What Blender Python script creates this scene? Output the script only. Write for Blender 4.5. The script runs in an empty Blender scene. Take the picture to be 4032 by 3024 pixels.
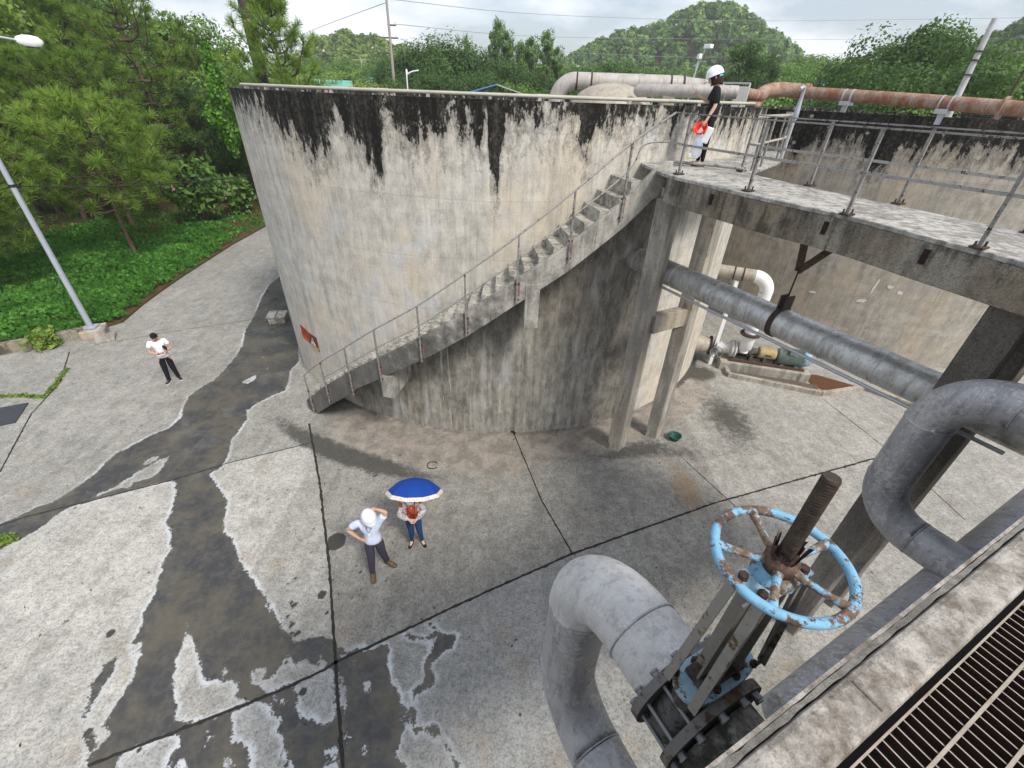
import bpy, bmesh, math, random
import numpy as np
from mathutils import Vector, Matrix
C = bpy.context.scene.collection
R = math.radians
# ------------------------------------------------------------------ camera, sky, sun, exposure
CAM_H, PITCH, ROLL = 8.0, R(33.697), R(2.164)
cam = bpy.data.cameras.new('camera'); cam_o = bpy.data.objects.new('camera', cam); C.objects.link(cam_o)
cam.sensor_width = 36; cam.lens = 15.376; cam.clip_start = 0.05; cam.clip_end = 3000
_fw = Vector((0, math.cos(PITCH), -math.sin(PITCH))); _rt = Vector((1, 0, 0)); _up = _rt.cross(_fw)
_r2 = _rt * math.cos(ROLL) + _up * math.sin(ROLL); _u2 = -_rt * math.sin(ROLL) + _up * math.cos(ROLL)
cam_o.matrix_world = Matrix(((_r2.x, _u2.x, -_fw.x, 0), (_r2.y, _u2.y, -_fw.y, 0), (_r2.z, _u2.z, -_fw.z, CAM_H), (0, 0, 0, 1)))
bpy.context.scene.camera = cam_o
SUN_EL, SUN_AZ = R(50), R(138)          # azimuth measured from +Y towards +X
world = bpy.data.worlds.new('World'); bpy.context.scene.world = world; world.use_nodes = True
wn = world.node_tree; wn.nodes.clear()
def _w(t, **k):
    n = wn.nodes.new(t)
    for a, b in k.items(): setattr(n, a, b)
    return n
sky = _w('ShaderNodeTexSky', sky_type='NISHITA', sun_disc=False, sun_elevation=SUN_EL, sun_rotation=SUN_AZ, dust_density=3.0, air_density=1.0)
tc = _w('ShaderNodeTexCoord'); mp = _w('ShaderNodeMapping'); mp.inputs['Scale'].default_value = (1.6, 1.6, 5.0)
cl = _w('ShaderNodeTexNoise'); cl.inputs['Scale'].default_value = 1.7; cl.inputs['Detail'].default_value = 7; cl.inputs['Roughness'].default_value = .55
cr = _w('ShaderNodeValToRGB'); cr.color_ramp.elements[0].position = .42; cr.color_ramp.elements[1].position = .58
cr.color_ramp.elements[0].color = (.25, .25, .25, 1); cr.color_ramp.elements[1].color = (1, 1, 1, 1)
mx = _w('ShaderNodeMixRGB'); mx.inputs[2].default_value = (6.3, 6.55, 7.0, 1)
bg = _w('ShaderNodeBackground'); bg.inputs['Strength'].default_value = .078
wo = _w('ShaderNodeOutputWorld')
L = wn.links.new
L(tc.outputs['Generated'], mp.inputs[0]); L(mp.outputs[0], cl.inputs[0]); L(cl.outputs[0], cr.inputs[0]); L(cr.outputs[0], mx.inputs[0])
L(sky.outputs[0], mx.inputs[1]); L(mx.outputs[0], bg.inputs[0]); L(bg.outputs[0], wo.inputs[0])
sun = bpy.data.lights.new('sun', 'SUN'); sun.energy = 1.5; sun.angle = R(12); sun.color = (1, .95, .87)
sun_o = bpy.data.objects.new('sun', sun); C.objects.link(sun_o)
sd = Vector((math.sin(SUN_AZ) * math.cos(SUN_EL), math.cos(SUN_AZ) * math.cos(SUN_EL), math.sin(SUN_EL)))
sun_o.rotation_euler = sd.to_track_quat('Z', 'Y').to_euler()
sc = bpy.context.scene
sc.view_settings.view_transform = 'Standard'; sc.view_settings.look = 'None'; sc.view_settings.gamma = 1
sc.view_settings.exposure = 1.18; sc.view_settings.use_curve_mapping = False
sc.render.engine = 'CYCLES'
rnd = random.Random(7); nr = np.random.RandomState(5)

# ------------------------------------------------------------------ mesh helpers
class MB:
    def __init__(s): s.v = []; s.f = []; s.sm = []
    def add(s, vs, fs, smooth=False):
        o = len(s.v); s.v += [tuple(v) for v in vs]; s.f += [tuple(i + o for i in f) for f in fs]; s.sm += [smooth] * len(fs); return s
    def box(s, c, size, rz=0, M=None):
        x, y, z = [k / 2 for k in size]
        vs = [Vector((a * x, b * y, d * z)) for a in (-1, 1) for b in (-1, 1) for d in (-1, 1)]
        Q = (M if M is not None else Matrix.Rotation(rz, 3, 'Z'))
        vs = [Q @ v + Vector(c) for v in vs]
        return s.add(vs, [(0, 1, 3, 2), (4, 6, 7, 5), (0, 4, 5, 1), (2, 3, 7, 6), (0, 2, 6, 4), (1, 5, 7, 3)])
    def beam(s, a, b, w, h, up=(0, 0, 1)):
        a = Vector(a); b = Vector(b); d = (b - a).normalized(); u = Vector(up)
        x = d.cross(u)
        if x.length < 1e-4: x = d.cross(Vector((0, 1, 0)))
        x.normalize(); u2 = x.cross(d).normalized()
        M = Matrix((d, x, u2)).transposed()
        return s.box((a + b) / 2, ((b - a).length, w, h), M=M)
    def tube(s, path, r, n=20, caps=True, smooth=True, closed=False):
        P = [Vector(p) for p in path]; m = len(P)
        rs = r if isinstance(r, (list, tuple)) else [r] * m
        T = []
        for i in range(m):
            if closed: d = P[(i + 1) % m] - P[i - 1]
            else: d = P[min(i + 1, m - 1)] - P[max(i - 1, 0)]
            T.append(d.normalized())
        ref = Vector((0, 0, 1)) if abs(T[0].z) < .9 else Vector((1, 0, 0))
        x = (ref - T[0] * ref.dot(T[0])).normalized(); vs = []
        for i in range(m):
            x = (x - T[i] * x.dot(T[i])).normalized(); y = T[i].cross(x)
            for k in range(n):
                a = 2 * math.pi * k / n; vs.append(P[i] + (x * math.cos(a) + y * math.sin(a)) * rs[i])
        fs = []
        for i in range(m if closed else m - 1):
            j = (i + 1) % m
            for k in range(n): fs.append((i * n + k, i * n + (k + 1) % n, j * n + (k + 1) % n, j * n + k))
        s.add(vs, fs, smooth)
        if caps and not closed:
            o = len(s.v); s.v += [tuple(v) for v in vs[:n]] + [tuple(v) for v in vs[-n:]]
            s.f += [tuple(range(o + n - 1, o - 1, -1)), tuple(range(o + n, o + 2 * n))]; s.sm += [False] * 2
        return s
    def cyl(s, a, b, r, n=20): return s.tube([a, b], r, n)
    def prism(s, pts, z0, z1):
        n = len(pts)
        zz0 = z0 if isinstance(z0, (list, tuple)) else [z0] * n; zz1 = z1 if isinstance(z1, (list, tuple)) else [z1] * n
        vs = [(p[0], p[1], zz0[i]) for i, p in enumerate(pts)] + [(p[0], p[1], zz1[i]) for i, p in enumerate(pts)]
        fs = [tuple(range(n - 1, -1, -1)), tuple(range(n, 2 * n))] + [(i, (i + 1) % n, (i + 1) % n + n, i + n) for i in range(n)]
        return s.add(vs, fs)
    def lathe(s, prof, c=(0, 0, 0), n=28, M=None, smooth=True):
        vs = []; c = Vector(c)
        for r, z in prof:
            for k in range(n):
                a = 2 * math.pi * k / n; v = Vector((r * math.cos(a), r * math.sin(a), z))
                vs.append((M @ v if M else v) + c)
        m = len(prof); fs = [(i * n + k, i * n + (k + 1) % n, (i + 1) * n + (k + 1) % n, (i + 1) * n + k) for i in range(m - 1) for k in range(n)]
        return s.add(vs, fs, smooth)
    def build(s, name, mat, parent=None, bevel=0):
        me = bpy.data.meshes.new(name); me.from_pydata(s.v, [], s.f); me.update()
        me.polygons.foreach_set('use_smooth', s.sm)
        return link(name, me, mat, parent, bevel)
def link(name, me, mat, parent=None, bevel=0, fixn=True):
    if fixn:
        bm = bmesh.new(); bm.from_mesh(me); bmesh.ops.recalc_face_normals(bm, faces=bm.faces); bm.to_mesh(me); bm.free()
    if mat: me.materials.append(mat)
    o = bpy.data.objects.new(name, me); C.objects.link(o)
    if parent: o.parent = parent
    if bevel:
        b = o.modifiers.new('bevel', 'BEVEL'); b.width = bevel; b.segments = 2; b.limit_method = 'ANGLE'; b.angle_limit = R(40)
    return o
def fastmesh(name, V, F, attrs=None, fattrs=None, smooth=False):
    V = np.asarray(V, np.float32); F = np.asarray(F, np.int32); me = bpy.data.meshes.new(name)
    k = F.shape[1]
    me.vertices.add(len(V)); me.vertices.foreach_set('co', V.ravel()); me.loops.add(F.size); me.loops.foreach_set('vertex_index', F.ravel())
    me.polygons.add(len(F)); me.polygons.foreach_set('loop_start', np.arange(0, F.size, k, dtype=np.int32))
    me.polygons.foreach_set('loop_total', np.full(len(F), k, np.int32))
    me.polygons.foreach_set('use_smooth', np.full(len(F), smooth)); me.update(calc_edges=True)
    for n, a in (attrs or {}).items():
        at = me.attributes.new(n, 'FLOAT', 'POINT'); at.data.foreach_set('value', np.asarray(a, np.float32))
    for n, a in (fattrs or {}).items():
        at = me.attributes.new(n, 'FLOAT', 'FACE'); at.data.foreach_set('value', np.asarray(a, np.float32))
    return me
def tag(o, label=None, cat=None, group=None, kind=None):
    if label: o['label'] = label
    if cat: o['category'] = cat
    if group: o['group'] = group
    if kind: o['kind'] = kind
    return o
def thing(name, label, cat, loc=(0, 0, 0), group=None, rz=0):
    o = bpy.data.objects.new(name, None); C.objects.link(o); o.location = loc; o.rotation_euler = (0, 0, rz)
    o.empty_display_size = .1
    return tag(o, label, cat, group)
def copy_tree(o, parent=None):
    c = o.copy(); C.objects.link(c); c.parent = parent
    for ch in list(o.children): copy_tree(ch, c)
    return c
def arc(c, r, a0, a1, n, z=0): return [(c[0] + r * math.cos(R(a0 + (a1 - a0) * i / n)), c[1] + r * math.sin(R(a0 + (a1 - a0) * i / n)), z) for i in range(n + 1)]

# ------------------------------------------------------------------ material helpers
class NT:
    def __init__(s, name):
        s.m = bpy.data.materials.new(name); s.m.use_nodes = True; s.t = s.m.node_tree; s.t.nodes.clear()
        s.out = s.t.nodes.new('ShaderNodeOutputMaterial'); s.b = s.t.nodes.new('ShaderNodeBsdfPrincipled')
        s.t.links.new(s.b.outputs[0], s.out.inputs[0]); s._pos = None
    def put(s, sock, v):
        if v is None: return
        if hasattr(v, 'is_output'): s.t.links.new(v, sock)
        else:
            if sock.type == 'RGBA' and len(v) == 3: v = (*v, 1)
            sock.default_value = v
    def n(s, t, **k):
        n = s.t.nodes.new(t)
        for a, b in k.items(): setattr(n, a, b)
        return n
    def pos(s):
        if s._pos is None: s._pos = s.n('ShaderNodeNewGeometry').outputs['Position']
        return s._pos
    def obj(s): return s.n('ShaderNodeTexCoord').outputs['Object']
    def map(s, v, scale=(1, 1, 1), rot=(0, 0, 0), loc=(0, 0, 0)):
        n = s.n('ShaderNodeMapping'); s.put(n.inputs[0], v); n.inputs['Scale'].default_value = scale; n.inputs['Rotation'].default_value = rot; n.inputs['Location'].default_value = loc
        return n.outputs[0]
    def noise(s, v, scale, detail=5, rough=.55, dist=0):
        n = s.n('ShaderNodeTexNoise'); s.put(n.inputs['Vector'], v); n.inputs['Scale'].default_value = scale; n.inputs['Detail'].default_value = detail
        n.inputs['Roughness'].default_value = rough; n.inputs['Distortion'].default_value = dist; return n.outputs[0]
    def voro(s, v, scale, feature='F1'):
        n = s.n('ShaderNodeTexVoronoi', feature=feature); s.put(n.inputs['Vector'], v); n.inputs['Scale'].default_value = scale; return n.outputs[0]
    def math(s, op, a, b=None, c=None, clamp=False):
        n = s.n('ShaderNodeMath', operation=op, use_clamp=clamp)
        for i, v in enumerate((a, b, c)):
            if v is not None: s.put(n.inputs[i], v)
        return n.outputs[0]
    def ss(s, v, a, b):
        n = s.n('ShaderNodeMapRange', interpolation_type='SMOOTHSTEP'); s.put(n.inputs[0], v); n.inputs[1].default_value = a; n.inputs[2].default_value = b; return n.outputs[0]
    def ramp(s, f, stops):
        n = s.n('ShaderNodeValToRGB'); s.put(n.inputs[0], f); e = n.color_ramp.elements
        while len(e) < len(stops): e.new(.5)
        for i, (p, c) in enumerate(stops):
            e[i].position = p; e[i].color = (*c, 1) if len(c) == 3 else c
        return n.outputs[0]
    def mix(s, f, a, b, mode='MIX'):
        n = s.n('ShaderNodeMixRGB', blend_type=mode); s.put(n.inputs[0], f); s.put(n.inputs[1], a); s.put(n.inputs[2], b); return n.outputs[0]
    def attr(s, name): return s.n('ShaderNodeAttribute', attribute_name=name).outputs['Fac']
    def sep(s, v):
        n = s.n('ShaderNodeSeparateXYZ'); s.put(n.inputs[0], v); return n.outputs
    def bump(s, h, strength=.4, dist=.02):
        n = s.n('ShaderNodeBump'); s.put(n.inputs['Height'], h); n.inputs['Strength'].default_value = strength; n.inputs['Distance'].default_value = dist
        s.put(s.b.inputs['Normal'], n.outputs[0])
    def done(s, col, rough=.8, metal=0, **k):
        s.put(s.b.inputs['Base Color'], col); s.put(s.b.inputs['Roughness'], rough); s.put(s.b.inputs['Metallic'], metal)
        if not metal: s.b.inputs['Specular IOR Level'].default_value = .22
        for a, b in k.items(): s.put(s.b.inputs[a], b)
        return s.m

def flat(name, col, rough=.6, metal=0, var=.12, scale=12, bump=.1):
    t = NT(name); p = t.obj(); nz = t.noise(p, scale, 4)
    c = t.mix(t.math('MULTIPLY', nz, 1.0), tuple(max(0, k * (1 - var * 2)) for k in col), tuple(min(1, k * (1 + var)) for k in col))
    t.bump(nz, bump, .004); return t.done(c, rough, metal)

def concrete(name, light, dark, stain=(.06, .055, .05), amt=.5, zs=.25, sc=1.0, agg=0, tan=0, bump=.5, lo=.52, hi=.68):
    """weathered concrete: two tones, vertical runs, dark lichen, pores"""
    t = NT(name); p = t.pos()
    big = t.noise(p, .55 * sc, 6, .6); mid = t.noise(t.map(p, (1, 1, zs)), 3.2 * sc, 7, .62); fine = t.noise(p, 38 * sc, 4, .7)
    f = t.ss(t.math('ADD', t.math('MULTIPLY', big, .4), t.math('MULTIPLY', mid, .6)), .42, .58)
    c = t.mix(f, dark, light)
    if tan: c = t.mix(t.math('MULTIPLY', t.ss(t.noise(t.map(p, (1, 1, .3), loc=(7, 3, 1)), .9, 4), .5, .65), tan), c, (.42, .33, .22))
    run = t.noise(t.map(p, (1, 1, .08)), 6 * sc, 6, .65)
    c = t.mix(t.math('MULTIPLY', t.ss(run, .52, .7), .35), c, tuple(k * .55 for k in dark))
    st = t.ss(t.math('ADD', t.math('MULTIPLY', t.noise(p, 1.3 * sc, 8, .68), .6), t.math('MULTIPLY', run, .4)), lo, hi)
    c = t.mix(t.math('MULTIPLY', st, amt), c, stain)
    c = t.mix(.8, c, t.ramp(t.math('ADD', t.math('MULTIPLY', fine, .6), t.math('MULTIPLY', t.noise(p, 11 * sc, 6, .7), .4)), [(.36, (.5, .49, .48)), (.5, (1, 1, 1)), (.62, (1.12, 1.12, 1.12))]), 'MULTIPLY')
    h = t.math('ADD', mid, t.math('MULTIPLY', fine, .6))
    if agg:
        v = t.voro(p, 42); vv = t.voro(p, 95)
        c = t.mix(agg, c, t.ramp(v, [(0, (.25, .2, .17)), (.35, (.9, .86, .8)), (.7, (.35, .3, .27))]), 'MULTIPLY')
        h = t.math('ADD', h, t.math('MULTIPLY', vv, 1.5))
    t.bump(h, bump, .02)
    return t.done(c, .9)

def pipe_paint(name, base, dirt, rust=0.0, metal=.35, rough=.5, zbias=True, splat=0):
    t = NT(name); p = t.pos()
    a = t.noise(t.map(p, (1, 1, .35)), 5, 6, .62); b = t.noise(p, 22, 5, .65); big = t.noise(p, 1.6, 5, .6, .4)
    c = t.mix(t.ss(t.math('ADD', t.math('MULTIPLY', a, .5), t.math('MULTIPLY', big, .5)), .42, .64), base, dirt)
    c = t.mix(t.math('MULTIPLY', t.ss(big, .52, .66), .45), c, tuple(min(1, k * 1.35) for k in base))
    stk = t.noise(t.map(p, (1, 1, .1)), 15, 7, .7); c = t.mix(t.math('MULTIPLY', t.ss(stk, .5, .64), .5), c, tuple(k * .62 for k in dirt)); c = t.mix(t.math('MULTIPLY', t.ss(t.noise(p, 60, 5, .75), .52, .62), .3), c, tuple(k * .7 for k in dirt))
    if splat: c = t.mix(t.math('MULTIPLY', t.ss(t.math('ADD', t.math('MULTIPLY', b, .6), t.math('MULTIPLY', big, .4)), .525, .56), splat), c, (.62, .6, .57))
    if rust:
        rr = t.ss(t.math('ADD', t.math('MULTIPLY', t.noise(t.map(p, (1, 1, .5)), 3.5, 8, .7), .7), t.math('MULTIPLY', b, .3)), .62 - rust * .22, .74 - rust * .22)
        c = t.mix(rr, c, t.ramp(b, [(.3, (.12, .045, .025)), (.6, (.27, .12, .06)), (.8, (.4, .24, .15))]))
    t.bump(b, .15, .006)
    return t.done(c, t.math('ADD', t.math('MULTIPLY', b, .25), rough - .1), metal)

def rusty(name, paint=None, cover=.5, rc=((.02, .013, .01), (.085, .045, .028), (.19, .125, .085)), rough=.8, scale=9):
    t = NT(name); p = t.pos(); b = t.noise(p, scale * 4, 6, .7); a = t.noise(p, scale, 6, .65)
    c = t.ramp(b, [(.3, rc[0]), (.52, rc[1]), (.75, rc[2])])
    if paint:
        pc = t.mix(t.noise(p, 30, 3), tuple(k * .75 for k in paint), tuple(min(1, k * 1.2) for k in paint))
        c = t.mix(t.ss(t.math('ADD', t.math('MULTIPLY', a, .72), t.math('MULTIPLY', b, .28)), cover - .03, cover + .03), c, pc)
    t.bump(t.math('ADD', a, b), .5, .006)
    return t.done(c, rough, .1)

def foliage(name, stops, trans=.25, rough=.6):
    t = NT(name); tint = t.attr('tint'); rn = t.n('ShaderNodeObjectInfo').outputs['Random']
    big = t.noise(t.pos(), .45, 3)
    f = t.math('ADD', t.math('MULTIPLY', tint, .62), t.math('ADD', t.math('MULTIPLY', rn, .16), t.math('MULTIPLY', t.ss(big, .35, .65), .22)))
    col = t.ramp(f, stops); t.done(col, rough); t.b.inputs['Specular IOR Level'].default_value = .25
    tr = t.n('ShaderNodeBsdfTranslucent'); t.put(tr.inputs[0], t.mix(.5, col, (.25, .4, .03)))
    ms = t.n('ShaderNodeMixShader'); ms.inputs[0].default_value = trans
    t.t.links.new(t.b.outputs[0], ms.inputs[1]); t.t.links.new(tr.outputs[0], ms.inputs[2]); t.t.links.new(ms.outputs[0], t.out.inputs[0])
    return t.m
POLY = {"W":[[[-11.85,21.08],[-11.77,20.65],[-11.72,19.61],[-11.38,18.33],[-10.66,16.12],[-10.4,15.03],[-9.88,13.83],[-9.68,12.96],[-9.6,12.15],[-9.57,11.59],[-9.74,11.13],[-9.81,10.63],[-9.6,10.09],[-9.37,9.6],[-9.4,9.18],[-9.67,8.84],[-9.88,8.4],[-9.98,8.21],[-10.0,8.24],[-10.06,7.95],[-10.0,7.34],[-10.12,6.85],[-10.22,6.55],[-10.5,6.29],[-10.6,6.06],[-10.79,5.87],[-11.2,5.48],[-10.49,4.82],[-10.19,5.27],[-10.15,5.38],[-9.99,5.59],[-9.94,5.69],[-9.85,5.91],[-9.84,6.18],[-9.69,6.42],[-9.53,6.51],[-8.87,6.86],[-8.4,7.11],[-8.03,7.29],[-7.76,6.97],[-7.46,6.35],[-7.4,6.06],[-7.13,5.84],[-6.97,5.58],[-6.85,5.43],[-6.83,5.18],[-6.69,4.89],[-6.6,4.64],[-6.53,4.55],[-6.48,4.34],[-6.48,4.14],[-6.38,4.0],[-6.32,3.84],[-6.32,3.74],[-6.29,3.59],[-6.17,3.63],[-6.1,3.62],[-6.15,3.43],[-6.07,3.55],[-6.01,3.45],[-6.02,3.4],[-5.9,3.13],[-5.88,2.87],[-5.87,2.64],[-5.86,2.49],[-5.87,2.45],[-5.72,2.4],[-5.7,2.29],[-5.73,2.21],[-5.86,2.28],[-5.97,2.37],[-6.12,2.45],[-6.21,2.57],[-6.23,2.77],[-6.29,2.96],[-6.28,3.23],[-6.41,3.4],[-6.5,3.29],[-6.46,3.11],[-6.5,3.0],[-6.37,2.85],[-6.27,2.65],[-6.16,2.44],[-6.04,2.33],[-5.91,2.25],[-5.72,2.01],[-5.44,1.6],[-0.6,1.49],[-1.25,2.02],[-1.3,2.16],[-1.47,2.2],[-1.48,2.29],[-1.44,2.42],[-1.41,2.63],[-1.4,2.79],[-1.45,2.84],[-1.56,2.91],[-1.58,2.98],[-1.69,3.12],[-1.86,3.29],[-1.93,3.63],[-2.0,3.75],[-2.33,3.62],[-2.37,3.68],[-2.49,3.67],[-2.6,3.59],[-2.8,3.69],[-2.87,3.73],[-2.95,3.78],[-3.09,3.83],[-3.28,3.83],[-3.57,3.73],[-3.64,3.81],[-3.87,3.95],[-4.18,4.21],[-4.36,4.35],[-4.18,4.22],[-4.43,4.45],[-4.67,4.68],[-4.97,4.93],[-5.24,5.15],[-5.51,5.42],[-5.75,5.74],[-6.03,5.89],[-6.19,6.16],[-6.43,6.75],[-6.9,7.15],[-7.31,7.51],[-7.16,7.8],[-7.25,8.25],[-7.47,8.78],[-7.5,9.3],[-7.54,9.71],[-7.73,10.06],[-7.61,10.45],[-7.35,10.87],[-7.09,11.14],[-7.22,11.66],[-7.46,12.3],[-7.41,12.91],[-7.87,13.87],[-7.88,14.72]],[[-1.33,4.15],[-1.27,4.13],[-1.13,4.02],[-1.09,3.95],[-0.85,3.96],[-0.79,3.92],[-0.87,3.73],[-1.02,3.66],[-1.12,3.53],[-1.16,3.44],[-1.16,3.36],[-1.07,3.24],[-1.08,3.16],[-1.2,3.09],[-1.3,3.05],[-1.33,2.95],[-1.3,2.84],[-1.25,2.75],[-1.3,2.66],[-1.28,2.58],[-1.11,2.6],[-1.01,2.64],[-0.9,2.57],[-0.89,2.51],[-0.72,2.36],[-0.57,2.22],[-0.5,2.06],[-0.58,2.06],[-0.64,2.21],[-0.8,2.38],[-0.96,2.49],[-1.11,2.52],[-1.23,2.49],[-1.3,2.54],[-1.33,2.66],[-1.4,2.79],[-1.37,2.86],[-1.39,3.03],[-1.34,3.13],[-1.23,3.23],[-1.28,3.39],[-1.32,3.45],[-1.21,3.65],[-1.17,3.86],[-1.32,3.85],[-1.53,3.84],[-1.74,3.9],[-1.65,3.96],[-1.5,3.9],[-1.35,3.9],[-1.22,3.97],[-1.2,4.0],[-1.34,4.13]]],"D":[[[-5.65,4.04],[-5.49,3.87],[-5.26,3.65],[-5.03,3.46],[-4.93,3.3],[-4.72,3.1],[-4.58,3.13],[-4.48,3.09],[-4.27,3.15],[-4.15,3.03],[-4.15,2.88],[-3.85,2.86],[-4.1,2.7],[-4.32,2.59],[-4.68,2.51],[-4.92,2.56],[-4.96,2.69],[-5.26,3.06],[-5.43,3.4],[-5.45,3.62],[-5.57,3.87]],[[-4.55,3.19],[-4.56,3.3],[-4.45,3.27],[-4.42,3.17]],[[-4.13,3.29],[-3.83,3.37],[-3.82,3.26],[-3.82,3.16],[-3.72,3.15],[-3.69,3.27],[-3.64,3.46],[-3.61,3.55],[-3.48,3.51],[-3.43,3.4],[-3.28,3.47],[-3.06,3.39],[-3.06,3.5],[-3.15,3.5],[-3.04,3.57],[-2.97,3.46],[-2.87,3.42],[-2.91,3.34],[-2.75,3.34],[-2.47,2.65],[-2.56,2.54],[-2.75,2.58],[-2.85,2.63],[-2.96,2.59],[-3.09,2.7],[-3.19,2.84],[-3.19,2.93],[-3.3,3.04],[-3.42,3.06],[-3.55,2.98],[-3.67,2.95],[-3.95,3.06],[-4.07,3.17]],[[-4.14,2.7],[-3.96,2.76],[-3.79,2.87],[-3.54,2.81],[-3.44,2.68],[-3.31,2.69],[-3.26,2.52],[-3.31,2.5],[-3.12,2.4],[-3.08,2.27],[-2.99,2.2],[-2.76,1.93],[-3.45,1.91],[-3.6,2.23],[-3.77,2.32],[-3.88,2.31],[-4.03,2.54]],[[-3.56,2.94],[-3.34,2.89],[-3.3,2.8],[-3.37,2.78]],[[-2.7,3.32],[-2.59,3.27],[-2.55,3.17],[-2.48,3.09],[-2.31,2.7],[-2.39,2.7],[-2.52,2.88],[-2.62,3.1]],[[-2.8,3.57],[-2.62,3.58],[-2.62,3.49],[-2.74,3.45]],[[-2.53,3.47],[-2.42,3.5],[-2.39,3.37],[-2.47,3.39]],[[-2.25,3.22],[-2.18,3.18],[-2.1,3.23],[-2.07,3.04],[-2.13,2.97],[-2.19,3.1]],[[-2.33,2.53],[-2.28,2.55],[-2.16,2.43],[-2.2,2.37],[-2.28,2.41]],[[-1.99,2.29],[-1.95,2.41],[-1.87,2.28],[-1.91,2.21]],[[-2.56,2.27],[-2.41,2.34],[-2.31,2.28],[-2.26,2.17],[-2.48,2.2]],[[-2.52,2.12],[-2.24,2.16],[-2.19,2.01],[-2.47,2.0]],[[-1.56,2.74],[-1.49,2.75],[-1.45,2.69],[-1.5,2.58]],[[-3.1,2.63],[-2.95,2.58],[-2.93,2.54],[-3.08,2.59]],[[-5.42,2.12],[-5.18,2.25],[-4.93,2.37],[-4.7,2.43],[-4.58,2.25],[-4.64,2.14],[-4.48,1.86],[-5.2,1.84]],[[-4.56,2.11],[-4.44,2.13],[-4.23,1.87],[-4.41,1.86]],[[-4.39,2.48],[-4.27,2.48],[-4.14,2.34],[-4.28,2.39]],[[-3.93,2.13],[-3.74,2.17],[-3.66,2.07],[-3.81,2.0]],[[-4.37,2.31],[-4.25,2.3],[-4.23,2.23]],[[-8.69,11.51],[-8.44,11.99],[-8.28,11.77],[-8.43,11.4]],[[-8.37,12.53],[-8.21,12.45],[-8.24,12.27]],[[-8.89,13.21],[-8.83,13.21],[-8.52,12.88],[-8.58,12.86]],[[-8.51,10.96],[-8.46,11.09],[-8.4,10.97]],[[-8.66,8.14],[-8.54,7.62],[-8.55,7.36],[-8.8,7.2],[-9.23,7.08],[-9.21,7.15],[-9.05,7.54],[-8.91,7.87]],[[-9.11,7.73],[-9.13,7.97],[-8.93,8.13],[-8.87,8.04],[-8.94,7.76]],[[-9.75,6.73],[-9.69,6.87],[-9.59,6.92],[-9.62,6.83]],[[-9.48,6.7],[-9.45,6.84],[-9.28,6.96],[-9.21,7.09],[-9.11,7.24],[-8.92,7.32],[-8.87,7.01],[-9.19,6.92],[-9.26,6.82],[-9.38,6.69]]],"S":[[-4.34,4.38,0.049],[-3.87,4.36,0.053],[-3.92,4.42,0.048],[-3.81,4.43,0.027],[-3.72,4.18,0.031],[-3.79,4.26,0.026],[-3.8,4.05,0.031],[-3.73,4.06,0.031],[-3.76,3.98,0.047],[-3.68,3.87,0.039],[-3.58,3.89,0.051],[-3.27,2.48,0.048],[-3.12,2.34,0.038],[-3.11,2.23,0.036],[-3.07,2.11,0.033],[-2.97,2.09,0.047],[-3.33,3.07,0.034],[-3.58,5.76,0.22]],"J":[[[-5.71,9.58],[-4.58,7.42],[-3.48,5.11],[-2.77,3.44],[-2.18,2.08],[-1.97,1.61]],[[-5.71,2.0],[-4.14,2.7],[-3.37,3.06],[-2.9,3.32],[-2.77,3.44],[-1.98,3.86],[-0.77,4.54],[1.38,5.67],[4.89,7.19],[7.05,7.97],[9.82,8.96],[12.77,9.74]],[[0.08,9.57],[0.8,7.1],[1.4,5.68]],[[-10.97,5.66],[-10.48,6.06],[-10.0,6.31],[-8.87,6.87],[-8.0,7.32],[-7.08,7.92],[-5.37,8.76]],[[4.64,8.73],[5.47,6.97]],[[10.14,11.85],[10.56,9.56],[10.68,7.99],[10.73,6.98]],[[-15.44,12.97],[-14.12,11.1],[-13.57,9.55],[-12.25,7.33]],[[-14.44,13.83],[-12.92,14.77],[-10.59,16.0]]]}
# ------------------------------------------------------------------ geometry constants of the plant
TC = (-.653, 17.564); TR = 8.068; TZ = 7.877; ZD = 6.867          # round tank in the middle, walkway level
T2 = (16.5, 22.2); T2R = 8.07; T2Z = 7.79                         # second tank
PA = R(28); PU = (math.cos(PA), math.sin(PA)); PN = (-math.sin(PA), math.cos(PA))
def PW(s, v, z): return (PU[0] * s + PN[0] * v, PU[1] * s + PN[1] * v, z)   # frame of the platform edge
def sdf(P, poly):
    X, Y = P[:, 0], P[:, 1]; d = np.full(len(X), 1e9); ins = np.zeros(len(X), bool); n = len(poly)
    for i in range(n):
        ax, ay = poly[i]; bx, by = poly[(i + 1) % n]; ex, ey = bx - ax, by - ay; l2 = ex * ex + ey * ey + 1e-12
        t = np.clip(((X - ax) * ex + (Y - ay) * ey) / l2, 0, 1); d = np.minimum(d, (X - ax - t * ex) ** 2 + (Y - ay - t * ey) ** 2)
        if ay != by:
            c = ((ay > Y) != (by > Y)) & (X < (bx - ax) * (Y - ay) / (by - ay) + ax); ins ^= c
    d = np.sqrt(d); return np.where(ins, -d, d)

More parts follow.
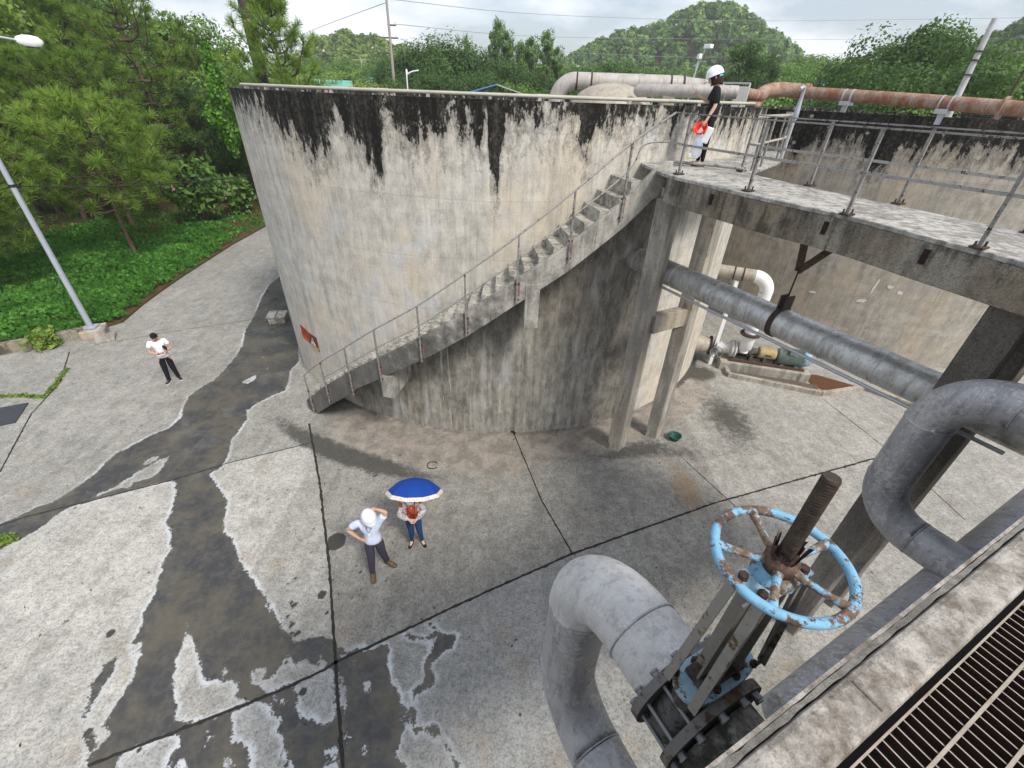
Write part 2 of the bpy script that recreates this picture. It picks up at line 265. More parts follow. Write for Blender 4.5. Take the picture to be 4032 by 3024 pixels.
# ------------------------------------------------------------------ materials of the yard
def yard_material():
    t = NT('yard_concrete'); p = t.pos(); p2 = t.map(p, (1, 1, 0))
    sw = t.map(p, (1.3, .45, 0), rot=(0, 0, R(38)))
    big = t.noise(p2, .35, 5, .6); sweep = t.noise(sw, 3.0, 8, .68, .6); mid = t.noise(p2, 2.2, 9, .7); fine = t.noise(p2, 30, 5, .72)
    slab = t.attr('slab')
    fmid = t.noise(p2, 7, 8, .72); f = t.ss(t.math('ADD', t.math('MULTIPLY', big, .2), t.math('ADD', t.math('MULTIPLY', sweep, .25), t.math('ADD', t.math('MULTIPLY', mid, .3), t.math('MULTIPLY', fmid, .25)))), .37, .63)
    dark = t.mix(slab, (.125, .122, .11), (.30, .292, .27)); light = t.mix(slab, (.27, .26, .237), (.50, .485, .45))
    c = t.mix(f, dark, light)
    c = t.mix(t.math('MULTIPLY', t.attr('cool'), .35), c, (.24, .265, .295))
    blo = t.ss(t.noise(p2, 5.5, 8, .75), .54, .66)
    c = t.mix(t.math('MULTIPLY', blo, .4), c, (.13, .125, .11))
    c = t.mix(t.math('MULTIPLY', t.ss(t.noise(t.map(p2, loc=(5, 9, 0)), 1.1, 6, .65), .56, .68), .5), c, (.27, .23, .18))
    jag = t.math('ADD', t.math('MULTIPLY', t.math('SUBTRACT', t.noise(p2, 5, 7, .75), .5), .26), t.math('MULTIPLY', t.math('SUBTRACT', t.noise(p2, 26, 5, .7), .5), .16))
    grit = t.noise(p2, 15, 9, .8); c = t.mix(.85, c, t.ramp(grit, [(.38, (.66, .65, .63)), (.5, (1, 1, 1)), (.6, (1.16, 1.16, 1.15))]), 'MULTIPLY'); c = t.mix(t.math('MULTIPLY', t.ss(t.noise(t.map(p2, loc=(2, 8, 0)), 1.5, 8, .72), .5, .64), .3), c, (.15, .145, .125))
    # rust coloured sand fan at the tank foot, black algae beyond it
    sand = t.ss(t.math('ADD', t.attr('sand'), t.math('MULTIPLY', jag, 1.6)), .42, .52)
    c = t.mix(t.math('MULTIPLY', sand, .55), c, t.mix(t.ss(mid, .4, .6), (.19, .165, .14), (.34, .285, .235)))
    alg = t.ss(t.math('ADD', t.attr('algae'), t.math('MULTIPLY', jag, 3.2)), .42, .75)
    c = t.mix(t.math('MULTIPLY', alg, .88), c, (.06, .058, .052))
    rs = t.ss(t.math('ADD', t.attr('rust'), t.math('MULTIPLY', jag, 2.5)), .35, .8)
    c = t.mix(t.math('MULTIPLY', rs, .6), c, (.25, .16, .085))
    c = t.mix(.6, c, t.ramp(t.math('ADD', t.math('MULTIPLY', fine, .75), t.math('MULTIPLY', fmid, .25)), [(.37, (.5, .5, .49)), (.5, (1, 1, 1)), (.62, (1.15, 1.15, 1.14))]), 'MULTIPLY')
    sd_ = t.math('ADD', t.attr('wet'), jag)
    rim = t.math('MULTIPLY', t.ss(t.math('ADD', sd_, t.math('MULTIPLY', t.math('SUBTRACT', mid, .5), .25)), .1, .0), t.ss(big, .38, .55))
    c = t.mix(rim, c, (.50, .52, .54))
    wet = t.ss(sd_, .012, -.012)
    wcol = t.mix(t.ss(t.noise(p2, 1.1, 8, .68), .38, .62), (.036, .038, .042), (.092, .082, .062)); wcol = t.mix(t.math('MULTIPLY', t.ss(fmid, .45, .62), .35), wcol, (.12, .11, .09))
    wcol = t.mix(t.math('MULTIPLY', t.ss(mid, .5, .7), .3), wcol, (.10, .095, .08))
    c = t.mix(wet, c, wcol)
    c = t.mix(t.ss(t.math('ADD', t.attr('spot'), t.math('MULTIPLY', jag, .4)), .012, -.012), c, (.055, .053, .048))
    pool = t.math('MULTIPLY', wet, t.ss(t.noise(p2, 1.3, 5, .6), .5, .6))
    rough = t.math('SUBTRACT', .92, t.math('ADD', t.math('MULTIPLY', wet, .32), t.math('MULTIPLY', pool, .42)))
    h = t.math('MULTIPLY', t.math('ADD', t.math('MULTIPLY', mid, 1.0), t.math('MULTIPLY', fine, .35)), t.math('SUBTRACT', 1, t.math('MULTIPLY', wet, .75)))
    t.bump(h, .45, .02)
    m_ = t.done(c, rough); t.put(t.b.inputs['Specular IOR Level'], t.math('ADD', .15, t.math('MULTIPLY', wet, .3))); return m_

M = {}
M['yard'] = yard_material()
M['joint'] = flat('joint_tar', (.035, .033, .03), .9, var=.4, scale=20)
M['deck'] = concrete('deck_concrete', (.47, .455, .42), (.24, .23, .21), amt=.55, zs=1, sc=2.6, lo=.5, hi=.62)
M['beam'] = concrete('beam_concrete', (.56, .52, .44), (.27, .255, .22), stain=(.07, .066, .058), amt=.7, sc=1.5, agg=.4, tan=.6, bump=.9, lo=.49, hi=.6)
M['column'] = concrete('column_concrete', (.42, .385, .33), (.25, .235, .21), stain=(.05, .046, .04), amt=.7, sc=1.6, zs=.15, tan=.4)
M['columnagg'] = concrete('aggregate_concrete', (.44, .41, .37), (.28, .26, .235), stain=(.09, .075, .065), amt=.5, sc=1.6, agg=.45, bump=1)
M['stair'] = concrete('stair_concrete', (.42, .40, .36), (.26, .25, .225), stain=(.07, .068, .062), amt=.55, sc=1.8, zs=.5, lo=.5, hi=.66)
M['steps'] = concrete('step_concrete', (.45, .43, .38), (.2, .19, .17), stain=(.09, .085, .075), amt=.3, sc=3, zs=1, bump=.15)
M['gpipe'] = pipe_paint('grey_pipe_paint', (.42, .42, .44), (.25, .25, .265), splat=.5, metal=.35, rust=.02)
M['gpipe_light'] = pipe_paint('pale_pipe_paint', (.58, .575, .575), (.40, .395, .39), splat=.5, metal=.1, rough=.6)  # pale paint; on the near bend pipe it paints in the sunlit top
M['bigpipe'] = pipe_paint('aluminium_pipe_paint', (.62, .62, .61), (.27, .26, .23), metal=.5, rough=.38, rust=.08)
M['tanpipe'] = pipe_paint('cream_pipe_paint', (.42, .375, .31), (.28, .25, .20), metal=.1, rough=.6)
M['roofpipe'] = pipe_paint('dusty_pipe_paint', (.44, .415, .385), (.31, .285, .26), metal=.1, rough=.6)
M['rustpipe'] = pipe_paint('rusting_pipe_paint', (.36, .275, .215), (.22, .14, .10), metal=.1, rough=.7, rust=.8)
M['rust'] = rusty('rust_steel'); M['rustdark'] = rusty('dark_rust_steel', rc=((.015, .01, .01), (.055, .03, .025), (.11, .06, .04)))
M['rail'] = rusty('railing_steel', paint=(.34, .33, .31), cover=.42, rc=((.03, .02, .018), (.09, .06, .05), (.16, .13, .11)), scale=12)
M['raildark'] = rusty('railing_steel_dark', paint=(.25, .24, .225), cover=.44, rc=((.03, .02, .018), (.07, .045, .04), (.13, .10, .085)), scale=12)
M['blue'] = rusty('blue_flaking_paint', paint=(.19, .40, .56), cover=.485, rc=((.05, .03, .02), (.16, .10, .07), (.33, .27, .2)), scale=7)
M['bluehub'] = rusty('blue_worn_paint', paint=(.2, .42, .6), cover=.52, rc=((.05, .035, .025), (.2, .14, .09), (.33, .27, .2)), scale=9)
M['bluepale'] = rusty('pale_blue_paint', paint=(.28, .42, .50), cover=.44, rc=((.05, .035, .025), (.14, .10, .07), (.26, .21, .16)), scale=14)
M['galv'] = flat('galvanised_steel', (.5, .52, .55), .45, .5, scale=25)
M['lampgrey'] = flat('lamp_pole_steel', (.42, .45, .52), .5, .2, scale=3)
M['white'] = flat('white_plastic', (.78, .78, .78), .4, var=.05)
M['pvc'] = flat('white_pvc', (.46, .44, .37), .55, var=.15, scale=4)
M['black'] = flat('black_rubber', (.02, .02, .02), .6)
M['greendark'] = flat('dark_green_plastic', (.02, .09, .07), .5)

# ------------------------------------------------------------------ ground, yard slab, joints
J = POLY['J']
def build_yard():
    xs = np.concatenate([np.arange(-48, -13, .5), np.arange(-13, .9, .06), np.arange(.9, 12, .1), np.arange(12, 26.1, .5)])
    ys = np.concatenate([np.arange(-8, 1, .5), np.arange(1, 22, .06), np.arange(22, 44, .5)])
    X, Y = np.meshgrid(xs, ys, indexing='ij'); P = np.stack([X.ravel(), Y.ravel()], 1); nx, ny = len(xs), len(ys)
    d = np.minimum(sdf(P, POLY['W'][0]), sdf(P, POLY['W'][1]))
    for q in POLY['D']: d = np.maximum(d, -sdf(P, q) - .02)
    rs = random.Random(3); spots = [tuple(s) for s in POLY['S']]
    for k in range(130):                                     # drops of water beside the wet run
        x, y = (rs.uniform(-4.7, -2.7), rs.uniform(3.2, 8)) if k < 70 else (rs.uniform(-5.6, -3), rs.uniform(1.6, 4)) if k < 105 else (rs.uniform(-9, 2), rs.uniform(2, 9))
        spots.append((x, y, rs.choice((.015, .02, .03, .04)) + (.05 if rs.random() < .06 else 0)))
    ds = np.full(len(P), 1.)
    for x, y, r in spots: ds = np.minimum(ds, np.hypot((P[:, 0] - x) * 1.15, P[:, 1] - y) - r)
    jx = lambda j: np.interp(P[:, 1], [q[1] for q in sorted(J[j], key=lambda q: q[1])], [q[0] for q in sorted(J[j], key=lambda q: q[1])])
    jy = lambda j: np.interp(P[:, 0], [q[0] for q in sorted(J[j])], [q[1] for q in sorted(J[j])])
    left = P[:, 0] < jx(0); below2 = P[:, 1] < jy(1); below4 = P[:, 1] < jy(3); right3 = P[:, 0] > jx(2) + .0 * P[:, 0]
    slab = np.where(left & below4, 1.0, np.where(left, .42, np.where(below2, .26, .18)))
    slab = np.where(left & below4 & (P[:, 0] > -5), .6, slab)
    slab = np.where((P[:, 0] > 1.3) & ~below2, .22, slab); slab = np.where(P[:, 0] > 5.2, .62, slab)
    cool = np.where(below2, .75, 0) * np.clip((3 - P[:, 0]) / 2, 0, 1) + np.where(left, .12, 0)
    rt = np.hypot(P[:, 0] - TC[0], P[:, 1] - TC[1]) - TR; th = np.degrees(np.arctan2(P[:, 1] - TC[1], P[:, 0] - TC[0]))
    ga = lambda x, c, w: np.exp(-((x - c) / w) ** 2)
    edge = 1.5 - .45 * np.clip((th + 100) / 25, 0, 1) + .3 * ga(th, -88, 9)
    sand = np.clip(.5 + (edge - rt) * .9, 0, 1) * np.clip((th + 124) / 10, 0, 1) * np.clip((-20 - th) / 20, 0, 1)
    algae = ga(rt - edge, .32, .42) * (ga(th, -112, 20) * 1.0 + .55 * ga(th, -68, 12)) + .75 * ga(P[:, 0], 6.6, 1.1) * ga(P[:, 1], 10.6, 2.0) + .6 * ga(P[:, 0], 4.6, 1.4) * ga(P[:, 1], 8.9, .5) \
        + .9 * ga(P[:, 0], 6.5, .8) * ga(P[:, 1], 13.2, .55) + .55 * ga(P[:, 0], 3.3, 1.6) * ga(P[:, 1], 3.6, 1.5) + .45 * ga(P[:, 0], -2.4, .5) * ga(P[:, 1], 6.2, .5)
    algae = algae + .5 * (np.abs(rt - .06) < .1)
    rust = .8 * ga(P[:, 0], 4.4, .5) * ga(P[:, 1], 7.6, 1.1) + .6 * ga(P[:, 0], 9.2, .35) * ga(P[:, 1], 12.2, .35) + .6 * ga(P[:, 0], 5.0, 1.0) * ga(P[:, 1], 3.3, .8) + .5 * ga(P[:, 0], -14.5, 1.2) * ga(P[:, 1], 12.6, 1)
    I = np.arange(nx * ny).reshape(nx, ny); F = np.stack([I[:-1, :-1], I[1:, :-1], I[1:, 1:], I[:-1, 1:]], -1).reshape(-1, 4)
    V = np.stack([X.ravel(), Y.ravel(), np.zeros(len(P))], 1)
    me = fastmesh('yard', V, F, dict(wet=np.clip(d, -1, 1), slab=slab, cool=cool, spot=ds, sand=sand, algae=np.clip(algae, 0, 1), rust=rust))
    tag(link('yard', me, M['yard'], fixn=False), kind='structure')
build_yard()
M['soil'] = NT('soil'); _t = M['soil']; _p = _t.pos()
M['soil'] = _t.done(_t.mix(_t.ss(_t.noise(_p, .5, 6, .6), .42, .6), (.10, .055, .03), (.05, .075, .02)), .95)
g = MB(); g.add([(-255, -35, -.05), (305, -35, -.05), (305, 355, -.05), (-255, 355, -.05)], [(0, 1, 2, 3)])
tag(g.build('ground', M['soil']), kind='structure')
for j, w in zip(J, (.05, .045, .03, .03, .02, .02, .035, .025)):
    b = MB(); rs = random.Random(int(w * 1e4)); pts = []
    for (ax, ay), (bx, by) in zip(j[:-1], j[1:]):
        n = max(2, int(math.hypot(bx - ax, by - ay) / .07))
        pts += [(ax + (bx - ax) * i / n, ay + (by - ay) * i / n) for i in range(n)]
    pts.append(tuple(j[-1])); vs = []
    for i, (x, y) in enumerate(pts):
        q = pts[min(i + 1, len(pts) - 1)]; p = pts[max(i - 1, 0)]; dx, dy = q[0] - p[0], q[1] - p[1]; l = math.hypot(dx, dy) or 1
        for sg in (1, -1):
            ww = sg * w * (.3 + .35 * rs.random() + (.5 * rs.random() if rs.random() < .12 else 0)); vs.append((x - dy / l * ww, y + dx / l * ww, .004))
    b.add(vs, [(2 * i, 2 * i + 1, 2 * i + 3, 2 * i + 2) for i in range(len(pts) - 1)])
    tag(b.build('yard_joint', M['joint']), kind='structure')

# ------------------------------------------------------------------ tank walls
def tank_material(name, light, dark, black=(.02, .019, .017), second=False):
    t = NT(name); p = t.pos(); u = t.attr('u'); z = t.sep(p)[2]
    cx = t.n('ShaderNodeCombineXYZ'); t.put(cx.inputs[0], u); t.put(cx.inputs[2], z); q = cx.outputs[0]
    big = t.noise(t.map(q, (1, 1, .6)), .5, 6, .6); runs = t.noise(t.map(q, (1, 1, .1)), 4.2, 9, .68); mid = t.noise(t.map(q, (1, 1, .55)), 4.5, 9, .7, .3); fine = t.noise(q, 24, 6, .72); hz = t.noise(t.map(q, (.14, 1, 1)), 3.5, 6, .62)
    f = t.ss(t.math('ADD', t.math('MULTIPLY', mid, .4), t.math('ADD', t.math('MULTIPLY', runs, .35), t.math('MULTIPLY', hz, .25))), .38, .62); thin = t.noise(t.map(q, (1, 1, .05), loc=(6, 0, 1)), 17, 7, .7)
    c = t.mix(f, dark, light)
    c = t.mix(t.math('MULTIPLY', t.ss(big, .48, .62), .5), c, tuple(a * b for a, b in zip(light, (1.0, .90, .76))))
    c = t.mix(t.math('MULTIPLY', t.ss(t.noise(t.map(q, (1, 1, .7), loc=(3, 0, 8)), .9, 5, .6, .5), .52, .66), .45), c, (.53, .56, .61) if not second else (.30, .29, .27))
    c = t.mix(t.math('MULTIPLY', t.ss(t.noise(t.map(q, (1, 1, .06), loc=(1, 0, 0)), 2.2, 8, .66), .55, .68), .5), c, tuple(k * .62 for k in dark))
    c = t.mix(t.math('MULTIPLY', t.ss(t.noise(t.map(q, (1, 1, .07), loc=(9, 0, 2)), 5, 7, .7), .58, .7), .45), c, (.60, .60, .58) if not second else (.45, .43, .40))
    c = t.mix(t.math('MULTIPLY', t.ss(thin, .53, .66), .3), c, tuple(k * .6 for k in dark)); c = t.mix(t.math('MULTIPLY', t.ss(thin, .47, .36), .2), c, tuple(min(1, k * 1.2) for k in light))
    # shade and dirt below stairs and pipe, painted into the wall colour
    c = t.mix(t.math('MULTIPLY', t.ss(t.math('ADD', t.attr('shade_dirt'), t.math('MULTIPLY', t.math('SUBTRACT', runs, .5), 1.0)), .2, .65), .9), c, t.mix(t.ss(mid, .4, .6), (.095, .09, .078), (.19, .18, .155)))
    lime = t.ss(t.noise(t.map(q, (1, 1, .05), loc=(4, 0, 0)), 11, 7, .72), .56, .62)
    c = t.mix(t.math('MULTIPLY', t.math('MULTIPLY', lime, t.attr('lime')), .75), c, (.42, .40, .35))
    # pour lines
    pl = t.math('PINGPONG', t.math('ADD', z, t.math('MULTIPLY', hz, .12)), .62); c = t.mix(t.math('MULTIPLY', t.ss(pl, .02, .0), .3), c, tuple(k * .7 for k in dark))
    vl = t.math('PINGPONG', u, .61); c = t.mix(t.math('MULTIPLY', t.math('MULTIPLY', t.ss(vl, .014, .0), t.ss(big, .45, .55)), .35 if not second else .5), c, tuple(k * .6 for k in dark))
    # lichen band and its drips
    jag = t.math('ADD', t.math('MULTIPLY', t.math('SUBTRACT', runs, .5), 1.5), t.math('ADD', t.math('MULTIPLY', t.math('SUBTRACT', mid, .5), 1.5), t.math('MULTIPLY', t.math('SUBTRACT', fine, .5), .35)))
    patch = t.noise(t.map(q, (1, 1, .45), loc=(0, 0, 5)), 5.5, 8, .75); dd = t.math('ADD', t.math('ADD', t.math('MULTIPLY', t.attr('drip'), .9), -.02), t.math('ADD', t.math('MULTIPLY', jag, .8), t.math('MULTIPLY', t.math('SUBTRACT', patch, .5), 2.2)))
    spk = t.noise(t.map(q, (1, 1, .7), loc=(0, 7, 0)), 13, 8, .78); bl = t.mix(t.ss(t.math('ADD', t.math('MULTIPLY', spk, .6), t.math('MULTIPLY', runs, .4)), .47, .6), (.006, .006, .005), (.06, .056, .048)); flk = t.ss(t.noise(t.map(q, (1, 1, .6), loc=(2, 2, 2)), 7, 7, .75), .6, .66); bl = t.mix(t.math('MULTIPLY', flk, .75), bl, tuple(k * .6 for k in light))
    c = t.mix(t.math('MULTIPLY', t.ss(t.math('ADD', dd, t.math('MULTIPLY', t.math('SUBTRACT', spk, .5), 2.2)), .6, .1), .6), c, tuple(k * .45 for k in dark))
    c = t.mix(t.math('MULTIPLY', t.ss(dd, .1, -.1), .985), c, bl)
    if second:
        hole = t.n('ShaderNodeTexVoronoi'); t.put(hole.inputs['Vector'], t.map(q, (1, 1, 1.25))); hole.inputs['Scale'].default_value = 1.9; hole.inputs['Randomness'].default_value = .55
        c = t.mix(t.math('MULTIPLY', t.ss(t.math('ADD', hole.outputs[0], t.math('MULTIPLY', t.math('SUBTRACT', fine, .5), .12)), .15, .11), .8), c, (.40, .37, .32))
    c = t.mix(.5, c, t.ramp(t.math('ADD', t.math('MULTIPLY', fine, .6), t.math('MULTIPLY', mid, .4)), [(.36, (.5, .49, .47)), (.5, (.98, .98, .98)), (.62, (1.1, 1.1, 1.1))]), 'MULTIPLY')
    t.bump(t.math('ADD', mid, t.math('MULTIPLY', fine, .5)), .5, .02)
    return t.done(c, .92)
DRIP = [(-180, .35), (-148.8, .27), (-134.7, .3), (-130.1, .32), (-127.2, .43), (-124.8, .77), (-121.2, .52), (-119.7, 1.2), (-116.4, .99), (-114.4, .8), (-112, .3), (-110.7, .61), (-109.6, .84), (-108.3, .75), (-107.6, 1.07), (-107.1, 1.35), (-105.8, 1.35), (-105.2, .9), (-104.3, .26), (-102.8, .32), (-102.1, .7), (-100.9, .62), (-98.7, .53), (-96.4, .48), (-95.7, .59), (-95.1, .14), (-94.2, .12), (-93.8, .65), (-92.9, .35), (-92.3, .42), (-91.1, .8), (-90.4, .22), (-89.9, .26), (-89.6, 1.3), (-88.4, 1.6), (-87.9, .55), (-86.2, .21), (-83.1, .21), (-77.9, .17), (-77, .8), (-75.9, .83), (-75.3, .19), (-67.2, .18), (-58.4, .21), (-45.2, .27), (180, .35)]
STH = [-126.5, -124.7, -118, -110.9, -99, -92.2, -85.8, -79.2, -72.1, -69.4, -67.6]
STZ = [.22, .45, 1.33, 2.14, 3.33, 4.04, 4.79, 5.5, 6.38, 6.78, 6.95]
def tank_wall(name, c, r, z1, mat, parent, drip, a0=-180, a1=180, th=.3, stairs=False):
    A = np.arange(a0, a1 + .01, .5); Z = np.concatenate([np.arange(-.1, z1 - 2.2, .25), np.linspace(z1 - 2.2, z1, 16)])
    AA, ZZ = np.meshgrid(A, Z, indexing='ij'); ar = np.radians(AA)
    rr = np.full_like(AA, r); V = np.stack([c[0] + rr * np.cos(ar), c[1] + rr * np.sin(ar), ZZ], -1).reshape(-1, 3)
    na, nz = len(A), len(Z); I = np.arange(na * nz).reshape(na, nz); F = np.stack([I[:-1, :-1], I[1:, :-1], I[1:, 1:], I[:-1, 1:]], -1).reshape(-1, 4)
    d = (z1 - ZZ) - np.interp(AA, [q[0] for q in drip], [q[1] for q in drip])
    shade_dirt = np.zeros_like(AA); lime = np.zeros_like(AA)
    if stairs:
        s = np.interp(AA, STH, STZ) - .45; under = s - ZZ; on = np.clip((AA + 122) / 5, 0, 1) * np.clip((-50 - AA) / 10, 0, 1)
        shade_dirt = np.where(under > 0, np.clip(1.2 - under / (1.1 + .6 * np.clip((AA + 115) / 20, 0, 1.6)), .5, 1), 0) * on  # painted shade of the stairs with dirt, strongest right below them
        lime = on * np.where(under > -.1, 1, 0) * (np.exp(-((AA + 98) / 6) ** 2) + .25); shade_dirt = shade_dirt + .35 * np.exp(-((AA + 64) / 4) ** 2) * (ZZ < 4.7)  # last term paints the soft shadow below the big pipe
    # cap and inner face
    n0 = na * nz; ri = r - th; top = np.stack([c[0] + ri * np.cos(np.radians(A)), c[1] + ri * np.sin(np.radians(A)), np.full(na, z1)], 1)
    inn = top.copy(); inn[:, 2] = z1 - .6; V = np.concatenate([V, top, inn]); t0 = n0 + np.arange(na); i0 = t0 + na; o = I[:, -1]
    F = np.concatenate([F, np.stack([o[:-1], o[1:], t0[1:], t0[:-1]], 1), np.stack([t0[:-1], t0[1:], i0[1:], i0[:-1]], 1)])
    ex = lambda a, v: np.concatenate([a.ravel(), np.full(2 * na, v)])
    U = np.concatenate([(np.radians(AA) * r).ravel(), np.radians(A) * r, np.radians(A) * r])
    me = fastmesh(name, V, F, dict(u=U, drip=ex(d, -.15), shade_dirt=ex(shade_dirt, 0), lime=ex(lime, 0)), smooth=False)
    o_ = link(name, me, mat, parent, fixn=True); return o_
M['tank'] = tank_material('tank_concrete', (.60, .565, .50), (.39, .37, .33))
M['tank2'] = tank_material('old_tank_concrete', (.43, .395, .34), (.26, .24, .205), second=True)
tank = thing('round_concrete_tank', 'large round pale concrete tank with black lichen drips below its rim, in the middle', 'tank', (0, 0, 0), 'round concrete tanks')
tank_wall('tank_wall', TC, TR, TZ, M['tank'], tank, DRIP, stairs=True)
b = MB(); b.prism([(p[0], p[1]) for p in arc(TC, TR - .3, -180, 180, 96)[:-1]], TZ - .7, TZ - .45); b.build('roof_slab', M['deck'], tank)
b = MB(); b.lathe([(1.15, 7.35), (1.13, 7.6), (1.03, 7.85), (.84, 8.07), (.58, 8.2), (.28, 8.27), (.0, 8.29)], (2.35, 13.9, 0), 40); b.build('dome', M['tanpipe'], tank)
tank2 = thing('round_concrete_tank', 'darker stained concrete tank behind the raised walkway on the right', 'tank', (0, 0, 0), 'round concrete tanks')
rs = random.Random(11); d2 = [(a, rs.choice((.7, .9, 1.1, 1.4, .8))) for a in np.arange(-180, 181, 2.5)]
tank_wall('tank_wall', T2, T2R, T2Z, M['tank2'], tank2, d2)
b = MB(); b.prism([(p[0], p[1]) for p in arc(T2, T2R - .3, -180, 180, 80)[:-1]], T2Z - .8, T2Z - .5); b.build('roof_slab', M['deck'], tank2)
def flake(cx, cy, s, w, h, seed):                                   # curled patch of white paint on tank 2; (angle, z) centre
    rs = random.Random(seed); n = 11; vs = []
    for k in range(n):
        a = 2 * math.pi * k / n; rr = rs.uniform(.55, 1); vs.append((math.cos(a) * w * rr, math.sin(a) * h * rr))
    out = []
    for u, v in vs:
        sh = u + v * s; th = R(cx) + sh / T2R; out.append((T2[0] + (T2R + .012) * math.cos(th), T2[1] + (T2R + .012) * math.sin(th), cy + v))
    return out
M['oldwhite'] = flat('old_white_paint', (.62, .61, .56), .8)
for k, q in enumerate([(-118, 2.7, .1, .04, .4), (-119.2, 2.1, .5, .16, .1), (-115, 2.75, 0, .1, .08), (-112.6, 2.6, 0, .11, .09), (-130, 2.05, 0, .16, .07)]):
    b = MB(); pts = flake(*q, k); b.add(pts, [tuple(range(len(pts)))]); b.build('paint_flake', M['oldwhite'], tank2)

# ------------------------------------------------------------------ spiral stairs on the tank
ST = thing('concrete_staircase', 'curved concrete staircase climbing the round tank wall', 'staircase')
def sz(a): return float(np.interp(a, STH, STZ))
W0, W1 = TR + .01, TR + .86
NS = 30; a0, a1 = -125.5, -70.0; b = MB()
for i in range(NS):
    aa, ab = a0 + (a1 - a0) * i / NS, a0 + (a1 - a0) * (i + 1) / NS; zt = sz(ab) - .035; zlo = max(sz(aa) - .3, -.02)
    ab2 = ab + .04
    pts = [(TC[0] + r * math.cos(R(a)), TC[1] + r * math.sin(R(a))) for r, a in ((W0, aa), (W1, aa), (W1, ab2), (W0, ab2))]
    b.prism(pts, zlo, zt)
b.build('steps', M['steps'], ST)
b = MB(); N = 90; vs = []; fs = []
for i in range(N + 1):
    a = -126.3 + (-66.9 + 126.3) * i / N; z = sz(a) + .06; dep = .57 + (.0 if a > -112 else .08); zb = max(z - dep, -.02)
    if a > -69.5: zb = max(zb, 6.35)
    for r, zz in ((W1, zb), (W1 + .11, zb), (W1 + .11, z), (W1, z)): vs.append((TC[0] + r * math.cos(R(a)), TC[1] + r * math.sin(R(a)), zz))
for i in range(N): fs += [(4 * i + k, 4 * i + (k + 1) % 4, 4 * i + 4 + (k + 1) % 4, 4 * i + 4 + k) for k in range(4)]
fs += [(0, 1, 2, 3), (4 * N + 3, 4 * N + 2, 4 * N + 1, 4 * N)]
_m = M['stringer'] = M['stair'].copy(); _nt = _m.node_tree; _bs = [k for k in _nt.nodes if k.type == 'BSDF_PRINCIPLED'][0]; _lk = _bs.inputs['Base Color'].links[0].from_socket
_gp = _nt.nodes.new('ShaderNodeNewGeometry'); _sx = _nt.nodes.new('ShaderNodeSeparateXYZ'); _nt.links.new(_gp.outputs['Position'], _sx.inputs[0]); _nz2 = _nt.nodes.new('ShaderNodeTexNoise'); _nt.links.new(_gp.outputs['Position'], _nz2.inputs['Vector']); _nz2.inputs['Scale'].default_value = 3.5; _nz2.inputs['Detail'].default_value = 8; _nz2.inputs['Roughness'].default_value = .72
_ma = _nt.nodes.new('ShaderNodeMath'); _ma.operation = 'MULTIPLY_ADD'; _nt.links.new(_nz2.outputs[0], _ma.inputs[0]); _ma.inputs[1].default_value = -9; _nt.links.new(_sx.outputs[2], _ma.inputs[2])
_mr = _nt.nodes.new('ShaderNodeMapRange'); _nt.links.new(_ma.outputs[0], _mr.inputs[0]); _mr.inputs[1].default_value = .6; _mr.inputs[2].default_value = -1.6; _mr.inputs[3].default_value = 0; _mr.inputs[4].default_value = .72
_mm = _nt.nodes.new('ShaderNodeMixRGB'); _nt.links.new(_mr.outputs[0], _mm.inputs[0]); _nt.links.new(_lk, _mm.inputs[1]); _mm.inputs[2].default_value = (.045, .045, .042, 1); _nt.links.new(_mm.outputs[0], _bs.inputs['Base Color'])
b.add(vs, fs); b.build('stringer', M['stringer'], ST, bevel=.012)
for a, zb, zt in ((-83.6, 3.75, 4.75), (-105.5, 1.55, 2.2)):       # cantilever brackets out of the wall
    ca, sa = math.cos(R(a)), math.sin(R(a)); b = MB()
    M_ = Matrix.Rotation(R(a), 3, 'Z')
    L_ = [(W0 - .05, zt - .55), (W1 - .05, zb), (W1 + .125, zb), (W1 + .125, zt), (W0 - .05, zt)]
    vs = []
    for sg in (-.15, .15):
        for r_, z_ in L_: v = M_ @ Vector((r_, sg, z_)); vs.append((v.x + TC[0], v.y + TC[1], v.z))
    n = len(L_); b.add(vs, [tuple(range(n)), tuple(range(2 * n - 1, n - 1, -1))] + [(i, (i + 1) % n, (i + 1) % n + n, i + n) for i in range(n)])
    b.build('bracket', M['stair'], ST, bevel=.01)
SR = thing('stair_railing', 'thin grey steel railing along the curved staircase', 'railing', group='steel railings')
SP_ = [(-124.1, 0.02, 1.33), (-118.4, .73, 2.05), (-112.2, 1.37, 2.74), (-106.2, 2.02, 3.42), (-99.1, 2.78, 4.15), (-92.4, 3.54, 4.93), (-85.7, 4.34, 5.73), (-79.3, 5.2, 6.54), (-73.1, 5.96, 7.32)]
def pol(a, r, z): return (TC[0] + r * math.cos(R(a)), TC[1] + r * math.sin(R(a)), z)
for a, zb, zt in SP_:
    b = MB(); r = W1 + .145; b.box(pol(a, r, (zb + zt) / 2), (.034, .034, zt - zb), R(a)); o = b.build('post', M['raildark'], SR)
    q = MB()
    for z in (zb + .08, zb + .42): b = MB(); b.box(pol(a, r - .012, z), (.03, .09, .03), R(a)); b.build('clamp_bolt', M['rustdark'], o)
    q.box(pol(a + .3, W1 + .112, zb + .3), (.006, .028, .3), R(a)); q.build('red_lead_patch', flat('red_lead_paint', (.28, .14, .12), .8, var=.4) if 'rl' not in M else M['rl'], o)
    if 'rl' not in M: M['rl'] = bpy.data.materials['red_lead_paint']
tp = [pol(a, W1 + .145, zt + .01) for a, zb, zt in SP_]
mdp = [pol(a, W1 + .145, zt - .46) for a, zb, zt in SP_[1:]]
RB0 = (2.86, 8.68)
